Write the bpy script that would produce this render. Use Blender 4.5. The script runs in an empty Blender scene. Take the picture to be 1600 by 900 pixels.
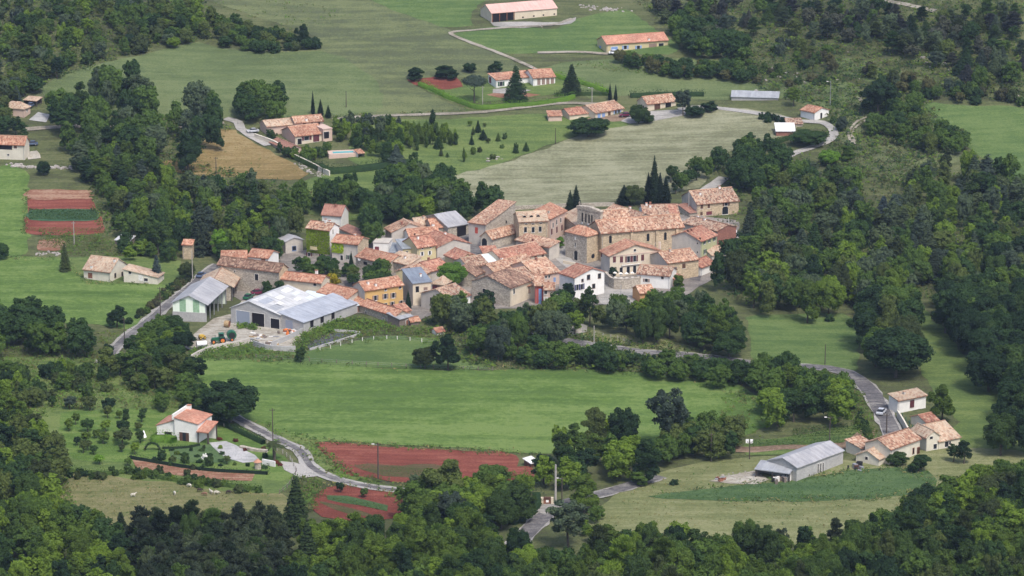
import bpy, bmesh, math, random
import numpy as np
from mathutils import Vector, Matrix
from mathutils.geometry import delaunay_2d_cdt

# ------------------------------------------------------------------ camera, world, sun
SC = bpy.context.scene
COL = SC.collection
F, CX, CY, PITCH, CAMZ = 5051.0, 800.0, 450.0, math.radians(15.0), 250.0
cam_d = bpy.data.cameras.new('camera')
cam = bpy.data.objects.new('camera', cam_d); COL.objects.link(cam)
cam.location = (0, 0, CAMZ); cam.rotation_euler = (math.pi/2 - PITCH, 0, 0)
cam_d.sensor_width = 36; cam_d.lens = 36*F/1600; cam_d.clip_start = 1; cam_d.clip_end = 8000
SC.camera = cam
w = bpy.data.worlds.new("World"); SC.world = w; w.use_nodes = True
wn = w.node_tree.nodes; wl = w.node_tree.links
sky = wn.new('ShaderNodeTexSky'); sky.sky_type = 'NISHITA'; sky.sun_disc = False
SUN_EL, SUN_AZ = math.radians(56), math.radians(152)      # azimuth measured clockwise from +Y
sky.sun_elevation = SUN_EL; sky.sun_rotation = SUN_AZ; sky.dust_density = 3.0; sky.air_density = 0.8
bg = wn['Background']; bg.inputs['Strength'].default_value = 0.125
wl.new(sky.outputs[0], bg.inputs[0])
sd = bpy.data.lights.new('sun', 'SUN'); sd.energy = 1.5; sd.angle = math.radians(12); sd.color = (1, .95, .88)
so = bpy.data.objects.new('sun', sd); COL.objects.link(so)
sdir = Vector((math.sin(SUN_AZ)*math.cos(SUN_EL), math.cos(SUN_AZ)*math.cos(SUN_EL), math.sin(SUN_EL)))
so.rotation_euler = sdir.to_track_quat('Z', 'Y').to_euler(); so.location = (200, 600, 400)
SC.view_settings.view_transform = 'Standard'; SC.view_settings.look = 'None'
SC.view_settings.exposure = 1.06; SC.view_settings.gamma = 1
SC.cycles.max_bounces = 5; SC.cycles.diffuse_bounces = 3; SC.cycles.transparent_max_bounces = 4
SC.cycles.volume_bounces = 0

RNG = np.random.default_rng(7); random.seed(7)

# ------------------------------------------------------------------ terrain and pixel rays
def sstep(a, b, v):
    t = np.clip((v-a)/(b-a), 0, 1); return t*t*(3-2*t)
def hgt(x, y):
    x = np.asarray(x, float); y = np.asarray(y, float)
    z = 28*sstep(980, 1290, y)
    z = z + 0.10*np.maximum(y-1290, 0)*sstep(1290, 1500, y)
    z = z + 26*np.exp(-(((x-235)/95)**2+((y-1290)/150)**2))
    z = z + 20*np.exp(-(((x+260)/100)**2+((y-1330)/150)**2))
    z = z + 4*np.exp(-(((x-30)/110)**2+((y-1010)/70)**2))
    u = 640-y; z = z + 0.3*np.where(u > 40, u, np.where(u > -40, (u+40)**2/160, 0))
    z = z + 0.7*np.sin(x/38+1.3)*np.sin(y/47+.4) + 0.35*np.sin(x/17-y/23)
    return z
cp, sp = math.cos(PITCH), math.sin(PITCH)
def ray(px, py):
    a = (np.asarray(px, float)-CX)/F; b = (CY-np.asarray(py, float))/F
    # camera forward = (0,cp,-sp), up = (0,sp,cp)
    return np.stack([a, cp+b*sp, -sp+b*cp], -1)
TT = np.arange(520, 2600, 4.0)
def Gs(P, up=0.0):
    P = np.asarray(P, float).reshape(-1, 2)
    D = ray(P[:, 0], P[:, 1]); out = np.zeros((len(P), 3))
    for i0 in range(0, len(P), 2000):
        d = D[i0:i0+2000]
        X = d[:, None, 0]*TT; Y = d[:, None, 1]*TT; Z = CAMZ+d[:, None, 2]*TT
        g = Z-hgt(X, Y)-up
        neg = g < 0; k = np.argmax(neg, 1); k = np.where(neg.any(1), k, len(TT)-1); k = np.maximum(k, 1)
        ii = np.arange(len(d)); g0 = g[ii, k-1]; g1 = g[ii, k]
        t = TT[k-1]+4*np.clip(g0/(g0-g1+1e-9), 0, 1)
        o = d*t[:, None]; o[:, 2] += CAMZ
        out[i0:i0+2000] = o
    out[:, 2] = hgt(out[:, 0], out[:, 1])+up
    return out
def G(px, py): return Vector(Gs([(px, py)])[0])
def scl(p): return F/math.sqrt(p[0]**2+p[1]**2+(CAMZ-p[2])**2)      # px per metre
def onz(px, py, z):
    d = ray(px, py); t = (z-CAMZ)/d[2]; return Vector((d[0]*t, d[1]*t, z))
def pix(p):
    x, y, z = p[0], p[1], p[2]-CAMZ
    f = y*cp-z*sp; u = y*sp+z*cp
    return CX+F*x/f, CY-F*u/f
def gz(x, y): return float(hgt(x, y))

# ------------------------------------------------------------------ object helpers
def new_obj(name, mesh, parent=None, loc=None):
    o = bpy.data.objects.new(name, mesh); COL.objects.link(o)
    if parent is not None: o.parent = parent
    if loc is not None: o.location = loc
    return o
def thing(name, label, cat, loc, rz=0, group=None):
    o = bpy.data.objects.new(name, None); COL.objects.link(o)
    o.location = loc; o.rotation_euler = (0, 0, rz); o.empty_display_size = .5
    o['label'] = label; o['category'] = cat
    if group: o['group'] = group
    return o
def tag(o, label, cat, group=None):
    o['label'] = label; o['category'] = cat
    if group: o['group'] = group
    return o
def struct(o): o['kind'] = 'structure'; return o
def stuff(o, label=None, cat=None):
    o['kind'] = 'stuff'
    if label: o['label'] = label
    if cat: o['category'] = cat
    return o
def mesh_np(name, V, faces, mats=(), mi=None, smooth=False):
    me = bpy.data.meshes.new(name); me.from_pydata([tuple(v) for v in V], [], faces)
    for m in mats: me.materials.append(m)
    if mi is not None: me.polygons.foreach_set('material_index', np.asarray(mi, np.int32))
    if smooth: me.polygons.foreach_set('use_smooth', np.ones(len(me.polygons), bool))
    me.update(); return me
def quads_mesh(name, Q, mats, mi=None, extraV=None, extraF=None, extra_mi=0):
    """Q: (n,4,3) leaf quads; extraV/extraF: triangles appended"""
    n = len(Q); V = Q.reshape(-1, 3); nl = 4*n; loops = np.arange(nl, dtype=np.int32)
    ls = np.arange(0, nl, 4, dtype=np.int32); lt = np.full(n, 4, np.int32)
    if extraV is not None and len(extraF):
        loops = np.concatenate([loops, (np.asarray(extraF)+len(V)).reshape(-1).astype(np.int32)])
        ne = len(extraF); ls = np.concatenate([ls, nl+3*np.arange(ne, dtype=np.int32)]); lt = np.concatenate([lt, np.full(ne, 3, np.int32)])
        V = np.concatenate([V, extraV])
        if mi is not None: mi = np.concatenate([mi, np.full(ne, extra_mi)])
    me = bpy.data.meshes.new(name)
    me.vertices.add(len(V)); me.vertices.foreach_set('co', V.astype(np.float32).reshape(-1))
    me.loops.add(len(loops)); me.loops.foreach_set('vertex_index', loops)
    me.polygons.add(len(ls)); me.polygons.foreach_set('loop_start', ls); me.polygons.foreach_set('loop_total', lt)
    if mi is not None: me.polygons.foreach_set('material_index', np.asarray(mi, np.int32))
    for m in mats: me.materials.append(m)
    me.update(calc_edges=True); return me
class MB:
    """collects boxes, prisms and tubes as one mesh with material slots"""
    def __init__(s): s.V = []; s.F = []; s.M = []; s.mats = []
    def mi(s, m):
        if m not in s.mats: s.mats.append(m)
        return s.mats.index(m)
    def add(s, V, Fc, m):
        b = len(s.V); s.V += [tuple(v) for v in V]; s.F += [tuple(b+i for i in f) for f in Fc]; s.M += [s.mi(m)]*len(Fc); return s
    def box(s, a, b, m, T=None):
        x0, y0, z0 = a; x1, y1, z1 = b
        V = [(x0,y0,z0),(x1,y0,z0),(x1,y1,z0),(x0,y1,z0),(x0,y0,z1),(x1,y0,z1),(x1,y1,z1),(x0,y1,z1)]
        if T: V = [T(v) for v in V]
        return s.add(V, [(0,3,2,1),(4,5,6,7),(0,1,5,4),(1,2,6,5),(2,3,7,6),(3,0,4,7)], m)
    def tube(s, a, b, r0, r1, m, n=6):
        a = Vector(a); b = Vector(b); d = (b-a).normalized()
        u = d.orthogonal().normalized(); v = d.cross(u)
        V = [a+(u*math.cos(2*math.pi*i/n)+v*math.sin(2*math.pi*i/n))*r0 for i in range(n)]
        V += [b+(u*math.cos(2*math.pi*i/n)+v*math.sin(2*math.pi*i/n))*r1 for i in range(n)]
        return s.add(V, [(i, (i+1) % n, n+(i+1) % n, n+i) for i in range(n)]+[tuple(range(n-1, -1, -1)), tuple(range(n, 2*n))], m)
    def prism(s, poly, axis, t0, t1, m):
        """poly: list of 2-D points; axis 'x': points are (y,z); 'y': (x,z); 'z': (x,y)"""
        n = len(poly)
        f = {'x': lambda p, t: (t, p[0], p[1]), 'y': lambda p, t: (p[0], t, p[1]), 'z': lambda p, t: (p[0], p[1], t)}[axis]
        V = [f(p, t0) for p in poly]+[f(p, t1) for p in poly]
        return s.add(V, [(i, (i+1) % n, n+(i+1) % n, n+i) for i in range(n)]+[tuple(range(n-1, -1, -1)), tuple(range(n, 2*n))], m)
    def mesh(s, name, smooth=False): return mesh_np(name, s.V, s.F, s.mats, s.M, smooth)
    def build(s, name, parent=None, loc=None, smooth=False): return new_obj(name, s.mesh(name, smooth), parent, loc)

def leafquads(P, Nn, size, jit=.6, asp=.75, rng=RNG):
    n = len(P); Nn = Nn+rng.normal(0, jit, (n, 3)); Nn /= np.linalg.norm(Nn, axis=1)[:, None]+1e-9
    r = rng.normal(0, 1, (n, 3)); u = np.cross(Nn, r); u /= np.linalg.norm(u, axis=1)[:, None]+1e-9; v = np.cross(Nn, u)
    s = (size*rng.uniform(.55, 1.35, n))[:, None]; a = asp*rng.uniform(.7, 1.2, n)[:, None]
    return np.stack([P-u*s*.5, P+v*s*a*.5*.9-u*s*.1, P+u*s*.5, P-v*s*a*.5], 1)
# ------------------------------------------------------------------ materials
def mat(name):
    m = bpy.data.materials.new(name); m.use_nodes = True
    nt = m.node_tree; b = nt.nodes['Principled BSDF']; b.inputs['Roughness'].default_value = .85
    b.inputs['Specular IOR Level'].default_value = .25
    return m, nt, b
def N(nt, t, **k):
    n = nt.nodes.new(t)
    for a, v in k.items(): setattr(n, a, v)
    return n
def ramp(nt, fac, stops, interp='LINEAR'):
    r = N(nt, 'ShaderNodeValToRGB'); cr = r.color_ramp; cr.interpolation = interp
    while len(cr.elements) < len(stops): cr.elements.new(.5)
    for e, (p, c) in zip(cr.elements, stops): e.position = p; e.color = (*c, 1)
    nt.links.new(fac, r.inputs[0]); return r.outputs[0]
def noise(nt, vec, scale, detail=3, rough=.55, dist=0):
    n = N(nt, 'ShaderNodeTexNoise'); n.inputs['Scale'].default_value = scale; n.inputs['Detail'].default_value = detail
    n.inputs['Roughness'].default_value = rough; n.inputs['Distortion'].default_value = dist
    nt.links.new(vec, n.inputs['Vector']); return n.outputs['Fac']
def mapping(nt, vec, sc=(1, 1, 1), rot=(0, 0, 0)):
    n = N(nt, 'ShaderNodeMapping'); n.inputs['Scale'].default_value = sc; n.inputs['Rotation'].default_value = rot
    nt.links.new(vec, n.inputs['Vector']); return n.outputs[0]
def mixc(nt, fac, a, b, mode='MIX'):
    n = N(nt, 'ShaderNodeMix', data_type='RGBA', blend_type=mode)
    for s, v in ((0, fac), (6, a), (7, b)):
        if isinstance(v, (int, float)): n.inputs[s].default_value = v
        elif isinstance(v, tuple): n.inputs[s].default_value = (*v, 1)
        else: nt.links.new(v, n.inputs[s])
    return n.outputs[2]
def mathn(nt, op, a, b=0.0):
    n = N(nt, 'ShaderNodeMath', operation=op)
    for i, v in enumerate((a, b)):
        if isinstance(v, (int, float)): n.inputs[i].default_value = v
        else: nt.links.new(v, n.inputs[i])
    return n.outputs[0]
def bump(nt, b, h, st=.4, d=.1):
    n = N(nt, 'ShaderNodeBump'); n.inputs['Strength'].default_value = st; n.inputs['Distance'].default_value = d
    nt.links.new(h, n.inputs['Height']); nt.links.new(n.outputs[0], b.inputs['Normal'])
def k3(c, k): return tuple(x*k for x in c)

def m_plain(name, c, rough=.8, metal=0, var=.18, sc=1.5):
    m, nt, b = mat(name); tc = N(nt, 'ShaderNodeTexCoord').outputs['Object']
    nz = noise(nt, tc, sc, 4)
    nt.links.new(ramp(nt, nz, [(.3, k3(c, 1-var)), (.7, k3(c, 1+var))]), b.inputs['Base Color'])
    b.inputs['Roughness'].default_value = rough; b.inputs['Metallic'].default_value = metal
    return m
def m_field(name, c1, c2, c3=None, streak=.03, ang=0, patch=.012, fine=.9, rows=None, contrast=1.0):
    """ground cover: large patches, streaks along one direction, fine grain"""
    m, nt, b = mat(name); tc = N(nt, 'ShaderNodeTexCoord').outputs['Object']
    tm = mapping(nt, tc, (1, 1, 0))
    big = noise(nt, tm, patch, 4, .6, .4)
    st = noise(nt, mapping(nt, tm, (streak, streak*9, 1), (0, 0, ang)), 1, 5, .65, .3)
    fn = noise(nt, tm, fine, 3, .7); md = noise(nt, tm, .14, 4, .65)
    v = mathn(nt, 'ADD', mathn(nt, 'MULTIPLY', big, .3), mathn(nt, 'MULTIPLY', st, .35))
    v = mathn(nt, 'ADD', v, mathn(nt, 'MULTIPLY', fn, .25)); v = mathn(nt, 'ADD', v, mathn(nt, 'MULTIPLY', md, .20))
    v = mathn(nt, 'SUBTRACT', v, .05)
    w_ = .055/contrast
    stops = [(.5-w_, c1), (.5+w_, c2)] if c3 is None else [(.5-w_, c1), (.5, c2), (.5+w_, c3)]
    col = ramp(nt, v, stops)
    if rows:
        wv = N(nt, 'ShaderNodeTexWave'); wv.inputs['Scale'].default_value = rows[0]; wv.inputs['Distortion'].default_value = .6
        wv.inputs['Detail'].default_value = 2; nt.links.new(mapping(nt, tm, (1, 1, 1), (0, 0, rows[1])), wv.inputs['Vector'])
        col = mixc(nt, mathn(nt, 'MULTIPLY', wv.outputs['Fac'], rows[2]), col, rows[3])
    nt.links.new(col, b.inputs['Base Color'])
    b.inputs['Roughness'].default_value = .95; b.inputs['Specular IOR Level'].default_value = .05
    bump(nt, b, noise(nt, tm, 1.1, 4, .8), 1.0, .6)
    return m
def m_leaf(name, c, var=.5, tr=.40, hue=(1.15, 1.12, .75)):
    m = bpy.data.materials.new(name); m.use_nodes = True; nt = m.node_tree
    nt.nodes.clear(); out = N(nt, 'ShaderNodeOutputMaterial')
    geo = N(nt, 'ShaderNodeNewGeometry'); oi = N(nt, 'ShaderNodeObjectInfo')
    n1 = noise(nt, geo.outputs['Position'], .09, 2); n2 = noise(nt, geo.outputs['Position'], .75, 3, .75)
    v = mathn(nt, 'ADD', mathn(nt, 'MULTIPLY', n1, .45), mathn(nt, 'MULTIPLY', n2, .45))
    v = mathn(nt, 'ADD', v, mathn(nt, 'MULTIPLY', oi.outputs['Random'], .42))
    v = mathn(nt, 'SUBTRACT', v, .11)
    light = tuple(a*b*(1+var) for a, b in zip(c, hue))
    col = ramp(nt, v, [(.25, k3(c, 1-var*.6)), (.5, c), (.8, light)])
    d = N(nt, 'ShaderNodeBsdfDiffuse'); t = N(nt, 'ShaderNodeBsdfTranslucent'); mx = N(nt, 'ShaderNodeMixShader')
    nt.links.new(col, d.inputs[0]); nt.links.new(mixc(nt, 1.0, col, (1.1, 1.25, .6), 'MULTIPLY'), t.inputs[0]); mx.inputs[0].default_value = tr
    nt.links.new(d.outputs[0], mx.inputs[1]); nt.links.new(t.outputs[0], mx.inputs[2]); nt.links.new(mx.outputs[0], out.inputs[0])
    return m
def m_tile(name, cols, mortar=.35, sc=1.0):
    """clay roof tiles: one random tint per tile, weathered patches, channels running down the slope (uses UV in metres)"""
    m, nt, b = mat(name); uv = N(nt, 'ShaderNodeTexCoord').outputs['UV']
    sx, sy = 2.3/sc, 1.7/sc
    sv = N(nt, 'ShaderNodeVectorMath', operation='MULTIPLY'); sv.inputs[1].default_value = (sx, sy, 1); nt.links.new(uv, sv.inputs[0])
    fl = N(nt, 'ShaderNodeVectorMath', operation='FLOOR'); nt.links.new(sv.outputs[0], fl.inputs[0])
    oi = N(nt, 'ShaderNodeObjectInfo'); ad = N(nt, 'ShaderNodeVectorMath', operation='ADD')
    nt.links.new(fl.outputs[0], ad.inputs[0]); cb = N(nt, 'ShaderNodeCombineXYZ'); nt.links.new(oi.outputs['Random'], cb.inputs[2]); nt.links.new(cb.outputs[0], ad.inputs[1])
    wn_ = N(nt, 'ShaderNodeTexWhiteNoise'); nt.links.new(ad.outputs[0], wn_.inputs['Vector'])
    ad2 = N(nt, 'ShaderNodeVectorMath', operation='MULTIPLY_ADD'); nt.links.new(cb.outputs[0], ad2.inputs[0]); ad2.inputs[1].default_value = (0, 0, 80); nt.links.new(uv, ad2.inputs[2])
    pt = noise(nt, ad2.outputs[0], 1.3, 5, .85)
    v = mathn(nt, 'ADD', mathn(nt, 'MULTIPLY', wn_.outputs['Value'], .85), mathn(nt, 'MULTIPLY', mathn(nt, 'SUBTRACT', pt, .5), 1.5))
    v = mathn(nt, 'ADD', v, .04)
    n = len(cols); col = ramp(nt, v, [(i/(n-1), c) for i, c in enumerate(cols)])
    sp_ = N(nt, 'ShaderNodeSeparateXYZ'); nt.links.new(sv.outputs[0], sp_.inputs[0])
    fr = mathn(nt, 'FRACT', sp_.outputs[0]); gr = mathn(nt, 'ABSOLUTE', mathn(nt, 'SUBTRACT', fr, .5))
    fy = mathn(nt, 'FRACT', sp_.outputs[1])
    bump(nt, b, mathn(nt, 'ADD', mathn(nt, 'MULTIPLY', gr, 1.5), mathn(nt, 'MULTIPLY', fy, .4)), .8, .12)
    col = mixc(nt, 1.0, col, (.84, .79, .73), 'MULTIPLY')
    lg = noise(nt, ad2.outputs[0], .13, 3, .6); col = mixc(nt, 1.0, col, ramp(nt, lg, [(.35, (.74, .72, .70)), (.65, (1.08, 1.04, 1.0))]), 'MULTIPLY')
    nt.links.new(col, b.inputs['Base Color']); b.inputs['Roughness'].default_value = .9; b.inputs['Specular IOR Level'].default_value = .15
    return m
def m_wall(name, c, c2=None, stone=0.0, stain=.25, sc=2.2):
    m, nt, b = mat(name); tc = N(nt, 'ShaderNodeTexCoord').outputs['Object']
    c2 = c2 or k3(c, .75)
    big = noise(nt, mapping(nt, tc, (1, 1, .6)), .45, 5, .7)
    col = ramp(nt, big, [(.32, c2), (.62, c)])
    if stone > 0:
        vo = N(nt, 'ShaderNodeTexVoronoi'); vo.inputs['Scale'].default_value = sc; nt.links.new(mapping(nt, tc, (1, 1, 1.7)), vo.inputs['Vector'])
        sep = N(nt, 'ShaderNodeSeparateColor'); nt.links.new(vo.outputs['Color'], sep.inputs[0])
        col = mixc(nt, stone, col, ramp(nt, sep.outputs[0], [(0, k3(c2, .6)), (.5, c2), (1, k3(c, 1.25))]))
        bump(nt, b, vo.outputs['Distance'], .6, .08)
    fn = noise(nt, tc, 4, 3, .7)
    col = mixc(nt, stain, col, mixc(nt, 1.0, col, ramp(nt, fn, [(.35, (.45, .43, .42)), (.65, (1.15, 1.15, 1.15))]), 'MULTIPLY'))
    nt.links.new(col, b.inputs['Base Color']); return m
def m_sheet(name, c, c2, rib=3.0, rough=.55, metal=.0):
    m, nt, b = mat(name); uv = N(nt, 'ShaderNodeTexCoord').outputs['UV']
    st = noise(nt, mapping(nt, uv, (1.1, .12, 1)), 1, 4, .6); pt = noise(nt, uv, .25, 4, .7)
    v = mathn(nt, 'ADD', mathn(nt, 'MULTIPLY', st, .5), mathn(nt, 'MULTIPLY', pt, .5))
    col = ramp(nt, v, [(.42, c2), (.58, c)]); gr = noise(nt, mapping(nt, uv, (.9, .3, 1)), 1.3, 5, .8)
    col = mixc(nt, 1.0, col, ramp(nt, gr, [(.28, (.55, .47, .40)), (.42, (.92, .90, .88)), (.7, (1.05, 1.05, 1.05))]), 'MULTIPLY')
    nt.links.new(col, b.inputs['Base Color'])
    wv = N(nt, 'ShaderNodeTexWave'); wv.inputs['Scale'].default_value = rib; nt.links.new(uv, wv.inputs['Vector'])
    bump(nt, b, wv.outputs['Fac'], .35, .04)
    b.inputs['Roughness'].default_value = rough; b.inputs['Metallic'].default_value = metal; b.inputs['Specular IOR Level'].default_value = .4
    return m

M = {}
# foliage
M['dark'] = m_leaf('foliage_dark', (0.032, 0.060, 0.030)); M['mid'] = m_leaf('foliage_mid', (0.060, 0.100, 0.034))
M['fresh'] = m_leaf('foliage_fresh', (0.098, 0.150, 0.034)); M['bright'] = m_leaf('foliage_bright', (0.12, 0.22, 0.04), .35)
M['olive'] = m_leaf('foliage_olive', (0.070, 0.094, 0.040)); M['grey'] = m_leaf('foliage_grey', (0.070, 0.098, 0.074), .35)
M['blue'] = m_leaf('foliage_blue', (.045, .065, .07), .3, .1); M['cyp'] = m_leaf('foliage_cypress', (.014, .024, .016), .3, .05)
M['pine'] = m_leaf('foliage_pine', (.042, .058, .038), .45, .1); M['plum'] = m_leaf('foliage_plum', (.046, .052, .050), .4, .1); M['fir'] = m_leaf('foliage_fir', (.022, .036, .020), .4, .1)
M['yellow'] = m_leaf('foliage_yellow', (.28, .24, .03), .3); M['ivy'] = m_leaf('foliage_ivy', (.24, .32, .035), .45)
M['scrub'] = m_leaf('foliage_scrub', (.085, .088, .05), .45); M['straw'] = m_leaf('grass_straw', (.22, .20, .10), .3)
M['grass'] = m_leaf('grass_green', (.085, .15, .04), .35); M['redleaf'] = m_leaf('foliage_red', (.13, .04, .03), .4)
M['crop'] = m_leaf('crop_green', (.075, .13, .052), .3); M['flower'] = m_plain('white_flower', (.75, .75, .7))
M['bark'] = m_plain('bark', (.09, .075, .06), .95, var=.4, sc=3)
# ground
M['rough'] = m_field('rough_grass', (.075, .082, .042), (.095, .115, .045), (.13, .14, .065), contrast=1.2)
M['hill'] = m_field('hill_grass', (.092, .108, .056), (.120, .142, .064), (.155, .178, .080), streak=.02, contrast=1.1)
M['meadow'] = m_field('meadow_grass', (.088, .120, .050), (.112, .150, .060), (.145, .180, .078), streak=.02, rows=(.05, 1.45, .12, (.16, .19, .09)))
M['bright_field'] = m_field('bright_grass', (.074, .130, .032), (.106, .174, .041), (.155, .222, .065), streak=.016, ang=.03, fine=.6, rows=(.033, 1.52, .16, (.17, .24, .08)))
M['green2'] = m_field('green_grass', (.078, .130, .042), (.105, .160, .050), (.135, .19, .065), streak=.03)
M['dull_green'] = m_field('pasture_grass', (.088, .132, .042), (.118, .168, .05), (.155, .20, .065))
M['hay'] = m_field('mown_grass', (.15, .155, .09), (.215, .22, .13), (.30, .30, .195), streak=.035, ang=-.25, contrast=.9, rows=(.045, 1.2, .08, (.17, .18, .10)))
M['straw_f'] = m_field('dry_grass', (.145, .165, .068), (.185, .20, .088), (.235, .24, .12), streak=.04)
M['ochre'] = m_field('ochre_grass', (.18, .135, .055), (.24, .175, .075), (.29, .225, .11), streak=.05, ang=.3)
M['pasture'] = m_field('sheep_pasture_grass', (.13, .145, .055), (.17, .17, .075), (.22, .20, .10), streak=.06)
M['crop_f'] = m_field('cereal_crop', (.062, .11, .045), (.08, .132, .052), (.10, .155, .062), streak=.03)
M['sprout'] = m_field('sprouting_soil', (.07, .075, .03), (.11, .085, .045), (.17, .08, .055), streak=.1, fine=1.6, contrast=.6); M['leek'] = m_field('leek_leaves', (.04, .095, .05), (.055, .125, .065), (.075, .15, .085), streak=.05); M['lawn'] = m_field('lawn_grass', (.085, .145, .035), (.11, .18, .042), (.15, .21, .06), patch=.05)
M['red'] = m_field('red_soil', (.15, .046, .034), (.205, .062, .045), (.27, .098, .07), streak=.05, fine=1.6, contrast=.8, rows=(.10, 1.50, .25, (.13, .045, .032)))
M['red_pale'] = m_field('pale_red_soil', (.22, .10, .065), (.27, .14, .09), (.34, .22, .15), streak=.06)
M['dirt'] = m_field('bare_earth', (.17, .12, .08), (.24, .17, .12), (.30, .23, .17))
M['yard'] = m_field('yard_gravel', (.24, .215, .165), (.36, .33, .27), (.47, .44, .38), streak=.15, patch=.06, contrast=.9)
M['stony'] = m_field('stone_paving', (.18, .165, .15), (.23, .21, .19), (.30, .27, .24), patch=.05)
M['asphalt'] = m_field('asphalt', (.10, .095, .10), (.155, .148, .148), (.26, .25, .235), streak=.12, patch=.09, contrast=.8)
M['asphalt_pale'] = m_field('worn_asphalt', (.28, .27, .245), (.35, .335, .31), (.42, .40, .37), streak=.08, patch=.04)
M['track'] = m_field('gravel_track', (.20, .185, .14), (.28, .25, .20), (.36, .33, .27), patch=.06)
M['concrete'] = m_field('concrete', (.33, .33, .32), (.41, .41, .40), (.48, .47, .46), patch=.1)
# roofs
O1, O2, O3, O4, O5 = (.17, .11, .09), (.35, .20, .15), (.47, .28, .21), (.55, .39, .30), (.64, .55, .46)
M['t_orange'] = m_tile('tile_orange', [(.28, .15, .11), (.43, .22, .155), (.52, .29, .21), (.57, .38, .29), (.62, .48, .39)])
M['t_pink'] = m_tile('tile_pink', [(.46, .23, .175), (.54, .28, .215), (.60, .34, .26), (.64, .43, .35)])
M['t_old'] = m_tile('tile_old', [O1, (.24, .15, .12), O2, (.44, .29, .22), O4, O5, (.34, .30, .26), (.60, .50, .40)])
M['t_mix'] = m_tile('tile_mixed', [(.18, .11, .085), O2, O3, (.50, .33, .24), O4, O5, (.62, .52, .42)])
M['t_red'] = m_tile('tile_red', [(.22, .12, .10), (.38, .185, .14), (.46, .235, .18), (.51, .32, .25), (.59, .46, .38)])
M['t_cream'] = m_tile('tile_cream', [(.34, .22, .17), (.50, .37, .29), (.58, .47, .37), (.64, .56, .46), (.44, .38, .32), (.66, .60, .50)])
M['t_brown'] = m_tile('tile_brown', [(.12, .085, .07), (.22, .14, .115), (.30, .20, .16), (.42, .30, .235), (.52, .42, .34)])
M['t_dusty'] = m_tile('tile_dusty', [(.30, .17, .14), (.40, .23, .19), (.44, .28, .24)])
M['s_light'] = m_sheet('sheet_light', (.56, .57, .57), (.38, .39, .40)); M['s_grey'] = m_sheet('sheet_grey', (.36, .38, .40), (.26, .275, .30))
M['s_blue'] = m_sheet('sheet_blue', (.40, .43, .48), (.28, .305, .35)); M['s_dull'] = m_sheet('sheet_dull', (.30, .33, .36), (.20, .225, .25)); M['s_white'] = m_sheet('sheet_white', (.82, .82, .80), (.68, .69, .70))
M['s_clear'] = m_sheet('sheet_translucent', (.66, .74, .76), (.58, .66, .70)); M['slate'] = m_sheet('slate', (.22, .26, .31), (.15, .17, .21))
M['s_fibre'] = m_sheet('fibre_cement', (.40, .40, .41), (.27, .275, .29))
M['s_pink'] = m_sheet('sheet_pink', (.66, .43, .37), (.58, .36, .31))
# walls
M['stone'] = m_wall('stone_grey', (.47, .42, .34), (.33, .29, .24), .55); M['tan'] = m_wall('stone_tan', (.54, .43, .29), (.40, .32, .22), .5)
M['render'] = m_wall('render_grey', (.52, .48, .42), (.40, .37, .33)); M['cream'] = m_wall('render_cream', (.64, .56, .43), (.54, .46, .35))
M['white'] = m_wall('render_white', (.78, .77, .73), (.66, .65, .62), stain=.15); M['ochre_w'] = m_wall('render_ochre', (.58, .38, .14), (.50, .32, .13), stain=.15)
M['yellow_w'] = m_wall('render_pale_yellow', (.58, .50, .28), (.48, .41, .25)); M['green_w'] = m_wall('render_green_yellow', (.46, .47, .27), (.37, .38, .22))
M['brick'] = m_wall('render_brick', (.30, .14, .10), (.22, .10, .08), .3); M['redwall'] = m_wall('wall_red', (.42, .09, .07), (.36, .08, .07), stain=.1)
M['block'] = m_wall('concrete_block', (.42, .415, .40), (.34, .335, .33), .15, sc=1.5); M['mint'] = m_wall('sheet_mint', (.76, .84, .72), (.72, .80, .68), stain=.05)
M['mint2'] = m_plain('sheet_green', (.27, .42, .27)); M['pinkw'] = m_wall('render_pink', (.58, .44, .36), (.50, .38, .32))
M['orange_w'] = m_wall('render_orange', (.55, .30, .13), (.48, .26, .12)); M['pale'] = m_wall('render_pale', (.64, .60, .50), (.54, .50, .42), stain=.18)
# joinery and small things
M['glass'] = m_plain('window_glass', (.015, .017, .022), .4); M['void_shade'] = m_plain('interior_shade_paint', (.012, .010, .012), 1)  # the near-black one paints in the shade inside doorways and bays
M['frame'] = m_plain('frame_white', (.66, .64, .6)); M['brown'] = m_plain('wood_brown', (.10, .05, .035)); M['maroon'] = m_plain('paint_maroon', (.10, .028, .035))
M['wine'] = m_plain('paint_wine', (.15, .04, .05)); M['bluep'] = m_plain('paint_blue', (.20, .30, .52)); M['navy'] = m_plain('paint_navy', (.035, .04, .12)); M['greenp'] = m_plain('paint_green', (.035, .10, .06))
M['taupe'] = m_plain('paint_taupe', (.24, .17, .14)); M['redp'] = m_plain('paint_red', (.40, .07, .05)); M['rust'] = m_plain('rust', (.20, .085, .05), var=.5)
M['wood'] = m_plain('grey_wood', (.17, .14, .12), var=.4, sc=4); M['pole'] = m_plain('pole_wood', (.075, .06, .05)); M['cpole'] = m_plain('pole_concrete', (.35, .33, .30))
M['metal'] = m_plain('grey_metal', (.30, .31, .33), .5, .3); M['bluedoor'] = m_sheet('door_blue_grey', (.30, .34, .42), (.25, .29, .36))
M['tyre'] = m_plain('tyre', (.02, .02, .02)); M['tgreen'] = m_plain('tractor_green', (.02, .11, .055), .4); M['tyellow'] = m_plain('paint_yellow', (.55, .36, .06), .4)
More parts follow.
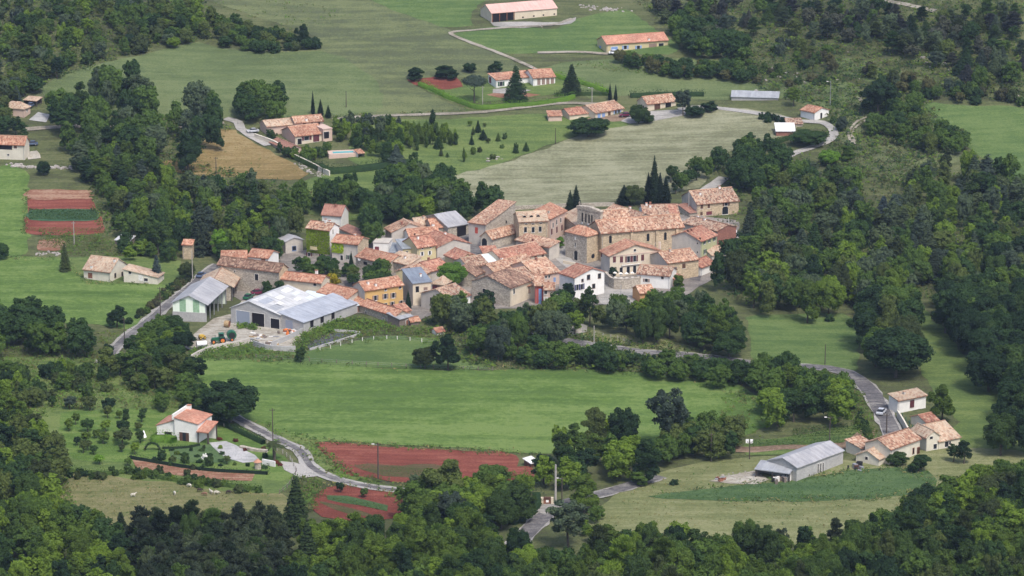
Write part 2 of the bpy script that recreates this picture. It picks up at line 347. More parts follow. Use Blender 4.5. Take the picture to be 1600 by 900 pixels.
M['cwhite'] = m_plain('car_white', (.8, .8, .8), .25, var=.02); M['csilver'] = m_plain('car_silver', (.62, .64, .68), .25, .3, var=.02); M['cblue'] = m_plain('car_blue', (.13, .17, .26), .25, .3, var=.02)
M['cred'] = m_plain('car_maroon', (.14, .02, .05), .25, var=.02); M['wool'] = m_plain('wool_white', (.48, .45, .38)); M['woold'] = m_plain('wool_dark', (.04, .03, .025)); M['woolb'] = m_plain('wool_brown', (.20, .11, .07))
M['rock'] = m_plain('limestone', (.30, .275, .25), var=.35); M['water'] = m_plain('pool_water', (.12, .42, .46), .08, var=.05); M['pond'] = m_plain('slurry_water', (.06, .05, .03), .15)
M['straw'] = M['straw']; M['hayb'] = m_plain('hay_bale', (.34, .24, .13), var=.35, sc=4)
M['orangep'] = m_plain('paint_orange', (.65, .18, .04)); M['cloth'] = m_plain('parasol_cloth', (.78, .74, .66))

# ------------------------------------------------------------------ terrain sheet
def make_terrain():
    xs = np.concatenate([np.arange(-1600, -330, 60), np.arange(-330, 330, 4), np.arange(330, 1601, 60)])
    ys = np.concatenate([np.arange(-200, 600, 40), np.arange(600, 1560, 4), np.arange(1560, 3400, 60)])
    X, Y = np.meshgrid(xs, ys); Z = hgt(X, Y)
    V = np.stack([X, Y, Z], -1).reshape(-1, 3); nx, ny = len(xs), len(ys)
    i = (np.arange(ny-1)[:, None]*nx+np.arange(nx-1)[None]).reshape(-1)
    Q = np.stack([i, i+1, i+nx+1, i+nx], -1)
    me = bpy.data.meshes.new('terrain'); me.vertices.add(len(V)); me.vertices.foreach_set('co', V.astype(np.float32).reshape(-1))
    me.loops.add(Q.size); me.loops.foreach_set('vertex_index', Q.reshape(-1).astype(np.int32))
    me.polygons.add(len(Q)); me.polygons.foreach_set('loop_start', np.arange(0, Q.size, 4, dtype=np.int32)); me.polygons.foreach_set('loop_total', np.full(len(Q), 4, np.int32))
    me.polygons.foreach_set('use_smooth', np.ones(len(Q), bool)); me.materials.append(M['rough']); me.update(calc_edges=True)
    return struct(new_obj('terrain', me))
make_terrain()

def inpoly(P, poly):
    P = np.asarray(P, float); q = np.asarray(poly, float); x, y = P[:, 0], P[:, 1]; c = np.zeros(len(P), bool); j = len(q)-1
    for i in range(len(q)):
        xi, yi = q[i]; xj, yj = q[j]
        if yi != yj: c ^= ((yi > y) != (yj > y)) & (x < (xj-xi)*(y-yi)/(yj-yi)+xi)
        j = i
    return c
def outline(pp, step=4.0, jit=.6, smooth=True):
    """pixel polygon -> rounded ground outline (2-D)"""
    g = Gs(pp)[:, :2]
    n = len(g); out = []
    for i in range(n):
        p0, p1, p2, p3 = g[i-1], g[i], g[(i+1) % n], g[(i+2) % n]
        L = np.linalg.norm(p2-p1); k = max(1, int(L/step))
        for a in range(k):
            t = a/k
            if smooth:
                c = .5*((2*p1)+(-p0+p2)*t+(2*p0-5*p1+4*p2-p3)*t*t+(-p0+3*p1-3*p2+p3)*t**3)
                q = c*.55+(p1+(p2-p1)*t)*.45
            else: q = p1+(p2-p1)*t
            out.append(q+RNG.normal(0, jit, 2))
    return np.array(out)
def patch(name, pp, m, lift=.08, jit=.5, smooth=True, grid=7.0, step=4.0):
    o = outline(pp, step, jit, smooth)
    lo, hi = o.min(0), o.max(0)
    gx, gy = np.meshgrid(np.arange(lo[0]+grid/2, hi[0], grid), np.arange(lo[1]+grid/2, hi[1], grid))
    P = np.stack([gx.ravel(), gy.ravel()], -1)
    if len(P):
        P = P[inpoly(P, o)]
        if len(P):
            d = np.min(((P[:, None]-o[None])**2).sum(-1), 1); P = P[d > 4]
    V2 = [Vector(p) for p in np.concatenate([o, P]) if True]
    n = len(o)
    r = delaunay_2d_cdt(V2, [], [list(range(n))], 1, 1e-4)
    vs = np.array([tuple(v) for v in r[0]]); z = hgt(vs[:, 0], vs[:, 1])+lift
    me = mesh_np(name, np.column_stack([vs, z]), [tuple(f) for f in r[2]], [M[m]], smooth=True)
    # make every face look up
    if len(me.polygons) and me.polygons[0].normal.z < 0: me.flip_normals()
    return struct(new_obj(name, me))
def path_pts(pp, step=3.0, closed=False):
    g = Gs(pp)[:, :2]; out = []
    n = len(g)
    for i in range(n-1):
        p1, p2 = g[i], g[i+1]; p0 = g[i-1] if i else 2*p1-p2; p3 = g[i+2] if i+2 < n else 2*p2-p1
        k = max(1, int(np.linalg.norm(p2-p1)/step))
        for a in range(k):
            t = a/k; out.append(.5*((2*p1)+(-p0+p2)*t+(2*p0-5*p1+4*p2-p3)*t*t+(-p0+3*p1-3*p2+p3)*t**3))
    out.append(g[-1]); return np.array(out)
ROADS = []
def strip(name, pts, width, m, lift, jit=0.0, offset=0.0):
    t = np.gradient(pts, axis=0); t /= np.linalg.norm(t, axis=1)[:, None]+1e-9; nrm = np.column_stack([-t[:, 1], t[:, 0]])
    V = []; n = len(pts)
    for k in (-.5, -.17, .17, .5):
        q = pts+nrm*(width*k+offset)[None] if np.ndim(width) else pts+nrm*(width*k+offset)
        if abs(k) == .5: q = q+nrm*RNG.normal(0, jit, n)[:, None]
        V.append(np.column_stack([q, hgt(q[:, 0], q[:, 1])+lift]))
    V = np.stack(V, 1).reshape(-1, 3); Fc = []
    for i in range(n-1):
        for j in range(3): a = i*4+j; Fc.append((a, a+4, a+5, a+1))
    me = mesh_np(name, V, Fc, [M[m]], smooth=True)
    if me.polygons[0].normal.z < 0: me.flip_normals()
    return struct(new_obj(name, me))
def road(name, pp, width, m='asphalt', verge='asphalt_pale', extra=1.0, lift=.30):
    pts = path_pts(pp); ROADS.append((pts, width/2+1.2))
    if verge: strip('verge', pts, width+extra, verge, lift-.06, .25)
    strip(name, pts, width, m, lift, .12)
def near_road(x, y):
    for pts, r in ROADS:
        if np.min((pts[:, 0]-x)**2+(pts[:, 1]-y)**2) < r*r: return True
    return False

# fields (photograph outlines carried onto the ground)
patch('hill_meadow', [(305,-12),(600,-12),(640,8),(700,45),(760,72),(800,95),(815,112),(770,120),(640,124),(712,165),(735,172),(600,181),(430,186),(370,186),(240,182),(60,150),(75,125),(220,86),(310,66),(345,74),(420,79),(500,77),(480,50),(380,20)], 'hill', .06)
patch('meadow', [(66,140),(110,112),(220,86),(310,66),(345,76),(420,82),(500,80),(545,95),(590,130),(600,160),(585,176),(420,184),(240,182),(100,165)], 'meadow', .10)
patch('green_hill_field', [(570,-12),(760,-12),(738,20),(735,40),(690,42),(610,14)], 'green2', .10)
patch('barn_field', [(706,53),(770,42),(870,44),(905,28),(975,15),(1000,28),(1046,60),(1060,75),(1045,86),(930,84),(850,83),(795,84),(750,72)], 'green2', .10)
patch('field_above_houses', [(835,112),(900,95),(1100,92),(1180,108),(1120,118),(1160,128),(1330,128),(1345,165),(1285,172),(1230,155),(1120,156),(1000,148),(920,152),(900,132)], 'meadow', .08)
patch('villa_lawn', [(640,120),(700,128),(800,122),(872,120),(905,142),(770,158),(705,160)], 'dull_green', .12)
patch('garden_soil', [(634,127),(660,123),(712,122),(724,136),(676,141)], 'red', .18)
patch('garden_soil', [(760,148),(800,144),(845,150),(800,156)], 'red_pale', .18)
patch('garden_meadow', [(560,190),(700,186),(850,178),(1000,182),(1100,176),(1010,192),(900,212),(830,238),(760,262),(700,278),(600,272),(545,250)], 'dull_green', .10)
patch('hay_meadow', [(703,277),(760,262),(830,240),(900,214),(1000,192),(1120,168),(1180,172),(1250,187),(1225,213),(1130,240),(1105,262),(1100,290),(1000,312),(890,322),(760,328),(712,305)], 'hay', .14)
patch('ochre_field', [(335,203),(366,204),(400,226),(450,250),(482,272),(470,281),(380,279),(300,274),(240,257),(300,240)], 'ochre', .10)
patch('paddock', [(470,285),(545,268),(700,272),(715,300),(700,330),(560,345),(470,330)], 'dull_green', .08)
patch('field_strip', [(-12,262),(30,264),(48,284),(44,330),(42,396),(20,402),(-12,402)], 'bright_field', .10)
patch('vegetable_plot', [(46,300),(90,297),(138,299),(148,325),(158,345),(161,364),(100,368),(40,365),(42,330)], 'red', .12, .3)
patch('leek_bed', [(47,328),(150,328),(152,345),(47,345)], 'leek', .2, .25)
patch('dry_stubble', [(48,298),(138,297),(142,312),(50,312)], 'red_pale', .20, .8)
patch('vegetable_plot', [(62,375),(98,373),(104,390),(60,392)], 'red_pale', .12, .3)
patch('green_field', [(-12,402),(100,406),(135,440),(250,445),(268,452),(258,466),(228,490),(205,515),(150,508),(60,500),(-12,492)], 'bright_field', .10)
patch('lawn', [(80,402),(270,404),(290,440),(262,450),(100,440)], 'dull_green', .07)
patch('main_field', [(300,560),(380,563),(470,568),(620,577),(750,579),(860,577),(960,579),(1060,590),(1150,600),(1190,630),(1200,665),(1100,695),(850,709),(700,700),(600,694),(495,688),(430,673),(382,652),(310,625)], 'bright_field', .12)
patch('ploughed_field', [(495,690),(600,698),(700,704),(806,710),(812,728),(790,744),(700,754),(615,753),(545,742),(515,722),(500,704)], 'red', .14)
patch('ploughed_field', [(505,762),(555,757),(600,766),(650,776),(660,790),(620,812),(545,815),(498,808),(484,797),(492,776)], 'red', .14)
patch('ploughed_field', [(770,735),(830,728),(838,748),(775,752)], 'red', .2)
patch('sprouting_rows', [(548,728),(620,727),(700,731),(698,746),(640,747),(590,744)], 'sprout', .19, .8)
patch('bean_rows', [(508,775),(540,776),(606,790),(603,799),(560,791),(512,782)], 'crop_f', .19, .3)
patch('sprouting_rows', [(498,784),(560,797),(582,806),(578,809),(540,801),(498,788)], 'sprout', .19, .3)
patch('green_slope', [(330,620),(400,655),(500,690),(520,720),(600,757),(640,762),(560,758),(490,735),(450,700),(390,668)], 'dull_green', .10)
patch('farm_pasture', [(300,556),(340,545),(400,545),(470,550),(520,540),(600,525),(680,530),(760,560),(760,577),(600,575),(440,567),(300,562)], 'green2', .09)
patch('farmyard', [(288,535),(335,498),(362,492),(378,508),(450,512),(500,508),(478,530),(455,548),(430,548),(385,530),(330,552),(300,552)], 'yard', .16)
patch('farm_lane', [(362,492),(395,450),(430,452),(372,500)], 'yard', .14)
patch('orchard_grass', [(-12,562),(120,560),(300,565),(330,640),(440,720),(470,745),(420,775),(230,760),(90,740),(60,690),(-12,690)], 'dull_green', .07)
patch('villa_garden', [(95,645),(230,640),(330,655),(385,670),(450,722),(462,742),(440,752),(330,742),(225,722),(110,718)], 'lawn', .11)
patch('sheep_pasture', [(80,742),(160,742),(260,756),(360,768),(440,772),(450,800),(390,822),(200,822),(95,800)], 'pasture', .10)
patch('garden_bed', [(205,719),(260,728),(330,737),(398,741),(396,752),(330,749),(260,741),(212,734)], 'red_pale', .16, .2)
patch('drive', [(326,693),(352,690),(398,712),(408,722),(380,724),(352,716)], 'concrete', .2, .1)
patch('clover_bed', [(262,705),(330,695),(372,721),(300,724),(266,716)], 'crop_f', .18, .2)
patch('green_field', [(1170,496),(1230,492),(1320,490),(1340,505),(1340,560),(1330,586),(1230,572),(1180,560)], 'green2', .10)
patch('east_meadow', [(1440,480),(1480,520),(1510,560),(1560,600),(1612,630),(1612,745),(1500,700),(1440,690),(1500,660),(1450,600),(1425,540)], 'dull_green', .08)
patch('pale_field', [(905,835),(925,805),(960,775),(1010,745),(1090,724),(1200,712),(1340,722),(1440,705),(1530,700),(1612,712),(1612,790),(1460,800),(1350,850),(1100,852)], 'straw_f', .12)
patch('cereal_field', [(1015,778),(1080,768),(1150,760),(1240,752),(1330,737),(1400,731),(1450,738),(1462,752),(1458,768),(1380,778),(1240,784),(1120,783)], 'crop_f', .17)
patch('gravel_yard', [(1112,752),(1180,738),(1200,750),(1180,757)], 'yard', .2)
patch('kitchen_garden', [(1165,690),(1240,683),(1345,662),(1372,690),(1340,705),(1170,712)], 'dull_green', .15)
patch('bare_strip', [(1150,700),(1230,696),(1318,692),(1352,668),(1370,672),(1352,700),(1250,703),(1150,708)], 'dirt', .2)
patch('hill_field', [(1445,163),(1520,166),(1612,174),(1612,292),(1560,275),(1510,225),(1455,200)], 'green2', .10)
patch('hill_field', [(1296,88),(1340,98),(1400,116),(1470,136),(1440,142),(1360,128),(1304,112)], 'meadow', .10)
patch('scrub_slope', [(1290,170),(1345,160),(1440,215),(1510,240),(1430,290),(1330,250)], 'hill', .07)
patch('dirt_bank', [(905,188),(960,180),(1060,176),(1040,186),(960,190)], 'dirt', .12)
patch('village_square', [(330,420),(440,395),(560,380),(610,356),(740,348),(900,345),(960,352),(1060,335),(1150,345),(1150,372),(1120,430),(1050,470),(900,478),(700,486),(640,506),(560,490),(500,500),(380,470),(330,445)], 'stony', .09)
patch('village_street', [(720,372),(742,362),(762,395),(745,412),(725,400)], 'asphalt', .16, .1)
patch('church_square', [(858,392),(880,384),(895,408),(940,430),(1000,440),(1000,476),(940,476),(930,448),(880,415)], 'asphalt_pale', .16, .1)
patch('parking', [(1122,350),(1140,352),(1140,392),(1120,385)], 'asphalt', .2, .1)
patch('lane', [(1080,402),(1096,405),(1094,440),(1078,438)], 'asphalt', .2, .1)
patch('house_yard', [(45,188),(60,176),(78,180),(72,192)], 'concrete', .2, .1)
patch('house_yard', [(44,238),(58,236),(64,248),(44,250)], 'yard', .2, .1)
patch('house_yard', [(970,190),(1000,176),(1060,172),(1080,178),(1020,190),(985,194)], 'asphalt_pale', .2, .1)
patch('house_yard', [(770,140),(800,138),(830,142),(800,148),(770,146)], 'asphalt_pale', .25, .1)
patch('barn_yard', [(765,36),(810,34),(870,36),(900,28),(892,38),(820,44),(770,42)], 'asphalt_pale', .2)
patch('quay', [(830,515),(905,505),(915,520),(840,530)], 'asphalt_pale', .2)
patch('road_bank', [(905,520),(960,515),(1090,545),(1090,556),(990,548),(915,535)], 'straw_f', .12)

road('road', [(160,568),(172,555),(195,530),(235,500),(262,477),(300,447),(322,427),(342,414)], 2.7, 'asphalt', 'asphalt_pale', 1.8)
road('road', [(330,630),(390,665),(430,686),(468,705),(486,730),(520,748),(580,762),(650,771),(720,785)], 1.9, 'asphalt', 'asphalt_pale', 2.0)
patch('road_junction', [(438,722),(462,724),(494,735),(500,745),(470,748),(445,735)], 'asphalt_pale', .22, .1)
road('road', [(790,870),(820,838),(850,808),(882,788),(930,775),(975,763),(1030,745)], 4.4)
patch('lay_by', [(840,788),(880,787),(885,800),(850,806),(838,800)], 'asphalt_pale', .34, .1)
road('road', [(860,530),(930,541),(1000,551),(1080,557),(1200,571),(1290,576),(1330,588),(1358,610),(1376,640),(1392,672),(1404,705)], 4.6)
road('track', [(895,30),(860,40),(790,44),(740,48),(704,52),(730,65),(770,80),(800,92),(835,108),(855,120)], 1.8, 'track', None)
road('track', [(520,188),(570,183),(650,180),(740,177),(800,171),(880,162),(960,165)], 2.4, 'track', None)
road('track', [(40,203),(120,198),(250,200),(350,192)], 3.5, 'track', None)
road('road', [(352,186),(372,192),(376,202),(395,214),(420,228)], 3.5, 'asphalt_pale', None)
road('track', [(1060,172),(1100,168),(1170,176),(1250,190),(1285,192),(1303,207),(1292,222),(1242,240),(1215,252)], 3.2, 'asphalt_pale', None)
road('track', [(1331,224),(1326,208),(1340,190),(1356,183),(1378,178)], 1.0, 'track', None)
road('track', [(1337,226),(1332,208),(1345,193),(1362,184)], 1.0, 'track', None)
road('track', [(1340,152),(1352,164)], 1.5, 'track', None)
road('road', [(1085,316),(1100,300),(1118,288),(1132,278)], 4.0, 'asphalt_pale', None)
road('track', [(1370,1),(1400,5),(1460,18)], 2.5, 'track', None)
road('track', [(840,83),(900,82),(950,85)], 2.5, 'track', None)

# ------------------------------------------------------------------ buildings
FOOT = []
class B:
    """box building: N = nearest eave corner (pixel), R / L = eave corners to the right and left (pixel) or lengths in metres,
    b = pixel row of the ground below N"""
    def __init__(s, label, N, R, L, b, roof='gR', rise=1.8, k=.5, wall='render', wl=None, wr=None, tile='t_mix', ov=.35, name='house', cat='house', open_='', th=.2, group=None, grow=0):
        p = G(N[0], b); dn = ray(N[0], N[1]); t = p.y/dn[1]; zE = CAMZ+dn[2]*t
        n = Vector((dn[0]*t, p.y)); s.h = zE-p.z
        num = lambda q: isinstance(q, (int, float))
        vR = None if num(R) else onz(R[0], R[1], zE).to_2d()-n
        vL = None if num(L) else onz(L[0], L[1], zE).to_2d()-n
        if vR is None: a = math.atan2(vL.y, vL.x)-math.pi/2; s.LR = R; s.LL = vL.length
        elif vL is None: a = math.atan2(vR.y, vR.x); s.LR = vR.length; s.LL = L
        else:
            a1 = math.atan2(vR.y, vR.x); a2 = math.atan2(vL.y, vL.x)-math.pi/2; w1, w2 = vR.length, vL.length
            d = (a2-a1+math.pi) % (2*math.pi)-math.pi; a = a1+d*w2/(w1+w2); s.LR, s.LL = w1, w2
        s.a = a; s.n = n; s.z0 = p.z; s.zE = zE; s.roof = roof; s.rise = rise; s.k = k
        s.root = thing(name, label, cat, (n.x, n.y, p.z), a, group)
        s.ca, s.sa = math.cos(a), math.sin(a); s.wallm = wall; s.tile = tile; s.ov = ov
        FOOT.append((n.x, n.y, s.ca, s.sa, s.LR, s.LL))
        LR, LL, h = s.LR, s.LL, s.h
        mw = {'F': M[wall], 'L': M[wl or wall], 'R': M[wr or wall], 'B': M[wall]}
        ax = roof[1] if len(roof) > 1 else 'R'
        def top(x, y):
            c, D = (y, LL) if ax == 'R' else (x, LR)
            if roof[0] == 'g': return h+rise*(1-abs(c-k*D)/((k if c <= k*D else 1-k)*D+1e-9))
            if roof[0] == 'm':  # 'mR': rises towards R;  'mL': rises towards L
                c, D = (x, LR) if ax == 'R' else (y, LL)
                return h+rise*c/D
            return h
        s.top = top
        mb = MB(); bz = -2.0
        def side(p, q, m, key):
            if key in open_: return
            pts = [0, 1]
            if roof[0] == 'g':
                if ax == 'R' and key in 'LR': pts = [0, k if key == 'R' else 1-k, 1]
                if ax == 'L' and key in 'FB': pts = [0, k if key == 'F' else 1-k, 1]
            P = [(p[0]+(q[0]-p[0])*t_, p[1]+(q[1]-p[1])*t_) for t_ in pts]
            V = [(p[0], p[1], bz), (q[0], q[1], bz)]+[(x, y, top(x, y)-.01) for x, y in reversed(P)]
            mb.add(V, [tuple(range(len(V)))], m)
        side((0, 0), (LR, 0), mw['F'], 'F'); side((LR, 0), (LR, LL), mw['R'], 'R')
        side((LR, LL), (0, LL), mw['B'], 'B'); side((0, LL), (0, 0), mw['L'], 'L')
        if mb.V: mb.build('wall', s.root)
        if open_:
            pm = MB(); ps = []
            if 'F' in open_: ps += [(LR*i/max(1, round(LR/4)), .1) for i in range(max(1, round(LR/4))+1)]
            if 'L' in open_: ps += [(.1, LL*i/max(1, round(LL/4))) for i in range(max(1, round(LL/4))+1)]
            if 'R' in open_: ps += [(LR-.1, LL*i/max(1, round(LL/4))) for i in range(max(1, round(LL/4))+1)]
            for x, y in ps:
                q = MB(); q.box((x-.12, y-.12, -.5), (x+.12, y+.12, top(x, y)-.02), M['pole'] if wall != 'mint' else M['metal']); q.build('post', s.root)
        if roof[0] in 'gm': s._slab(ax, ov, th)
        elif roof[0] == 'h': s._hip(ov, th)
        elif roof[0] == 'f':
            q = MB(); q.box((-.15, -.15, h), (LR+.15, LL+.15, h+.25), M[tile]); q.build('roof', s.root)
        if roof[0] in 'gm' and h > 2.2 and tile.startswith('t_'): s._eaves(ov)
        if name == 'house' and random.random() < .5:
            x, y = LR*random.uniform(.2, .8), LL*random.uniform(.35, .65); z = top(x, y); q = MB(); cm = M[random.choice(['white', 'render', 'brick'])]; q.box((x-.28, y-.28, z-.4), (x+.28, y+.28, z+.95), cm); q.box((x-.34, y-.34, z+.95), (x+.34, y+.34, z+1.05), M['t_orange']); q.build('chimney', getattr(s, 'roofo', s.root))
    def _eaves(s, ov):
        # dark strip drawing the eave's shade line, shaped like guttering; downpipe at one corner
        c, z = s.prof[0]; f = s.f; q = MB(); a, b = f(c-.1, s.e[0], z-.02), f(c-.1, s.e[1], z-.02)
        q.tube(a, b, .07, .07, M['rust'], 5); q.build('eave_shade_gutter', s.roofo)
        q = MB(); p = f(-.08, s.e[0]+.6, 0); q.tube((p[0], p[1], -1), (p[0], p[1], z), .05, .05, M['metal'], 5); q.build('downpipe', s.root)
    def _slab(s, ax, ov, th):
        LR, LL, h, rise, k = s.LR, s.LL, s.h, s.rise, s.k
        if s.roof[0] == 'g':
            D = LL if ax == 'R' else LR; E = LR if ax == 'R' else LL
            s1 = rise/(k*D); s2 = rise/((1-k)*D)
            prof = [(-ov, h-ov*s1), (k*D, h+rise), (D+ov, h-ov*s2)]
        else:
            D = LR if ax == 'R' else LL; E = LL if ax == 'R' else LR
            sl = rise/D; prof = [(-ov, h-ov*sl), (D+ov, h+rise+ov*sl)]
        flip = (s.roof[0] == 'g' and ax == 'L') or (s.roof[0] == 'm' and ax == 'R')
        f = (lambda c, e, z: (c, e, z)) if flip else (lambda c, e, z: (e, c, z))
        n = len(prof); V = []; e0, e1 = -ov*.8, E+ov*.8
        nseg = max(1, int(E/3)); es = [e0+(e1-e0)*i/nseg for i in range(nseg+1)]
        sag = [random.uniform(-.05, .05) for _ in es]
        for e, sg in zip(es, sag):
            for c, z in prof: V.append(f(c, e, z+th+sg))
        for e in es:
            for c, z in prof: V.append(f(c, e, z+.0))
        Fc = []; T = len(es)*n
        for i in range(nseg):
            for j in range(n-1):
                a = i*n+j; q = (a, a+1, a+n+1, a+n); Fc.append(q); q2 = tuple(T+v for v in reversed(q)); Fc.append(q2)
            a = i*n; Fc.append((a, a+n, T+a+n, T+a)); a = i*n+n-1; Fc.append((a, T+a, T+a+n, a+n))
        for i in (0, nseg):
            for j in range(n-1): a = i*n+j; Fc.append((a, T+a, T+a+1, a+1) if i == 0 else (a, a+1, T+a+1, T+a))
        me = mesh_np('roof', V, Fc, [M[s.tile]])
        s._uv(me, V, prof, n, es); bm = bmesh.new(); bm.from_mesh(me); bmesh.ops.recalc_face_normals(bm, faces=bm.faces); bm.to_mesh(me); bm.free()
        s.roofo = new_obj('roof', me, s.root)
        s.prof = prof; s.f = f; s.th = th; s.e = (e0, e1)
        if s.roof[0] == 'g' and s.tile.startswith('t_'):    # ridge cap
            c, z = prof[1]; q = MB(); q.tube(f(c, e0, z+th), f(c, e1, z+th), .16, .16, M[s.tile], 6); q.build('ridge_cap', s.roofo)
    def _uv(s, me, V, prof, n, es):
        uvl = me.uv_layers.new(name='UVMap'); co = []
        off = random.uniform(0, 50)
        cum = [0]
        for (c0, z0), (c1, z1) in zip(prof, prof[1:]): cum.append(cum[-1]+math.hypot(c1-c0, z1-z0))
        T = len(es)*n
        for l in me.loops:
            v = l.vertex_index % T; co += [es[v//n]+off, cum[v % n]]
        uvl.data.foreach_set('uv', co)
    def _hip(s, ov, th):
        LR, LL, h, rise = s.LR, s.LL, s.h, s.rise; d = min(LR, LL)/2; sl = rise/d
        z0 = h-ov*sl
        E = [(-ov, -ov), (LR+ov, -ov), (LR+ov, LL+ov), (-ov, LL+ov)]
        Rg = [(d, LL/2), (LR-d, LL/2)] if LR >= LL else [(LR/2, d), (LR/2, LL-d)]
        if abs(LR-LL) < .6: Rg = [(LR/2, LL/2), (LR/2+.05, LL/2)]
        V = [(x, y, z0+th) for x, y in E]+[(x, y, h+rise+th) for x, y in Rg]+[(x, y, z0) for x, y in E]
        if LR >= LL: Fc = [(0,1,5,4),(1,2,5),(2,3,4,5),(3,0,4)]
        else: Fc = [(0,1,4),(1,2,5,4),(2,3,5),(3,0,4,5)]
        Fc += [(9,8,7,6),(0,6,7,1),(1,7,8,2),(2,8,9,3),(3,9,6,0)]
        me = mesh_np('roof', V, Fc, [M[s.tile]]); uvl = me.uv_layers.new(name='UVMap')
        for p in me.polygons:
            nn = p.normal; u = Vector((-nn.y, nn.x, 0)); u = u.normalized() if u.length > .05 else Vector((1, 0, 0)); vv = nn.cross(u)
            for li in p.loop_indices:
                c = me.vertices[me.loops[li].vertex_index].co; uvl.data[li].uv = (c.dot(u), c.dot(vv))
        bm = bmesh.new(); bm.from_mesh(me); bmesh.ops.recalc_face_normals(bm, faces=bm.faces); bm.to_mesh(me); bm.free()
        s.roofo = new_obj('roof', me, s.root)
    def loc(s, side, px, py):
        """pixel -> (u along the wall, z) on side F (towards R) or L"""
        d = ray(px, py); c = np.array([0, 0, CAMZ])
        o = np.array([s.n.x, s.n.y, s.z0])
        nr = np.array([s.sa, -s.ca, 0]) if side == 'F' else np.array([-s.ca, -s.sa, 0])
        t = np.dot(o-c, nr)/np.dot(d, nr); p = c+d*t-o
        u = p[0]*s.ca+p[1]*s.sa if side == 'F' else -p[0]*s.sa+p[1]*s.ca
        return u, p[2]
    def T(s, side, u0=0, z0=0):
        if side == 'F': return lambda v: (u0+v[0], -v[1], z0+v[2])
        if side == 'L': return lambda v: (-v[1], u0+v[0], z0+v[2])
        return lambda v: (s.LR+v[1], u0+v[0], z0+v[2])
    def win(s, side, pts, w=.95, h=1.4, kind='w', col='brown', frame='frame', name=None, abs_=False):
        for p in pts:
            if abs_: u, z = p
            else: u, z = s.loc(side, *p)
            lim = s.LR if side == 'F' else s.LL
            u = min(max(u, w/2+.1), lim-w/2-.1)
            T = s.T(side, u, z); q = MB(); nm = 'window'
            if kind in 'wsa':
                q.box((-w/2, .005, -h/2), (w/2, .02, h/2), M['glass'], T)
                f = .07
                q.box((-w/2-f, .005, -h/2-f), (-w/2, .07, h/2+f), M[frame], T); q.box((w/2, .005, -h/2-f), (w/2+f, .07, h/2+f), M[frame], T)
                q.box((-w/2, .005, h/2), (w/2, .07, h/2+f), M[frame], T); q.box((-w/2-f*1.5, .005, -h/2-f-.08), (w/2+f*1.5, .13, -h/2), M[frame], T)
                if kind == 'a':
                    V = [T((w/2*math.cos(a), y, h/2+w/2*math.sin(a))) for y in (.02, .08) for a in np.linspace(0, math.pi, 9)]
                    q.add(V, [(i, i+1, 10+i, 9+i) for i in range(8)]+[tuple(range(8, -1, -1)), tuple(range(9, 18))], M['glass'])
            elif kind == 'c':
                q.box((-w/2, .01, -h/2), (-.02, .06, h/2), M[col], T); q.box((.02, .01, -h/2), (w/2, .06, h/2), M[col], T)
                q.box((-w/2-.1, .005, -h/2-.1), (w/2+.1, .10, -h/2), M[frame], T); nm = 'window'
            elif kind == 'd':
                q.box((-w/2, .01, -h/2), (w/2, .05, h/2), M[col], T)
                q.box((-w/2-.12, .005, -h/2), (-w/2, .09, h/2+.12), M[frame], T); q.box((w/2, .005, -h/2), (w/2+.12, .09, h/2+.12), M[frame], T)
                q.box((-w/2, .005, h/2), (w/2, .09, h/2+.12), M[frame], T); nm = 'door'
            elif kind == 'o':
                q.box((-w/2, .005, -h/2), (w/2, .02, h/2), M['void_shade'], T)  # black panel on the uncut wall, interior shade put in as colour
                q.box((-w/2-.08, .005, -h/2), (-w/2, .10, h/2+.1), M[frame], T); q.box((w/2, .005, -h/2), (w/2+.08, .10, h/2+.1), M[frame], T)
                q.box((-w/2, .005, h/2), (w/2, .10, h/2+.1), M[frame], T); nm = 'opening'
            elif kind == 'r':
                V = [T((w/2*math.cos(a), y, w/2*math.sin(a))) for y in (.01, .05) for a in np.linspace(0, 2*math.pi, 15)[:-1]]
                q.add(V, [(i, (i+1) % 14, 14+(i+1) % 14, 14+i) for i in range(14)]+[tuple(range(14, 28))], M['glass'])
            wo = q.build(name or nm, s.root)
            if kind == 's':
                for sg in (-1, 1):
                    qs = MB(); a, b_ = sorted((sg*(w/2+.1), sg*(w/2+.1+w*.5)))
                    qs.box((a, .02, -h/2), (b_, .08, h/2), M[col], T); qs.build('shutter', wo)
        return s
    def ivy(s, side, f0, f1, z0, cover):
        L = s.LR if side == 'F' else s.LL; n = int(L*(f1-f0)*(s.h-z0)*45); T = s.T(side); r = RNG
        u = L*r.uniform(f0, f1, n); z = r.uniform(z0, s.h-.1, n)
        P = np.array([T((a, .06+abs(r.normal(0, .12)), b)) for a, b in zip(u, z)]); nn = np.array(T((0, 1, 0)))-np.array(T((0, 0, 0)))
        Q = leafquads(P, np.tile(nn, (n, 1)), .42, .45); new_obj('ivy', quads_mesh('ivy', Q, [M['ivy']]), s.root)
    def chim(s, pts, m='white', w=.6, h=1.1):
        for px, py in pts:
            p = onz(px, py, s.zE+s.rise+.2); x = (p.x-s.n.x)*s.ca+(p.y-s.n.y)*s.sa; y = -(p.x-s.n.x)*s.sa+(p.y-s.n.y)*s.ca
            x = min(max(x, .5), s.LR-.5); y = min(max(y, .5), s.LL-.5)
            z = s.top(x, y); q = MB(); q.box((x-w/2, y-w/2, z-.4), (x+w/2, y+w/2, z+h), M[m]); q.box((x-w/2-.08, y-w/2-.08, z+h), (x+w/2+.08, y+w/2+.08, z+h+.12), M['t_orange'] if m != 'metal' else M['metal'])
            q.build('chimney', getattr(s, 'roofo', None) or s.root)
        return s
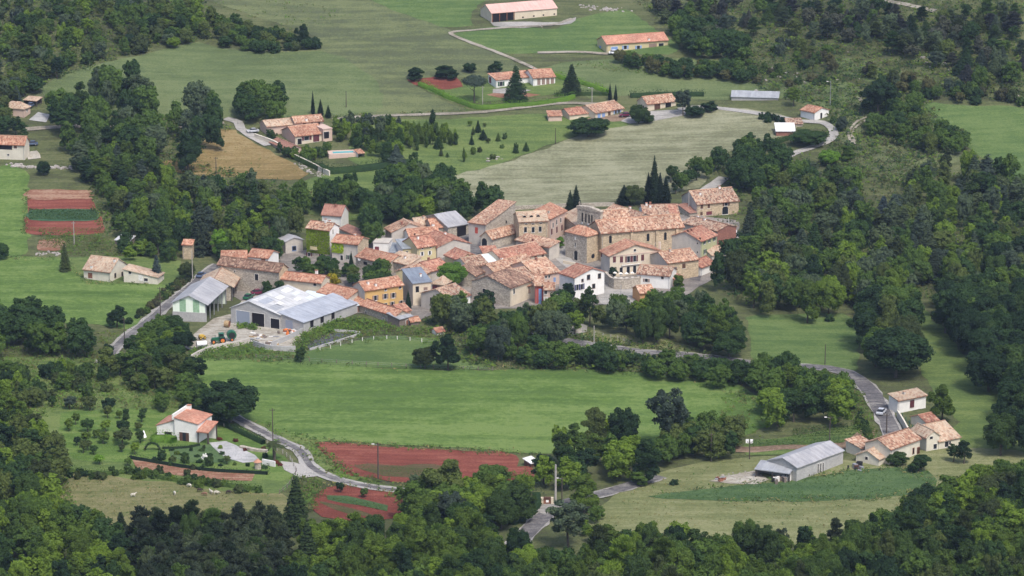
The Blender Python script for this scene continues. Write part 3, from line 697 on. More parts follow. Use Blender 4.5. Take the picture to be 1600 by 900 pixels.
    def roofpt(s, c, e):   # point on the near slope (c across from the eave in metres, e along)
        sl = s.rise/(s.k*(s.LL if s.f(1, 0, 0)[1] else s.LR)) if s.roof[0] == 'g' else s.rise/(s.LR if s.roof[1] == 'R' else s.LL)
        return sl
    def rooflight(s, cs, wc, we, m='glass', name='skylight', proud=.06, frame=True):
        sl = s.roofpt(0, 0)
        for c, e in cs:
            f = s.f; z = lambda cc: s.h+sl*cc+s.th
            q = MB(); V = [f(cc, ee, z(cc)+dz) for dz in (.0, proud) for cc, ee in ((c, e), (c+wc, e), (c+wc, e+we), (c, e+we))]
            q.add(V, [(4,5,6,7),(0,1,5,4),(1,2,6,5),(2,3,7,6),(3,0,4,7)], M[m])
            me = q.mesh(name); uvl = me.uv_layers.new(name='UVMap')
            for l in me.loops: c_ = me.vertices[l.vertex_index].co; uvl.data[l.index].uv = (c_.x, c_.y)
            new_obj(name, me, s.roofo)
        return s

# ------------------------------------------------------------------ the village, back row first
VG = None
# church, bell wall and porch tower
c = B('long stone church with arched windows and a weathered orange roof in the village', (940,364), (1068,354), 10.5, 410, 'gR', 2.6, wall='tan', tile='t_mix', name='church', cat='church', ov=.45)
c.win('F', [(953.7,375),(986,371),(1012.5,372),(1039.5,370)], .85, 2.0, 'a', frame='tan', name='window')
c.win('F', [(1028,384)], 1.6, 2.2, 'd', col='pinkw', name='bricked_doorway')
for u in (9.2, 17.5, 24.0): q = MB(); q.box((u, -.5, -1), (u+.8, 0, c.h-.6), M['tan']); q.build('buttress', c.root)
t = B('square stone porch tower with hipped roof and round window, left of the nave', (917,369), (936,364), (884,361), 412, 'hR', 1.9, wall='tan', wl='stone', tile='t_orange', name='church_tower', cat='tower')
t.win('L', [(900,401)], 1.5, 2.2, 'a'); t.win('L', [(899,383)], .5, 1.0, 'a'); t.win('F', [(926.5,400)], 1.5, 1.5, 'r'); t.win('L', [(899,372)], .5, .8, 'c', col='frame')
def bell_wall():
    s = B('grey stone bell wall with four arched openings standing beside the church', (938,333), 1.2, (902,326), 392, 'fR', 0, wall='stone', tile='stone', name='bell_wall', cat='bell tower')
    q = MB(); q.prism([(-.3, s.h+.2), (s.LL+.3, s.h+.2), (s.LL+.2, s.h+1.0), (s.LL*.5, s.h+1.3), (-.2, s.h+.5)], 'x', -.15, s.LR+.15, M['stone']); q.build('coping', s.root)
    s.win('L', [(910,340),(915.5,341.5),(920.5,343),(925,344)], .62, 2.6, 'a', frame='stone', name='bell_opening')
    for u, z in ((s.LL-2.2, s.h-4.3), (s.LL-4.6, s.h-4.3)):
        q = MB(); T = s.T('L', u, z); q.tube(T((0, .35, 0)), T((0, .35, .45)), .32, .14, M['metal'], 8); q.build('bell', s.root)
    q = MB(); q.box((s.LR/2-.1, s.LL-.5, s.h+1.0), (s.LR/2+.1, s.LL-.3, s.h+2.2), M['stone']); q.box((s.LR/2-.1, s.LL-.8, s.h+1.6), (s.LR/2+.1, s.LL, s.h+1.8), M['stone']); q.build('cross', s.root)
bell_wall()
B('low tiled roofed aisle between the bell wall and the long roofs behind the nave', (941,349), (985,346), 8, 388, 'gR', 3.0, wall='tan', tile='t_mix')
B('stone lean-to with a pale cream roof on the left of the bell wall', (902,353), 5.5, (880,335), 382, 'mR', 2.2, wall='stone', tile='t_cream', name='outbuilding', cat='outbuilding')
a = B('long row house with an orange tile roof and several small chimneys behind the church', (1006,336), (1061,334.5), 10, 356, 'gR', 2.0, wall='white', tile='t_old')
a.chim([(1010,320),(1016,321)], 'white', .6, 1.0)
q = MB(); a.rooflight([(0.1, a.LR-3)], 4.6, 2.8, 't_red', 'new_tile_patch', .03)
B('narrow old tiled roof left of the long row house behind the church', (994,343), (1008,336), (958,327), 366, 'gL', 1.4, wall='stone', tile='t_old')
# top right house
d = B('large stone farmhouse with sandy roof and brown shutters at the top right of town', (1089,319), (1152,312), (1070,306), 339, 'gR', 2.9, wall='tan', wl='render', tile='t_old', name='farmhouse')
d.win('F', [(1096.5,323),(1107.5,322)], .8, 1.4, 'c', col='brown'); d.win('F', [(1134.5,318)], 1.1, 1.5, 's', col='brown')
d.win('F', [(1096,334)], .8, 1.2, 'c', col='brown'); d.win('F', [(1108,333)], 2.0, 1.2, 'c', col='wine'); d.win('F', [(1133,331)], 2.1, 1.6, 'a')
d.chim([(1094,299),(1124,294)], 'white', .6, .9)
B('low lean-to shed with a tiled roof against the left side of the top right farmhouse', (1078,333), (1088,330), (1064,326), 340, 'mL', 1.3, wall='stone', tile='t_dusty', name='shed', cat='shed')
e = B('row house with a brick-red end wall at the right edge of the village', (1121,361), (1131,351), (1084,345), 392, 'gL', 1.2, wall='brick', wl='render', tile='t_old')
e.chim([(1101,343),(1090,338)], 'white', .6, .8)
g = B('yellow-green house with dark green shutters and a red tile roof right of the church', (1095,377), (1120,367), 11, 410, 'gR', 2.2, wall='green_w', wl='render', tile='t_red')
g.win('F', [(1101,378),(1108,375.5),(1116,373)], .75, 1.3, 's', col='greenp'); g.win('F', [(1101.5,393),(1116,388)], .8, 1.4, 's', col='greenp'); g.win('L', [(1090,380),(1090,394)], .4, .5, 'o', frame='render')
g.chim([(1075,361),(1088,369)], 'brown', .4, .8)
B('small stone annex with a pink tile roof wedged between the church and the green house', (1058,381), (1080,379), 4.5, 400, 'mL', 1.5, wall='stone', tile='t_red', name='annex', cat='outbuilding')
B('little shed with a curved orange roof under the stone annex beside the church', (1058,394), (1080,392), 3, 404, 'mL', 1.0, wall='render', tile='t_mix', name='shed', cat='shed')
# town hall
v = B('pale town hall with a triangular pediment and maroon shutters facing the square', (953,399.5), (1033,392.5), (935,392), 434, 'gL', 2.7, wall='cream', wl='render', tile='t_orange', name='town_hall', cat='town hall', ov=.6)
v.win('F', [(960,405.5),(971,405.5),(1004,402.5),(1019,401)], .95, 1.9, 'c', col='maroon'); v.win('F', [(982,405),(991.5,404)], .95, 1.9, 's', col='maroon')
v.win('F', [(970.5,423.5),(981.5,422),(991.5,421)], 1.0, 2.3, 'w'); v.win('F', [(1004,418.5)], 1.1, 1.2, 'w'); v.win('F', [(992,391)], .7, .8, 'w'); v.win('L', [(938,396)], .8, 1.8, 'c', col='maroon')
q = MB(); q.box((0, -.12, v.h-.35), (v.LR, -.002, v.h-.1), M['pinkw']); q.build('cornice', v.root)
q = MB(); q.box((3.8, -.5, 3.4), (v.LR*.62, -.05, 3.55), M['frame']); [q.box((x, -.48, 3.55), (x+.05, -.43, 4.4), M['frame']) for x in np.arange(3.9, v.LR*.62, .35)]; q.build('balcony', v.root)
f = B('tan stone house with a mottled roof right of the town hall', (1043,411), (1080,401), (1032,397), 440, 'gR', 2.0, wall='tan', wl='render', tile='t_mix')
f.win('F', [(1068.5,415.5)], 1.1, 1.5, 'c', col='brown'); f.win('F', [(1052,421),(1056,420)], .5, 1.0, 'c', col='navy')
h = B('white house with a patchy brown and cream tile roof below the town hall terrace', (1047,431), 7.5, (996,427), 452, 'gL', 1.7, wall='white', tile='t_old')
h.win('L', [(1035,434)], .8, .8, 'w'); h.win('L', [(1010,438)], .9, 1.0, 's', col='taupe')
B('orange rendered cottage half hidden by trees below the patchy roofed white house', (1000,458), (1022,456), 6, 474, 'gR', 1.4, wall='orange_w', tile='t_mix', name='cottage', cat='cottage')
B('small tiled lean-to between the tan stone house and the white house, reddish roof', (1054,437), (1066,432), 5, 448, 'mL', 1.3, wall='pinkw', tile='t_red', name='annex', cat='outbuilding')
B('cream roofed cottage poking out of the trees at the right end of the village', (1112,399), (1139,394), 7, 408, 'gR', 1.5, wall='render', tile='t_cream', name='cottage', cat='cottage')
B('small red roofed cottage among the trees below the green house', (1095,418), (1116,410), 6, 432, 'gR', 1.4, wall='white', tile='t_red', name='cottage', cat='cottage')
# white house by square
i_ = B('bright white gabled house with grey-brown windows in front of the square', (898,434), (946,425), (872,427), 470, 'gL', 1.7, k=.58, wall='white', tile='t_red')
i_.win('F', [(919.5,433),(936.5,431)], 1.1, 1.4, 'w', frame='taupe'); i_.win('F', [(927.5,447)], 1.1, 1.3, 'w', frame='taupe'); i_.win('F', [(910,438)], .7, .8, 'w', frame='taupe'); i_.win('F', [(902,449),(909,448)], .9, 1.7, 's', col='navy')
# top middle: stone and cream
j = B('big grey stone house with one red shutter and a smooth sandy roof', (759,351), (800,332), (736,346), 385, 'mR', 3.4, wall='stone', wl='render', tile='t_mix')
j.LL and j.win('L', [(744.5,360)], 1.0, 2.0, 'c', col='redp'); j.win('F', [(791,347)], .8, 1.0, 'o', frame='stone')
k_ = B('cream stone house with three round dormers in its pale roof and three tall windows', (856,344.5), 9, (811,346.5), 384, 'gL', 1.9, wall='tan', tile='t_cream')
k_.win('L', [(821,359),(833,359),(844,358)], .9, 1.7, 'w'); k_.win('L', [(822,350),(833,350),(845,349)], .9, .3, 'o', frame='frame')
k_.rooflight([(-0,0)], .01, .01, 'void_shade') if False else None
def dormers(s, es, c0):
    sl = s.rise/(s.k*s.LR)
    for e in es:
        q = MB(); z = s.h+sl*c0+s.th
        V = [(x, e+.55*math.cos(a), z+.1+.55*math.sin(a)+(x-c0)*0) for x in (c0-.15, c0+1.5) for a in np.linspace(0, math.pi, 9)]
        q.add(V, [(i, i+1, 10+i, 9+i) for i in range(8)], M['t_cream']); q.add(V[:9], [tuple(range(9))], M['void_shade']); q.build('dormer', s.roofo)
dormers(k_, [k_.LL*f_ for f_ in (.30, .54, .78)], 1.6)
l_ = B('orange roofed house with a pinkish row of windows beside the cypress pair', (859,342), (885,329), 5.5, 379, 'mL', 1.8, wall='pinkw', tile='t_orange')
l_.win('F', [(869.5,347),(864,352)], .8, 1.6, 'w'); l_.win('F', [(862,362),(870,359),(878,356)], .9, 1.9, 'c', col='maroon'); l_.win('F', [(876,344)], .8, 1.4, 'w')
B('low stone garage with a blue arched door below the grey stone house', (768,373), (815,364), (746,371), 390, 'gR', 1.8, wall='stone', wl='cream', tile='t_mix').win('L', [(757,382)], 2.2, 1.8, 'a', name='garage_door')
m_ = B('narrow grey walled house with a sloping brown and pink roof in the middle row', (858,387), (865,381.5), (814,373), 407, 'mR', 1.0, wall='render', wl='stone', tile='t_mix')
n_ = B('long house with a bright orange patch in its roof and blue shutters above the lane', (786,408.5), (852,395), 10, 424, 'gR', 2.3, wall='cream', tile='t_red')
n_.win('F', [(812,407),(824,404.5)], 1.1, 1.4, 'c', col='bluep'); n_.win('F', [(837,402),(848,399)], .9, 1.4, 'c', col='brown'); n_.win('F', [(793,410)], .8, 1.3, 'c', col='pinkw')
o_ = B('house with pale glazed roof sheets at the right end of its tiles', (732,417), (785,408), 8.5, 430, 'gR', 1.7, wall='pale', tile='t_old')
o_.rooflight([(.1, o_.LR-5.0)], 4.1, 5.0, 's_clear', 'glazed_roof', .05); o_.win('F', [(776,413.5)], .8, 1.1, 'w', frame='taupe'); o_.win('F', [(761,417)], 1.0, 1.6, 's', col='frame')
B('small open shed with a bright red roof in the middle of the village', (755,396), (778,394.5), 4, 404, 'mL', 1.0, wall='render', tile='t_red', name='shed', cat='shed', open_='F')
B('cottage with an orange roof and a pale yellow gable, centre left of the village', (716,406.5), (752,402.5), (690,399), 420, 'gL', 1.6, wall='yellow_w', tile='t_red', name='cottage', cat='cottage')
p_ = B('large grey gabled barn house with an old brown roof in front of the village', (797,450), 11, (737,439), 480, 'gR', 2.4, k=.58, wall='cream', wl='stone', tile='t_brown', name='barn_house')
p_.win('L', [(756.5,454)], 1.1, 1.1, 'o', frame='render'); p_.win('L', [(770,459)], 1.2, 1.5, 'o', frame='render'); p_.win('F', [(803,455)], .8, 1.6, 'w')
r1 = B('broad house with a very wide mottled tile roof beside the white house', (837,431), (874,424), 14, 452, 'gR', 2.8, wall='pinkw', tile='t_mix')
r1.win('F', [(866.5,437)], .8, 1.4, 'c', col='bluep'); r1.win('F', [(853,433),(858,432)], .6, .8, 'w')
B('lower section of old tiled roof joining the barn house to the broad house', (802,442), (838,435), 12, 462, 'gR', 2.2, wall='render', tile='t_old')
B('back house with an old orange roof above the barn house', (775,428), (836,411), 8, 446, 'gR', 2.1, wall='pinkw', tile='t_mix')
r2 = B('tall narrow house painted red with a blue stripe', (836,446), (849,446), 4, 475, 'mL', 1.6, wall='redwall', wl='render', tile='t_mix', name='painted_house')
q = MB(); T = r2.T('F', r2.LR*.62, 0); q.box((-.45, .01, 0), (.45, .04, r2.h-1.0), M['bluep'], T); q.build('painted_stripe', r2.root)
r3 = B('pinkish house with a white ground floor door right of the painted wall', (850,452), (866,452), 4, 479, 'gR', 1.3, wall='pinkw', tile='t_mix')
r3.win('F', [(852.5,456)], .8, 1.4, 'w'); r3.win('F', [(853,470)], 1.0, 2.2, 'd', col='frame')
r4 = B('house with a dark open loft under its roof left of the painted wall', (810,448), (836,445), 7, 470, 'gR', 1.3, wall='cream', tile='t_mix')
r4.win('F', [(817,449.5)], 3.4, 1.2, 'o', frame='wood'); r4.win('F', [(827,455)], .8, 1.5, 'c', col='taupe'); r4.win('F', [(818,460)], .9, 1.4, 'w')
B('steep brown tiled house end rising beside the barn house', (742,431), (756,424), 9, 450, 'gR', 2.2, wall='stone', tile='t_brown')
# centre-left
s1 = B('grey and white barn house with a patchy cream roof behind the front trees', (705,469), (741,462), (652,460), 493, 'gR', 2.2, wall='white', wl='render', tile='t_old', name='barn_house')
s1.win('L', [(674,470)], 1.0, 2.0, 'w', frame='render')
s2 = B('slate roofed house with a balcony opening in the lower middle of the village', (645,443), (673,440), (630,431), 478, 'mL', 1.9, wall='cream', wl='render', tile='slate')
s2.win('F', [(652,452)], 1.0, 1.8, 'o', frame='render'); s2.win('F', [(665,451)], 1.2, .9, 'c', col='taupe')
s3 = B('house with a hipped sandy tile roof and dark purple shutters near the bright green tree', (693,444.5), (709,438.5), (674,443), 462, 'hR', 1.6, wall='taupe', tile='t_cream')
s3.win('L', [(679,449)], 1.6, 1.2, 'c', col='maroon'); s3.win('F', [(700,446),(705,444)], .8, 1.2, 'c', col='brown')
B('house with a cream coloured tile roof above the slate roof', (662,429), (694,421), (614,427), 446, 'gR', 1.7, wall='cream', wl='yellow_w', tile='t_mix')
B('red tiled house left of the bright green tree', (672,424), (702,417), 9, 440, 'gR', 1.8, wall='render', tile='t_red')
B('stone house end with a peach coloured sloping roof in the lower left of the village', (637,414), (655,408), (606,405), 432, 'mR', 1.4, wall='cream', wl='stone', tile='t_cream')
s4 = B('low stone house with a long orange roof and a white satellite dish', (606,412), 9, (556,400.5), 430, 'gL', 1.6, wall='stone', tile='t_orange')
s4.win('L', [(571,411.5)], 1.6, 1.0, 'w', frame='stone')
q = MB(); T = s4.T('L', *s4.loc('L', 562.5, 404.5)); q.tube(T((0, .1, 0)), T((-.1, .35, .05)), .2, .55, M['frame'], 12); q.build('satellite_dish', s4.root)
s5 = B('ochre yellow house with small square windows and a reddish old roof', (652,387), (677,381), (636,377), 410, 'gR', 2.3, wall='yellow_w', tile='t_red')
s5.win('F', [(660,388),(673,386)], .5, .6, 'w'); s5.win('F', [(659.5,396.5),(671.5,395)], .6, 1.2, 's', col='frame')
B('annex with a blue-grey metal roof and one small window left of the ochre house', (629,389), (651,387), (620,381), 408, 'mL', 1.2, wall='yellow_w', wl='white', tile='s_dull', name='annex', cat='outbuilding').win('F', [(636,394)], .6, .7, 'w')
B('house with a bright red tile roof and a plain grey gable, behind the ochre house', (683,387), (729,378), (664,372), 404, 'gL', 1.9, wall='render', wl='pinkw', tile='t_red')
B('small orange roofed house behind the red roofed one', (641,374), (687,369.5), (633,364), 388, 'gR', 2.2, wall='white', tile='t_orange').chim([(648,360)], 'brown', .4, .8)
s6 = B('grey barn house with a sandy roof at the left of the village top', (612,363), 12, (602,355.5), 383, 'gL', 2.3, wall='render', tile='t_mix')
s7 = B('row house with an orange roof and one dark window below the blue-grey barn', (675,356), (713,353), 8, 374, 'gR', 1.9, wall='stone', tile='t_orange'); s7.win('F', [(693,367)], 1.5, 1.7, 'o')
s7.chim([(650,350)], 'white', .8, .9)
B('tile roofed link house between the sandy roofed barn and the row house, pale', (652,352), (675,349), 6, 370, 'gR', 1.5, wall='render', tile='t_cream')
s8 = B('tall barn with a blue-grey sheet roof and a wide dark open front', (700,355), (732,349.5), 15, 374, 'gR', 2.6, wall='stone', tile='s_fibre', name='barn', cat='barn')
s8.win('F', [(721,363)], 3.4, 4.0, 'o', frame='wood')
s9 = B('white flat roofed house with a red shuttered window left of the ochre house', (583,379.5), (607,380.5), 6, 397, 'fR', 0, wall='white', tile='render'); s9.win('F', [(589,388)], 1.3, 1.1, 'c', col='wine')
B('small annex with a grey metal roof between the white house and the ochre house', (609,394), (630,395), 4.5, 403, 'mL', 1.6, wall='pinkw', tile='s_dull', name='annex', cat='outbuilding')
# ivy house group
u1 = B('tall house with its front covered in green ivy and one white side wall', (515,360), (537,355), (475,357.5), 404, 'gL', 1.5, wall='white', wl='stone', tile='t_mix')
u1.ivy('L', 0, 1, 1.2, 1.0)
u1.win('L', [(493,380)], 1.0, 1.5, 's', col='navy', frame='frame'); u1.win('L', [(483,398.5),(503,399)], .9, 1.5, 's', col='maroon'); u1.win('F', [(520,362)], .5, 1.4, 'o')
u1.chim([(509,347),(515,345)], 'white', .6, 1.2)
q = MB(); T = u1.T('L', *u1.loc('L', 492, 386)); q.box((-1.2, .05, -.7), (1.2, .9, -.55), M['yellow_w'], T); q.box((-1.2, .82, -.55), (1.2, .9, .35), M['yellow_w'], T); q.build('balcony', u1.root)
u2 = B('house with a beige gable and orange roof attached to the ivy house', (559,382), (582,374), (516,379.5), 411, 'gL', 1.4, wall='tan', wl='render', tile='t_orange')
u2.win('L', [(534,389),(534,402.5)], .9, 1.5, 'o'); u2.ivy('L', .55, 1, 2.6, 1.0); u2.win('L', [(544,402)], .6, 1.4, 's', col='greenp')
B('low pink roof showing behind the beige gabled house', (560,369), (566,366), (538,356), 384, 'mR', .8, wall='render', tile='t_dusty', name='outbuilding', cat='outbuilding')
u3 = B('small mauve-grey house with a blue framed window left of the ivy house', (446,378), (473,374.5), 5, 397, 'gL', 1.0, wall='render', tile='s_fibre', name='cottage', cat='cottage'); u3.win('F', [(459.5,388)], 1.3, 1.4, 'w', frame='bluep')
B('white house with a dull dark pink roof behind the tall trees left of the village', (533,337), (556,331), (501,338), 360, 'gL', 2.4, wall='white', tile='t_dusty')
B('little wooden hut with a pale roof among the trees left of the ivy house', (450,352), (467,348), 4, 359, 'mL', .9, wall='brown', tile='t_cream', name='hut', cat='hut')
# lower left group
w1 = B('long low stone farm building with a mossy brown tile roof by the hangars', (436,424.5), (458,420), (335,415), 461, 'gL', 1.7, wall='tan', wl='stone', tile='t_brown', name='farm_building', cat='farm building')
w1.win('L', [(401,433)], 1.2, 1.9, 'o'); w1.win('L', [(367,424)], .5, .6, 'o')
B('orange and cream tiled roof showing behind the long stone farm building', (385,405), 7, (346,405.5), 424, 'gL', 1.7, wall='render', tile='t_orange')
w2 = B('small white house with two brown shutters and an orange roof above the stone farm building', (419,403.5), (443,396), (384,402.5), 424, 'gL', 1.4, wall='white', tile='t_orange')
w2.win('L', [(393,407.5),(411.5,407.5)], 1.4, 1.2, 'c', col='rust')
w3 = B('house with an orange roof and tall white chimney behind the big hangar', (502,442), (517,435), (439,436), 464, 'gL', 1.4, wall='cream', tile='t_orange')
w3.chim([(495,425)], 'white', .7, 1.9); w3.win('L', [(492,444.5)], .9, .9, 'w')
w4 = B('low barn with a peach tile roof and grey gable beside the yellow house', (543,467), (575,457), (497,456), 486, 'gL', 1.6, wall='render', tile='t_orange', name='barn', cat='barn')
w5 = B('three storey yellow ochre house with taupe shutters at the front of the village', (570,454), (633,446.5), (546,447), 486, 'gR', 1.7, wall='ochre_w', wl='render', tile='t_orange')
w5.win('F', [(586.5,465.5),(602,463),(614.5,461.5)], .9, 1.5, 's', col='taupe'); w5.win('F', [(602.5,452),(625,449)], .7, .8, 'w'); w5.win('F', [(613,474),(627,472)], .8, 1.0, 's', col='taupe'); w5.win('F', [(602,476)], 1.2, .9, 'w')
w5.chim([(587,440),(575,440)], 'white', .6, .9)
w6 = B('very low stone barn with a long pale roof in front of the yellow house', (618,494), (632,488), (546,466.5), 508, 'gL', 1.2, wall='stone', tile='t_orange', name='stone_barn', cat='barn')
w6.win('L', [(572,488)], .7, .7, 'o'); w6.win('L', [(599,500)], .7, 1.1, 'o')
B('small reddish tiled outbuilding at the foot of the yellow house', (626,488), (641,485), (606,479), 498, 'gR', 1.2, wall='cream', tile='t_red', name='outbuilding', cat='outbuilding')
w7 = B('rusty shed with a grey metal roof at the end of the low stone building', (624,499), (644,494), 5, 511, 'mL', .7, wall='wood', tile='s_grey', name='shed', cat='shed'); w7.win('F', [(636,504)], .9, 1.6, 'd', col='rust')
B('tiny hut with an orange roof in the bushes right of the rusty shed', (642,503), (656,501), 3, 509, 'gR', .8, wall='wood', tile='t_orange', name='hut', cat='hut')
B('tiny white hut with a red roof on the grass below the village', (682,519), (694,517), 2.6, 524, 'gR', .7, wall='white', tile='t_red', name='hut', cat='hut')
# hangars
x1 = B('big agricultural hangar with pale corrugated roof sheets and sliding doors in the farmyard', (437,492), (497,466), (360,481), 515, 'gR', 2.7, k=.62, wall='block', tile='s_light', name='hangar', cat='hangar', th=.12)
x1.win('L', [(380,497.5)], 4.6, 4.4, 'd', col='bluedoor', name='sliding_door'); x1.win('L', [(403.5,501)], 4.2, 4.4, 'o', name='opening')
x1.win('L', [(434,507)], 3.0, 3.2, 'o', name='opening')
sl_ = x1.rise/(x1.k*x1.LL)
for (c_, e_, wc, we, mm) in [(5.6, 9, 1.6, 3.2, 's_white'), (2.2, 13, 1.4, 2.4, 's_white'), (6.2, 2.0, 2.4, 5.5, 's_blue'), (3.4, 5, 1.5, 3.0, 's_white'), (2.0, 1.0, 2.6, 5, 's_grey'), (7.2, 15, 1.8, 4.0, 's_white'), (4.6, 16, 1.4, 2.6, 's_clear'), (.5, 17, 1.6, 3, 's_clear')]:
    x1.rooflight([(c_, e_)], wc, we, mm, 'roof_sheet', .04)
x2 = B('lean-to hangar with a blue-grey metal roof on the right side of the big hangar', (474,504), (556,473), (438,496), 521, 'mL', 1.5, wall='block', tile='s_blue', name='hangar', cat='hangar', th=.12)
x2.win('L', [(452,507)], 2.6, 2.4, 'c', col='bluedoor', name='sliding_door'); x2.win('F', [(487,506),(503,499),(520,493)], 1.6, 2.0, 'o', frame='block')
B('low shed with a pale green metal roof behind the big hangar', (514,471), (528,466), (476,459.5), 486, 'gL', .6, wall='block', tile='s_clear', name='shed', cat='shed')
B('purple-grey walled shed between the hangars and the low stone barn', (540,480.5), (560,477), (519,472), 492, 'mL', .8, wall='brick', tile='s_clear', name='shed', cat='shed')
x3 = B('green and white clad hangar with a grey roof and open side by the road', (322,475), (361,447), (268,474.5), 503, 'gR', 2.3, wall='mint', wl='mint', tile='s_fibre', name='hangar', cat='hangar', open_='F', ov=.7, th=.12)
lw = x3.LL
for k in range(5):
    T = x3.T('L', lw*(k+.5)/5, 0); q = MB(); q.box((-lw*.02-(.75 if k in (1, 3) else .0)+.0, .02, 2.7), (lw*.02+(.75 if k in (1, 3) else 0), .06, x3.h+(1.0 if k in (1, 3) else 0)), M['mint2' if k in (1, 3) else 'mint'], T); q.build('cladding_panel', x3.root)
q = MB(); T = x3.T('L', 0, 0); q.box((-.1, .03, -1), (lw+.1, .14, 2.65), M['block'], T); q.build('block_base', x3.root)
B('rear part of the green and white hangar roofed in faded orange tiles', (362,447), (376,431), (310,447), 470, 'gR', 2.3, wall='stone', tile='t_cream', name='barn', cat='barn', open_='F', ov=.8)
# outlying houses
y1 = B('white villa left wing with a bright pink tile roof in the garden at lower left', (245,664.5), (272,667), 8, 684, 'mR', 1.7, wall='white', tile='t_pink', name='villa', cat='villa', ov=.25)
y1.win('F', [(263,679)], 2.0, 1.5, 'o')
y2 = B('white villa main block with pink roof and big brown glazed door', (272,653), (308.5,657), 8.5, 688, 'mR', -1.0, wall='white', tile='t_pink', name='villa', cat='villa', ov=.25)
y2.win('F', [(288,683)], 2.7, 2.5, 'd', col='brown'); q = MB(); T = y2.T('F', *y2.loc('F', 288, 683)); q.box((-.45, .05, -1.2), (.45, .07, 1.2), M['glass'], T); q.build('door_glass', y2.root)
y2.chim([(288,636)], 'white', .9, 1.2)
q = MB(); q.box((-.45, -.35, y2.h-.4), (.0, 8.9, y2.h+1.0), M['white']); q.build('parapet', y2.root)
B('covered porch with a pink tile roof on the right side of the white villa', (309,674), (325,676), 5, 693, 'mL', 1.2, wall='white', tile='t_pink', name='porch', cat='porch', open_='FR', ov=.3)
z1 = B('cream bungalow with a wide sandy tile roof on the lawn left of the hangars', (172,425), (210,415), (125,424), 441, 'gL', 2.9, wall='pale', tile='t_cream', name='bungalow')
z1.win('L', [(141,430.5)], 1.5, 1.7, 'c', col='rust'); z1.win('F', [(191,428),(180,430)], .9, 1.2, 'w', frame='brown'); z1.chim([(137,408),(199,407)], 'white', .6, .9)
z2 = B('pale wing with a descending roof on the right of the cream bungalow', (193,421), (246,424), 6, 441, 'mR', -2.0, wall='pale', tile='t_cream', name='bungalow_wing', cat='outbuilding')
z2.win('F', [(203,425.5)], .9, 1.0, 'w'); z2.win('F', [(220,434)], 1.4, 1.6, 'c', col='frame'); z2.win('F', [(228,437)], 1.2, .9, 'w')
B('small pink walled house with a hipped roof behind trees at the far left', (37,170), (46,166), (5,167), 184, 'hR', 1.8, wall='pinkw', tile='t_cream').win('F', [(42,172)], .8, 1.2, 'w')
B('open carport with a sandy roof beside the pink walled house at the far left', (57,158), (64,155), (38,156), 167, 'mR', .6, wall='brown', tile='t_cream', name='carport', cat='carport', open_='FL')
z3 = B('cream house with a raised terrace cut by the left edge of the photo', (38,226), (46,221), (-16,224), 250, 'gL', 2.2, wall='pale', tile='t_orange')
z3.win('L', [(8,230)], 5.0, 1.6, 'o', frame='cream'); z3.win('L', [(24,228)], 1.0, 1.8, 'c', col='brown'); z3.win('L', [(13,242)], .7, .6, 'w')
z4 = B('upper storey block of the large villa with brown shutters and an orange roof, upper left', (461,192), (505,188.5), 6, 209, 'gR', 1.5, wall='pinkw', tile='t_mix', name='villa', cat='villa')
z4.win('F', [(475.5,195),(498,194)], 1.0, 1.4, 'c', col='brown'); z4.win('F', [(487.5,193.5)], .7, 1.1, 'w'); z4.chim([(479,183)], 'white', .7, .9)
z5 = B('ground floor wing of the large upper left villa with a big maroon shuttered bay', (461,213), (504,207), (445,203), 227, 'gR', 2.2, wall='cream', wl='pinkw', tile='t_orange', name='villa', cat='villa')
z5.win('F', [(494,216)], 2.3, 2.4, 'c', col='maroon'); z5.win('F', [(479,216)], 1.8, 1.4, 's', col='maroon'); z5.win('F', [(468,221)], 1.6, 2.0, 'o')
z6 = B('flat terrace block with brown glazed bays on the right of the large upper left villa', (505,202.5), (519,201), 7, 222, 'fR', 0, wall='pinkw', tile='pinkw', name='terrace_block', cat='terrace'); z6.win('F', [(510,211)], 2.0, 2.4, 'o')
B('long pale wing behind the large upper left villa', (417,198), (460,194), 7, 212, 'gR', 1.4, wall='pinkw', tile='t_cream', name='villa_wing', cat='outbuilding')
z7 = B('garage with a pink tile roof in front of the large upper left villa', (449,234), (462,229), (436,221), 243, 'gL', 1.2, wall='pinkw', tile='t_dusty', name='garage', cat='garage'); z7.win('F', [(451,238)], .8, 1.4, 'o')
zb = B('long cream barn with a pink metal roof at the top of the photo', (768,20.5), (875,14.5), (740,15), 35, 'gR', 2.4, wall='cream', tile='s_pink', name='barn', cat='barn')
zb.win('F', [(817,27),(834,25),(849,23.5),(866,22)], .7, .6, 'o', frame='cream'); T = zb.T('F', 4.8, 0)
q = MB(); q.box((-4.5, .01, -.2), (4.5, .04, zb.h-.3), M['void_shade'], T); q.build('opening', zb.root)  # flat near-black sheet over the bay, its inner shade painted on
for u in (.2, 3.2, 6.3, 9.4): q = MB(); q.box((u, -.3, 0), (u+.25, -.06, zb.h), M['rust']); q.build('post', zb.root)
zc = B('long yellow house with pale blue shutters and an orange roof on the upper meadow', (948,69), (1044,62.5), (933,62), 83, 'gR', 2.0, wall='yellow_w', tile='t_pink', name='house')
zc.win('F', [(977,74),(997.5,74)], 1.2, 1.4, 's', col='bluep'); zc.win('F', [(960,77.5)], 2.6, 2.2, 'd', col='bluep'); zc.win('F', [(1033,72)], 2.0, 2.2, 'w'); zc.win('F', [(1020,73)], 3.2, 2.4, 'c', col='taupe', name='glazed_door'); zc.win('L', [(938,76)], 1.6, 2.2, 'c', col='bluep'); zc.chim([(1016,56)], 'white', .7, .8)
zd = B('white bungalow with a veranda and an orange roof in the hedged garden', (833,122), (868,120), (817,114), 135, 'gR', 1.9, wall='white', tile='t_orange', name='bungalow')
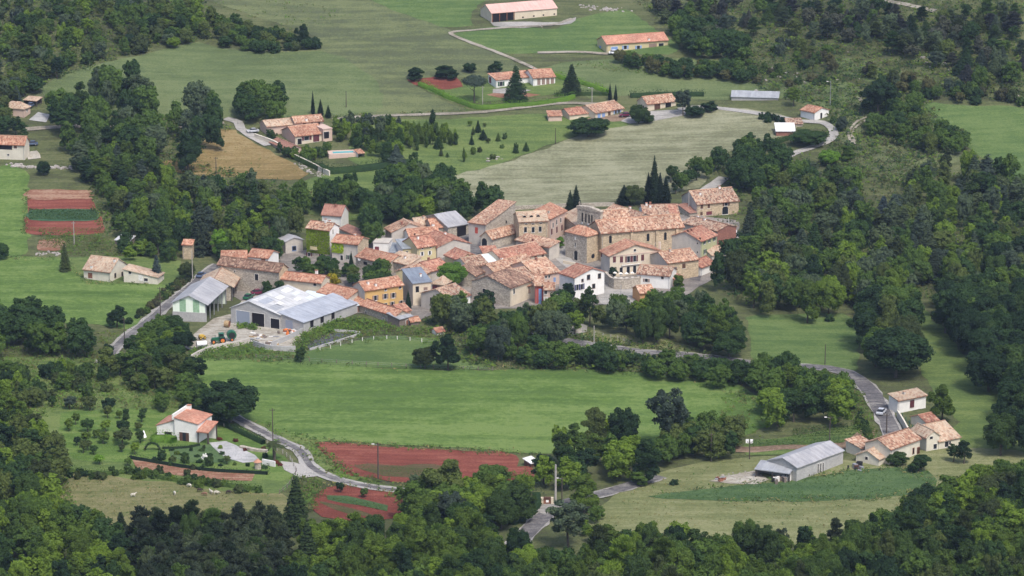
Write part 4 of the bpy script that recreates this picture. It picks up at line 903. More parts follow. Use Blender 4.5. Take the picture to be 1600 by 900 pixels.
zd.win('F', [(842,128),(849,127.5),(856,127),(863,126.5)], 1.2, 2.2, 'c', col='taupe', name='glazed_door'); zd.chim([(834,108)], 'white', .6, .8)
ze = B('white garage wing with a brown door left of the dark conifer in the hedged garden', (775,125), (833,120), (762,120), 138, 'mL', 1.0, wall='white', tile='t_orange', name='garage', cat='garage'); ze.win('F', [(783,131)], 1.2, 1.6, 's', col='greenp'); ze.win('L', [(766,125)], 1.8, 2.2, 'c', col='wine')
zf = B('bungalow with blue-grey glazed doors and an old orange roof above the hay meadow', (930,176.5), (971,168), (904,169), 187, 'gR', 1.8, wall='cream', tile='t_mix', name='bungalow')
zf.win('F', [(936,182),(943,181)], 1.4, 2.0, 'c', col='bluep'); zf.win('F', [(952,179)], 1.2, 2.0, 'c', col='brown'); zf.win('F', [(962,175),(967,174)], .9, 1.4, 's', col='bluep')
B('left wing with a reddish tile roof of the bungalow above the hay meadow', (890,180), (921,176), (876,174), 188, 'gR', 1.5, wall='cream', tile='t_red', name='bungalow_wing', cat='outbuilding').chim([(895,162)], 'white', .6, .9)
B('small cream shed at the left end of the bungalow above the hay meadow', (857,181.5), (878,181), 4, 190, 'mL', .9, wall='pinkw', tile='t_orange', name='shed', cat='shed')
zg = B('cream double garage with brown doors and an orange roof right of the bungalow', (1011,162.5), (1055,157), (998,157), 174, 'gR', 1.9, wall='cream', tile='t_mix', name='garage', cat='garage'); zg.win('F', [(1027,166.5)], 2.4, 2.2, 'c', col='brown', name='garage_door'); zg.win('F', [(1044,164)], 2.4, 2.2, 'o'); zg.win('L', [(1006,168)], .8, 1.6, 'o')
B('long low grey shed with a pale metal roof beside the track', (1143,151), (1216,153), 8, 157, 'gR', 1.4, wall='block', tile='s_grey', name='shed', cat='shed')
zh = B('tiny white house with an orange roof and a dark door beside the lane, upper right', (1273,176), (1292,171), (1254,171), 189, 'gL', 1.2, wall='white', tile='t_orange', name='cottage', cat='cottage'); zh.win('F', [(1283,181)], 1.0, 2.2, 'o')
B('red walled shed with a white metal roof below the tiny white house', (1213,205), (1242,205), 6, 213, 'mL', 1.4, wall='brick', tile='s_white', name='shed', cat='shed')
B('small tile roofed shed directly behind the white roofed shed', (1230,194), (1254,193.5), 4, 199, 'mL', 1.0, wall='stone', tile='t_old', name='shed', cat='shed')
zi = B('long grey block-built shed with a pale fibre-cement roof in the lower right fields', (1245,731), (1331,708), (1193,724), 753, 'gR', 1.5, wall='block', tile='s_fibre', name='shed', cat='shed'); zi.win('F', [(1278,732),(1282,731),(1286,730)], .45, 2.4, 'o', frame='frame')
B('open lean-to with a grey roof on the front gable of the long grey shed', (1233,740), 4, (1181,733), 754, 'mR', .8, wall='block', tile='s_grey', name='lean_to', cat='shed', open_='L')
zj = B('main farmhouse with a wide pink and orange roof at lower right', (1391,702), (1450,689), (1344,696), 727, 'gR', 1.7, wall='pale', tile='t_mix', name='farmhouse'); zj.win('F', [(1427,705),(1434,704),(1441,702)], .6, 1.6, 'o', frame='rust')
zk = B('right end of the lower right farmhouse with a smooth dusty pink roof', (1467,690), (1500,683), 12.5, 703, 'gR', 2.6, wall='pale', tile='t_cream', name='farmhouse'); zk.win('F', [(1479,694)], 1.2, 1.4, 'w'); zk.win('F', [(1484,692)], .6, .9, 'o')
zl = B('middle raised block of the lower right farmhouse with a mottled cream roof', (1448,683.5), (1468,680), (1424,672), 706, 'gL', 1.4, wall='pale', tile='t_cream', name='farmhouse'); zl.win('F', [(1461,697.5)], 1.0, 1.3, 'w'); zl.win('F', [(1455,684)], .9, .7, 'o')
zm = B('low front building with a pale patchy roof at the left of the lower right farmhouse', (1373,718), (1392,712), (1335,712), 729, 'gR', 1.6, wall='pale', tile='t_cream', name='outbuilding', cat='outbuilding'); zm.win('L', [(1354,716)], .8, .8, 'o')
B('small cream lean-to behind the low front building', (1344,700), (1366,694), 5, 714, 'mL', .8, wall='pale', tile='t_mix', name='lean_to', cat='outbuilding')
zn = B('white stone house with a magenta shutter by the road, lower right', (1403,626), (1447,617.5), 3.8, 646, 'mL', .7, wall='white', tile='t_cream', name='house'); zn.win('F', [(1425,631)], 1.4, 2.1, 'c', col='maroon'); zn.win('F', [(1432,644)], 2.6, 1.5, 'o')
B('small tiled outhouse between the white stone house and the farmhouse', (1447,660), (1466,656), 6, 672, 'gR', 1.1, wall='pale', tile='t_red', name='outhouse', cat='outbuilding')
zo = B('tall slender stone tower with a small tile roof left of the village', (285,382), (300,382.5), 2.6, 405, 'mL', .8, wall='tan', tile='t_orange', name='stone_tower', cat='tower')
B('small hut with a white roof at the edge of the lower red field', (829,724), (840,721), 2.4, 731, 'mL', .5, wall='brown', tile='s_white', name='hut', cat='hut')
B('cream hut hidden behind the hedge by the lower road', (803,786), (813,783), 3, 800, 'gR', .8, wall='yellow_w', tile='s_grey', name='hut', cat='hut')
B('pool house with white walls and a small tile roof', (560,240), (569,239), 3, 247, 'mL', .6, wall='white', tile='t_orange', name='pool_house', cat='hut', open_='F')
B('low tin sheds roof among the trees above the vegetable plot', (180,375), (202,377), 4, 382, 'mL', .6, wall='wood', tile='s_light', name='shed', cat='shed')
B('grey tin roofed shelter in the trees left of the village', (362,370), (385,366), 4, 378, 'mL', .9, wall='wood', tile='s_grey', name='shed', cat='shed', open_='F')

# ------------------------------------------------------------------ vegetation prototypes
ICO = None
def ico():
    global ICO
    if ICO is None:
        bm = bmesh.new(); bmesh.ops.create_icosphere(bm, subdivisions=1, radius=1)
        ICO = (np.array([v.co[:] for v in bm.verts]), np.array([[v.index for v in f.verts] for f in bm.faces])); bm.free()
    return ICO
def crown_data(seed, blobs, n, size, up=.25, core=.72, jit=.55):
    rng = np.random.default_rng(seed); B_ = np.array(blobs, float)      # x y z r rz
    wgt = B_[:, 3]**2; bi = rng.choice(len(B_), n*2, p=wgt/wgt.sum())
    d = rng.normal(0, 1, (n*2, 3)); d[:, 2] += up*1.2; d /= np.linalg.norm(d, axis=1)[:, None]
    R = np.column_stack([B_[bi, 3], B_[bi, 3], B_[bi, 4]]); rad = rng.uniform(.70, 1.10, n*2)[:, None]
    P = B_[bi, :3]+d*R*rad; keep = np.ones(n*2, bool)
    for b in B_:
        q = (P-b[:3])/np.array([b[3], b[3], b[4]]); keep &= (q**2).sum(1) > .58**2
    P = P[keep][:n]; d = d[keep][:n]
    cc = B_[:, :3].mean(0); Nn = d*.7+(P-cc)/(np.linalg.norm(P-cc, axis=1)[:, None]+1e-6)*.5+np.array([0, 0, .25])
    Q = leafquads(P, Nn, size, jit, rng=rng)
    V, Fc = ico(); EV = []; EF = []
    for i, b in enumerate(B_):
        EV.append(V*(np.array([b[3], b[3], b[4]])*core*rng.uniform(.85, 1.1, (len(V), 1)))+b[:3]); EF.append(Fc+i*len(V))
    return Q, np.concatenate(EV), np.concatenate(EF)
def blobs_broad(seed, W=4.5, Z0=2.0, Z1=10, nb=16, loose=1.0, rs=1.0):
    rng = np.random.default_rng(seed); out = []; zc = (Z0+Z1)/2; hz = (Z1-Z0)/2
    out.append((0, 0, zc, W*.55, hz*.62))
    for i in range(nb):
        th = 2.4*i+rng.uniform(-.5, .5); f = (i+.5)/nb; z = -0.85+1.75*f; rr = math.sqrt(max(0, 1-z*z*.9))*rng.uniform(.55, .86)*W*loose
        r = W*rng.uniform(.20, .36)*rs; out.append((rr*math.cos(th), rr*math.sin(th), zc+z*hz*rng.uniform(.66, .86), r, r*rng.uniform(.7, .95)))
    return out
def blobs_lobed(seed, W=4.5, Z0=1.2, Z1=10, lobes=5):
    rng = np.random.default_rng(seed); out = [(0, 0, (Z0+Z1)*.5, W*.5, (Z1-Z0)*.3)]; a0 = rng.uniform(0, 6.28)
    for k in range(lobes):      # a few leaning sub-crowns of unequal height, each made of its own leaf lumps
        a = a0+2*math.pi*k/lobes+rng.uniform(-.5, .5); d = W*rng.uniform(.30, .62) if k else 0.0; top_ = Z1*(rng.uniform(.68, .96) if k else 1.0); lw = W*rng.uniform(.34, .50)
        cx_, cy_ = math.cos(a)*d, math.sin(a)*d; cz = top_-lw*rng.uniform(.8, 1.1)
        for j in range(7):
            v = rng.normal(0, 1, 3); v[2] = abs(v[2])*.9-.35; v /= np.linalg.norm(v); r = lw*rng.uniform(.32, .55)
            out.append((cx_+v[0]*lw*.72, cy_+v[1]*lw*.72, cz+v[2]*lw*1.0, r, r*rng.uniform(.75, 1.1)))
    for j in range(6):          # low skirt
        a = rng.uniform(0, 6.28); out.append((math.cos(a)*W*.55, math.sin(a)*W*.55, Z0+(Z1-Z0)*rng.uniform(.12, .35), W*rng.uniform(.22, .32), W*.24))
    return out
def trunk_mesh(H, r, seed, spread=1.5, top=.6, n=4):
    rng = random.Random(seed); q = MB(); pts = [Vector((0, 0, -.4)), Vector((rng.uniform(-.2, .2), rng.uniform(-.2, .2), H*top*.5)), Vector((rng.uniform(-.3, .3), rng.uniform(-.3, .3), H*top))]
    q.tube(pts[0], pts[1], r, r*.75, M['bark'], 7); q.tube(pts[1], pts[2], r*.75, r*.4, M['bark'], 6)
    for i in range(n):
        a = 2*math.pi*i/n+rng.uniform(-.5, .5); s = pts[1].lerp(pts[2], rng.uniform(0, .8)); q.tube(s, s+Vector((math.cos(a)*spread, math.sin(a)*spread, rng.uniform(.6, 1.0)*spread)), r*.45, r*.15, M['bark'], 5)
    return q.mesh('trunk')
PROTO = {}
def proto(kind, data, H, W, trunk):
    Q, EV, EF = data; me = quads_mesh('crown', Q, [M['mid']], None, EV, EF)
    PROTO.setdefault(kind, []).append(dict(me=me, Q=Q, EV=EV, EF=EF, H=H, W=W, tr=trunk))
for s_ in range(6):   # dense broadleaf, about 10 m tall and 9 m wide
    proto('b', crown_data(10+s_, blobs_broad(s_, 4.5, 1.2, 10, 28+2*s_), 9500, .47, jit=.75), 10, 9, trunk_mesh(10, .28, s_))
for s_ in range(7): proto('b', crown_data(210+s_, blobs_lobed(300+s_, 4.4, 1.2, 10.3, 4+s_ % 3), 9500, .47, core=.62, jit=.75), 10.3, 9, trunk_mesh(10, .28, s_+9))
for s_ in range(3): proto('l', crown_data(230+s_, blobs_lobed(330+s_, 3.1, 1.8, 11.8, 5), 3600, .5, core=.35, jit=.9), 11.8, 7, trunk_mesh(11.5, .24, s_, 1.6, .7, 6))
for s_ in range(4):   # looser, taller crown
    proto('l', crown_data(30+s_, blobs_broad(40+s_, 3.2, 2.0, 11.5, 24, 1.12, .85), 3000, .58, core=.45, jit=.9), 11.5, 7, trunk_mesh(11.5, .24, s_, 1.6, .7, 6))
def blobs_col(seed, W, Z0, Z1, nb, taper=.2):
    rng = np.random.default_rng(seed); out = []
    for i in range(nb):
        f = (i+.5)/nb; env = W*(math.sin(math.pi*min(1, (f*.86+.12)))**.7)*(1-taper*f); a = rng.uniform(0, 6.28); r = max(.16, env*.72)
        out.append((math.cos(a)*env*.28, math.sin(a)*env*.28, Z0+(Z1-Z0)*f, r, r*1.25))
    return out
for s_ in range(2): proto('p', crown_data(50+s_, blobs_col(s_, 1.5, .8, 10, 12, .3), 1500, .45, core=.6), 10.6, 3, trunk_mesh(9, .14, s_, .5))
def blobs_cone(W, Z0, Z1, nb):
    return [(0, 0, Z0+(Z1-Z0)*((i+.3)/nb), max(.12, W*(1-((i+.3)/nb))**.75*(.55+.45*min(1, (i+1)/3))), (Z1-Z0)/nb*1.1) for i in range(nb)]
for s_ in range(2): proto('c', crown_data(60+s_, blobs_cone(1.25, .4, 12, 12), 2600, .34, up=0, core=.85, jit=.35), 12.4, 2.5, trunk_mesh(4, .16, s_, .3, .4, 0))
def fir_data(seed, W, H, tiers, n, size, droop=.35, ragged=.15):
    rng = np.random.default_rng(seed); P = []; Nn = []
    for k in range(tiers):
        f = k/tiers; z = H*(.08+.9*f); r = W*(1-f)**.9*rng.uniform(1-ragged, 1+ragged)+.12; m_ = max(6, int(n*(1-f+.08)/(tiers*.55)))
        nbr = rng.integers(6, 9); ph = rng.uniform(0, 6.28)
        ang = ph+rng.integers(0, nbr, m_)*2*math.pi/nbr+rng.normal(0, .20, m_); rad = r*np.sqrt(rng.uniform(.02, 1, m_))
        P.append(np.column_stack([np.cos(ang)*rad, np.sin(ang)*rad, z-rad*droop+rng.normal(0, .12, m_)+.25*rad/r])); Nn.append(np.column_stack([np.cos(ang)*.5, np.sin(ang)*.5, np.full(m_, .8)]))
    P = np.concatenate(P); Nn = np.concatenate(Nn); Q = leafquads(P, Nn, size, .4, .6, rng)
    V, Fc = ico(); EV = []; EF = []
    for i in range(6):
        f = i/6; EV.append(V*np.array([W*(1-f)*.5+.05]*2+[H/8])+np.array([0, 0, H*(.12+.82*f)])); EF.append(Fc+i*len(V))
    return Q, np.concatenate(EV), np.concatenate(EF)
for s_ in range(2): proto('f', fir_data(70+s_, 2.7, 11, 16, 3200, .55), 11, 5.2, trunk_mesh(10, .18, s_, .1, .9, 0))
def pine_data(seed, W, H):
    rng = np.random.default_rng(seed); Q = []; bl = []
    for k in range(15):
        f = k/14; z = H*(.32+.66*f); r = W*(1-f*.72)*rng.uniform(.6, 1.1); a = 2.4*k; bl.append((math.cos(a)*r*.75, math.sin(a)*r*.75, z, max(.5, W*.40*(1-.5*f)), .6))
    bl.append((0, 0, H*.97, .35, .9))
    B_ = np.array(bl); n = 3600; bi = rng.choice(len(B_), n, p=(B_[:, 3]**1.6)/(B_[:, 3]**1.6).sum()); d = rng.normal(0, 1, (n, 3)); d[:, 2] = np.abs(d[:, 2])*.9; d /= np.linalg.norm(d, axis=1)[:, None]
    P = B_[bi, :3]+d*np.column_stack([B_[bi, 3], B_[bi, 3], B_[bi, 4]])*rng.uniform(.5, 1.1, n)[:, None]
    # needle tufts: long thin upright blades
    u = d*.5+np.array([0, 0, .8])+rng.normal(0, .35, (n, 3)); u /= np.linalg.norm(u, axis=1)[:, None]; w_ = np.cross(u, rng.normal(0, 1, (n, 3))); w_ /= np.linalg.norm(w_, axis=1)[:, None]
    L = rng.uniform(.45, .95, n)[:, None]; Q = np.stack([P-w_*.13, P+w_*.13, P+u*L+w_*.05, P+u*L-w_*.05], 1)
    V, Fc = ico(); EV = []; EF = []
    for i, b in enumerate(B_): EV.append(V*(np.array([b[3], b[3], b[4]])*.6)+b[:3]); EF.append(Fc+i*len(V))
    return Q, np.concatenate(EV), np.concatenate(EF)
for s_ in range(3): proto('n', pine_data(80+s_, 2.9, 10.5), 11, 5.6, trunk_mesh(10.5, .2, s_, .8, .85, 5))
for s_ in range(3): proto('u', crown_data(90+s_, blobs_broad(60+s_, 1.25, -.3, 2.0, 12, 1, 1.25), 900, .36, core=.7), 2.1, 2.6, trunk_mesh(1.0, .08, s_, .5, .6, 3))
for s_ in range(2): proto('o', crown_data(95+s_, blobs_broad(70+s_, 1.45, 1.2, 4.1, 12, 1.0, 1.3), 1200, .36, core=.55), 4.2, 3, trunk_mesh(4.2, .13, s_, .8, .55, 4))
def umbrella_data(seed):
    rng = np.random.default_rng(seed); bl = [(0, 0, 7, 1.8, 1.3)]+[(2.6*math.cos(a), 2.6*math.sin(a), 6.8+rng.uniform(-.3, .3), 1.5, 1.2) for a in np.linspace(0, 6.28, 9)[:-1]]+[(1.2*math.cos(a), 1.2*math.sin(a), 7.8, 1.3, 1.0) for a in (0, 1.6, 3.1, 4.7)]
    return crown_data(seed, bl, 3000, .42)
proto('m', umbrella_data(3), 9.2, 8.2, trunk_mesh(9, .25, 3, 1.6, .7, 5))
def palm_data(seed):
    global _p
    rng = np.random.default_rng(seed); Q = []
    for k in range(30):
        a = k*2.4; el = rng.uniform(-.1, 1.0); L = rng.uniform(1.6, 2.1); prev = np.array([0, 0, 5.2])
        for j in range(6):
            t0 = (j+1)/6; p = np.array([math.cos(a)*math.cos(el)*L*t0, math.sin(a)*math.cos(el)*L*t0, 5.2+math.sin(el)*L*t0-1.3*t0*t0]); sd_ = np.array([-math.sin(a), math.cos(a), 0])*(.5*(1-.6*t0)); Q.append([prev-sd_, prev+sd_, p+sd_*.8, p-sd_*.8]); prev = p
    V, Fc = ico(); return np.array(Q), V*.35+np.array([0, 0, 5.1]), Fc
proto('a', palm_data(1), 6.4, 4, trunk_mesh(5.2, .24, 1, .1, 1.0, 0))

NAMES = {'b': ('broadleaf_tree', 'tree'), 'l': ('slender_tree', 'tree'), 'p': ('poplar_tree', 'poplar'), 'c': ('cypress_tree', 'cypress'), 'f': ('fir_tree', 'conifer'), 'n': ('pine_tree', 'pine tree'),
         'u': ('shrub', 'shrub'), 'o': ('fruit_tree', 'fruit tree'), 'm': ('umbrella_pine', 'pine tree'), 'a': ('palm_tree', 'palm tree')}
SPOTS = np.zeros((0, 3))
TREES = []      # kind, ground xyz, height, width, material, label, group
def T1(px, pb, H, W, kind, m, label, group=None):
    global SPOTS
    p = G(px, pb); TREES.append((kind, p, H, W, m, label, group, 1)); SPOTS = np.vstack([SPOTS, (p.x, p.y, W/2)])
def in_foot(x, y, pad):
    for nx, ny, ca, sa, LR, LL in FOOT:
        dx, dy = x-nx, y-ny; u = dx*ca+dy*sa; v = -dx*sa+dy*ca
        if -pad < u < LR+pad and -pad < v < LL+pad: return True
    return False
def zone(poly, n, hr, wr, kinds, mats, label, group, gap=.62, pad=1.0, avoid=True):
    """scatter trees whose crown centres fall in the photograph polygon"""
    global SPOTS
    poly = np.array(poly, float); lo, hi = poly.min(0), poly.max(0); made = 0
    C = RNG.uniform(lo, hi, (n*14, 2)); C = C[inpoly(C, poly)]
    Hs = RNG.uniform(hr[0], hr[1], len(C)); g0 = Gs(C); s0 = F/np.sqrt(g0[:, 0]**2+g0[:, 1]**2+(CAMZ-g0[:, 2])**2)
    g = Gs(C+np.column_stack([np.zeros(len(C)), .5*Hs*s0*.96])); order = range(len(C))
    for i in order:
        if made >= n: break
        W = .9*RNG.uniform(*wr)*(.6+.4*Hs[i]/hr[1]); x, y = g[i, :2]; r = W/2
        if len(SPOTS) and np.any((SPOTS[:, 0]-x)**2+(SPOTS[:, 1]-y)**2 < ((SPOTS[:, 2]+r)*gap)**2): continue
        if avoid and (in_foot(x, y, pad) or near_road(x, y)): continue
        SPOTS = np.vstack([SPOTS, (x, y, r)]); k = kinds[RNG.integers(len(kinds))]; m = mats[RNG.integers(len(mats))]
        TREES.append((k, Vector(g[i]), Hs[i], W, m, label, group, 0)); made += 1
    return made
ADJ = {'dark': 'dark green', 'mid': 'mid green', 'fresh': 'fresh green', 'bright': 'bright green', 'olive': 'olive green', 'grey': 'grey-green', 'blue': 'blue-grey', 'cyp': 'blackish green', 'pine': 'dull dark green', 'fir': 'dark green', 'yellow': 'yellow', 'scrub': 'brownish green', 'redleaf': 'reddish', 'plum': 'dull purplish', 'flower': 'white flowering', 'grass': 'grassy', 'ivy': 'yellow-green'}
def zlabel(lab, m, p, H, W, Z):
    px, py = pix((p.x, p.y, p.z+H/2)); lo, hi, hm, wm = Z
    fx = (px-lo[0])/(hi[0]-lo[0]+1e-6); fy = (py-lo[1])/(hi[1]-lo[1]+1e-6)
    col = ['far left', 'left', 'middle', 'right', 'far right'][min(4, int(fx*5))]; row = ['top', 'upper', 'centre', 'lower', 'bottom'][min(4, int(fy*5))]
    sz = 'tall ' if H > hm[1] else 'low ' if H < hm[0] else ''; wd = 'broad ' if W/H > wm[1] else 'narrow ' if W/H < wm[0] else ''
    base = lab.replace('#', ADJ[m])+', '+row+' '+col
    for t in (sz+wd+base, sz+base, base):
        if len(t.split()) <= 16: return t
    print('LONG', base); return base
def flush_trees():
    cache = {}; byname = {}; byzone = {}; tmp = {}
    for t in TREES:
        if not t[7]: tmp.setdefault(t[6] or t[5], []).append((*pix((t[1].x, t[1].y, t[1].z+t[2]/2)), t[2], t[3]/t[2]))
    for k_, v_ in tmp.items(): a_ = np.array(v_); byzone[k_] = (a_[:, :2].min(0), a_[:, :2].max(0), np.percentile(a_[:, 2], (33, 67)), np.percentile(a_[:, 3], (33, 67)))
    for t in TREES: byname.setdefault(t[0], []).append(t)
    over = []
    for kind, L in byname.items():
        nm, cat = NAMES[kind]
        L.sort(key=lambda t: (-t[7], -(scl(t[1])*t[2])))
        keep = L[:290]; over += L[290:]
        for (k, p, H, W, m, lab, grp, ex) in keep:
            pr = PROTO[kind][random.randrange(len(PROTO[kind]))]
            label = lab if ex else zlabel(lab, m, p, H, W, byzone[grp or lab])
            root = thing(nm, label, cat, (p.x, p.y, p.z-.1), random.uniform(0, 6.28), grp.replace('#', ADJ[m]) if grp else None)
            sx = W/pr['W']; root.scale = (sx*random.uniform(.85, 1.15), sx*random.uniform(.85, 1.15), H/pr['H'])
            c = new_obj('crown', pr['me'], root); c.material_slots[0].link = 'OBJECT'; c.material_slots[0].material = M[m]
            new_obj('trunk', pr['tr'], root)
    if over:
        Qs = []; MI = []; EV = []; EF = []; EM = []; ml = sorted({t[4] for t in over}); nb = 0
        for (k, p, H, W, m, *_r) in over:
            pr = PROTO[k][random.randrange(len(PROTO[k]))]; a = random.uniform(0, 6.28); ca, sa = math.cos(a), math.sin(a)
            Rm = np.array([[ca, sa, 0], [-sa, ca, 0], [0, 0, 1]]); s = np.array([W/pr['W'], W/pr['W'], H/pr['H']]); o = np.array(p)
            Q = pr['Q']; Q = Q[RNG.permutation(len(Q))[:int(len(Q)*.20)]]; c = Q.mean(1, keepdims=True); Q = c+(Q-c)*1.85
            Qs.append((Q*s)@Rm+o); MI.append(np.full(len(Q), ml.index(m))); EV.append((pr['EV']*s)@Rm+o); EF.append(pr['EF']+nb); nb += len(pr['EV']); EM.append(np.full(len(pr['EF']), ml.index(m)))
        Q = np.concatenate(Qs); EVc = np.concatenate(EV); EFc = np.concatenate(EF)
        me = quads_mesh('woodland', Q, [M[m] for m in ml], np.concatenate(MI), EVc, EFc, 0)
        mi = np.concatenate([np.concatenate(MI), np.concatenate(EM)]); me.polygons.foreach_set('material_index', mi.astype(np.int32))
        stuff(new_obj('woodland', me), 'far-off mixed woodland on the slopes above and around the village', 'woodland')
    print('TREES', {k: len(v) for k, v in byname.items()}, 'over', len(over))

def tufts(name, polys, per, size, m, label, hgt_=.3, cat='undergrowth'):
    """ground vegetation: leaf clumps over the ground inside photograph polygons"""
    Qs = []; MI = []
    for poly, n in polys:
        poly = np.array(poly, float); lo, hi = poly.min(0), poly.max(0); C = RNG.uniform(lo, hi, (int(n*2.5), 2)); C = C[inpoly(C, poly)][:n]
        if not len(C): continue
        g = Gs(C); keep = np.array([not in_foot(a[0], a[1], .2) for a in g]); g = g[keep]
        for pts, r in ROADS:
            if not len(g): break
            d = np.min((g[:, None, 0]-pts[None, :, 0])**2+(g[:, None, 1]-pts[None, :, 1])**2, 1); g = g[d > (r-.6)**2]
        if not len(g): continue
        P = np.repeat(g, per, 0); sz = np.repeat(RNG.uniform(.5, 1.5, len(g)), per)
        mi = np.repeat(RNG.integers(0, len(m), len(g)), per)
        P = P+np.column_stack([RNG.normal(0, size*.9, len(P))*sz, RNG.normal(0, size*.9, len(P))*sz, RNG.uniform(0, 1, len(P))*hgt_*sz*2])
        Nn = np.column_stack([RNG.normal(0, .4, len(P)), RNG.normal(-.25, .4, len(P)), np.ones(len(P))]); Q = leafquads(P, Nn, size, .4); c = Q.mean(1, keepdims=True); Q = c+(Q-c)*sz[:, None, None]
        Qs.append(Q); MI.append(mi)
    me = quads_mesh(name, np.concatenate(Qs), [M[x] for x in m], np.concatenate(MI)); return stuff(new_obj(name, me), label, cat)
def hedge(pp, h, w_, m, label, name='hedge', dens=30, wob=.22, leaf=.38):
    pts = path_pts(pp, 1.0); n = len(pts); t = np.gradient(pts, axis=0); t /= np.linalg.norm(t, axis=1)[:, None]+1e-9; nr = np.column_stack([-t[:, 1], t[:, 0]])
    k = RNG.integers(0, n, n*dens); sd_ = RNG.uniform(-1, 1, len(k)); zf = RNG.uniform(0, 1, len(k)); tp = RNG.random(len(k)) < .45
    hh = h*(1+wob*np.sin(k*.55)*np.sin(k*.23+1)+wob*RNG.normal(0, .5, len(k)))
    off = np.where(tp, sd_, np.sign(sd_))*w_/2*(1+wob*np.sin(k*.8+sd_)+wob*RNG.normal(0, .5, len(k))); z = np.where(tp, hh, zf*hh)
    b = pts[k]+t[k]*RNG.uniform(-.6, .6, len(k))[:, None]+nr[k]*off[:, None]; P = np.column_stack([b, hgt(b[:, 0], b[:, 1])+z])
    Nn = np.column_stack([nr[k]*np.where(tp, 0, np.sign(sd_))[:, None], np.where(tp, 1, .3)]); Q = leafquads(P, Nn, leaf, .45)
    EV = []; 
    for i in range(n):
        z0 = gz(*pts[i]); 
        for sg, zz in ((-1, -.3), (-1, h*.7), (1, h*.7), (1, -.3)): q = pts[i]+nr[i]*sg*w_*.33; EV.append((q[0], q[1], z0+zz))
    EF = []
    for i in range(n-1):
        for j in range(3): a = i*4+j; EF += [(a, a+4, a+5), (a, a+5, a+1)]
    for a in (0, (n-1)*4): EF += [(a, a+1, a+2), (a, a+2, a+3)]
    me = quads_mesh(name, Q, [M[m]], None, np.array(EV), np.array(EF)); return tag(new_obj(name, me), label, 'hedge')

# ------------------------------------------------------------------ single trees that stand out in the photograph
E = T1
E(1022, 320, 16.5, 5.0, 'c', 'cyp', 'tallest cypress of the dark group behind the church'); E(1013, 318, 10.5, 4.2, 'c', 'cyp', 'left cypress of the dark group behind the church')
E(1031, 320, 11, 4.8, 'c', 'cyp', 'cypress just right of the tallest one behind the church'); E(1040, 320, 10, 4.4, 'c', 'cyp', 'rightmost cypress of the dark group behind the church')
E(900, 333, 9.5, 4.8, 'c', 'cyp', 'taller cypress of the pair left of the bell wall'); E(891, 334, 8.0, 4.0, 'c', 'cyp', 'shorter cypress of the pair left of the bell wall')
E(975, 320, 6.8, 5.5, 'c', 'cyp', 'broad dark cypress clump behind the church roofs'); E(991, 320, 6.6, 6.5, 'b', 'olive', 'olive green tree beside the broad cypress clump behind the church')
E(489, 180, 9.0, 1.9, 'c', 'cyp', 'thin tall cypress behind the large upper left villa'); E(501, 182, 6.5, 2.4, 'c', 'cyp', 'second cypress right of the thin tall one, upper left'); E(513, 184, 4.8, 2.8, 'c', 'dark', 'small dark cypress above the terrace of the upper left villa')
E(953, 157, 6.6, 1.8, 'c', 'cyp', 'left cypress of the small pair by the hedge, top centre'); E(962, 157, 6.2, 1.9, 'c', 'cyp', 'right cypress of the small pair by the hedge, top centre')
E(499, 366, 5.5, 2.2, 'c', 'cyp', 'dark column tree in front of the dull pink roof'); E(549, 424, 6.5, 2.0, 'c', 'cyp', 'navy dark column tree against the wall of the beige gabled house')
E(893, 147, 11.5, 8.2, 'f', 'fir', 'broad dark conifer standing in the hedged garden'); E(806, 158, 13.5, 8.5, 'f', 'dark', 'tall dark conifer in front of the white garage wing')
E(741, 160, 10.5, 9.5, 'm', 'grey', 'umbrella shaped pine on the lawn, top centre')
E(648, 126, 4.6, 9, 'b', 'dark', 'left round tree above the red soil bed'); E(698, 124, 5.2, 10, 'b', 'dark', 'right round tree above the red soil bed'); E(734, 113, 3.8, 5.5, 'b', 'dark', 'small round tree behind the umbrella pine'); E(774, 114, 4.4, 7.5, 'b', 'dark', 'dark tree above the garage wing')
E(920, 214, 7.0, 14, 'b', 'dark', 'wide spreading dark tree below the bungalow'); E(998, 194, 7.0, 8.0, 'b', 'mid', 'round tree between the bungalow and the garage'); E(1012, 193, 3.5, 5, 'b', 'mid', 'small bush tree right of the round tree, by the garage')
E(1067, 180, 10, 6, 'l', 'grey', 'tall grey-green tree right of the garage'); E(1085, 182, 4, 8, 'b', 'dark', 'low dark tree right of the tall grey-green tree')
E(1110, 174, 3.8, 9, 'b', 'dark', 'low spreading tree by the track left of the grey shed'); E(1240, 166, 7.5, 5.5, 'l', 'fresh', 'slim fresh green tree right of the long grey shed')
E(939, 182, 4.5, 5, 'b', 'olive', 'olive tree behind the bungalow') if False else None
E(245, 437, 8.2, 4.4, 'f', 'blue', 'blue spruce at the right end of the cream bungalow'); E(102, 424, 9.5, 4.0, 'f', 'olive', 'thin conifer on the lawn left of the cream bungalow')
E(26, 158, 6.0, 4.4, 'f', 'blue', 'blue spruce behind the pink walled house, far left')
E(666, 348, 8.4, 11.5, 'b', 'fresh', 'round fresh green tree behind the row houses'); E(707, 450, 8.0, 8.0, 'b', 'bright', 'bright green tree growing between the village roofs')
E(521, 444, 4.0, 4.5, 'u', 'yellow', 'yellow flowering bush behind the orange roofs'); E(948-5, 434, 0.1, .1, 'u', 'dark', 'x') if False else None
E(921, 447, 7.2, 3.6, 'c', 'dark', 'clipped dark green tree in front of the town hall left wall') if False else E(958, 436, 4.0, 3.0, 'o', 'dark', 'clipped round dark tree in front of the town hall')
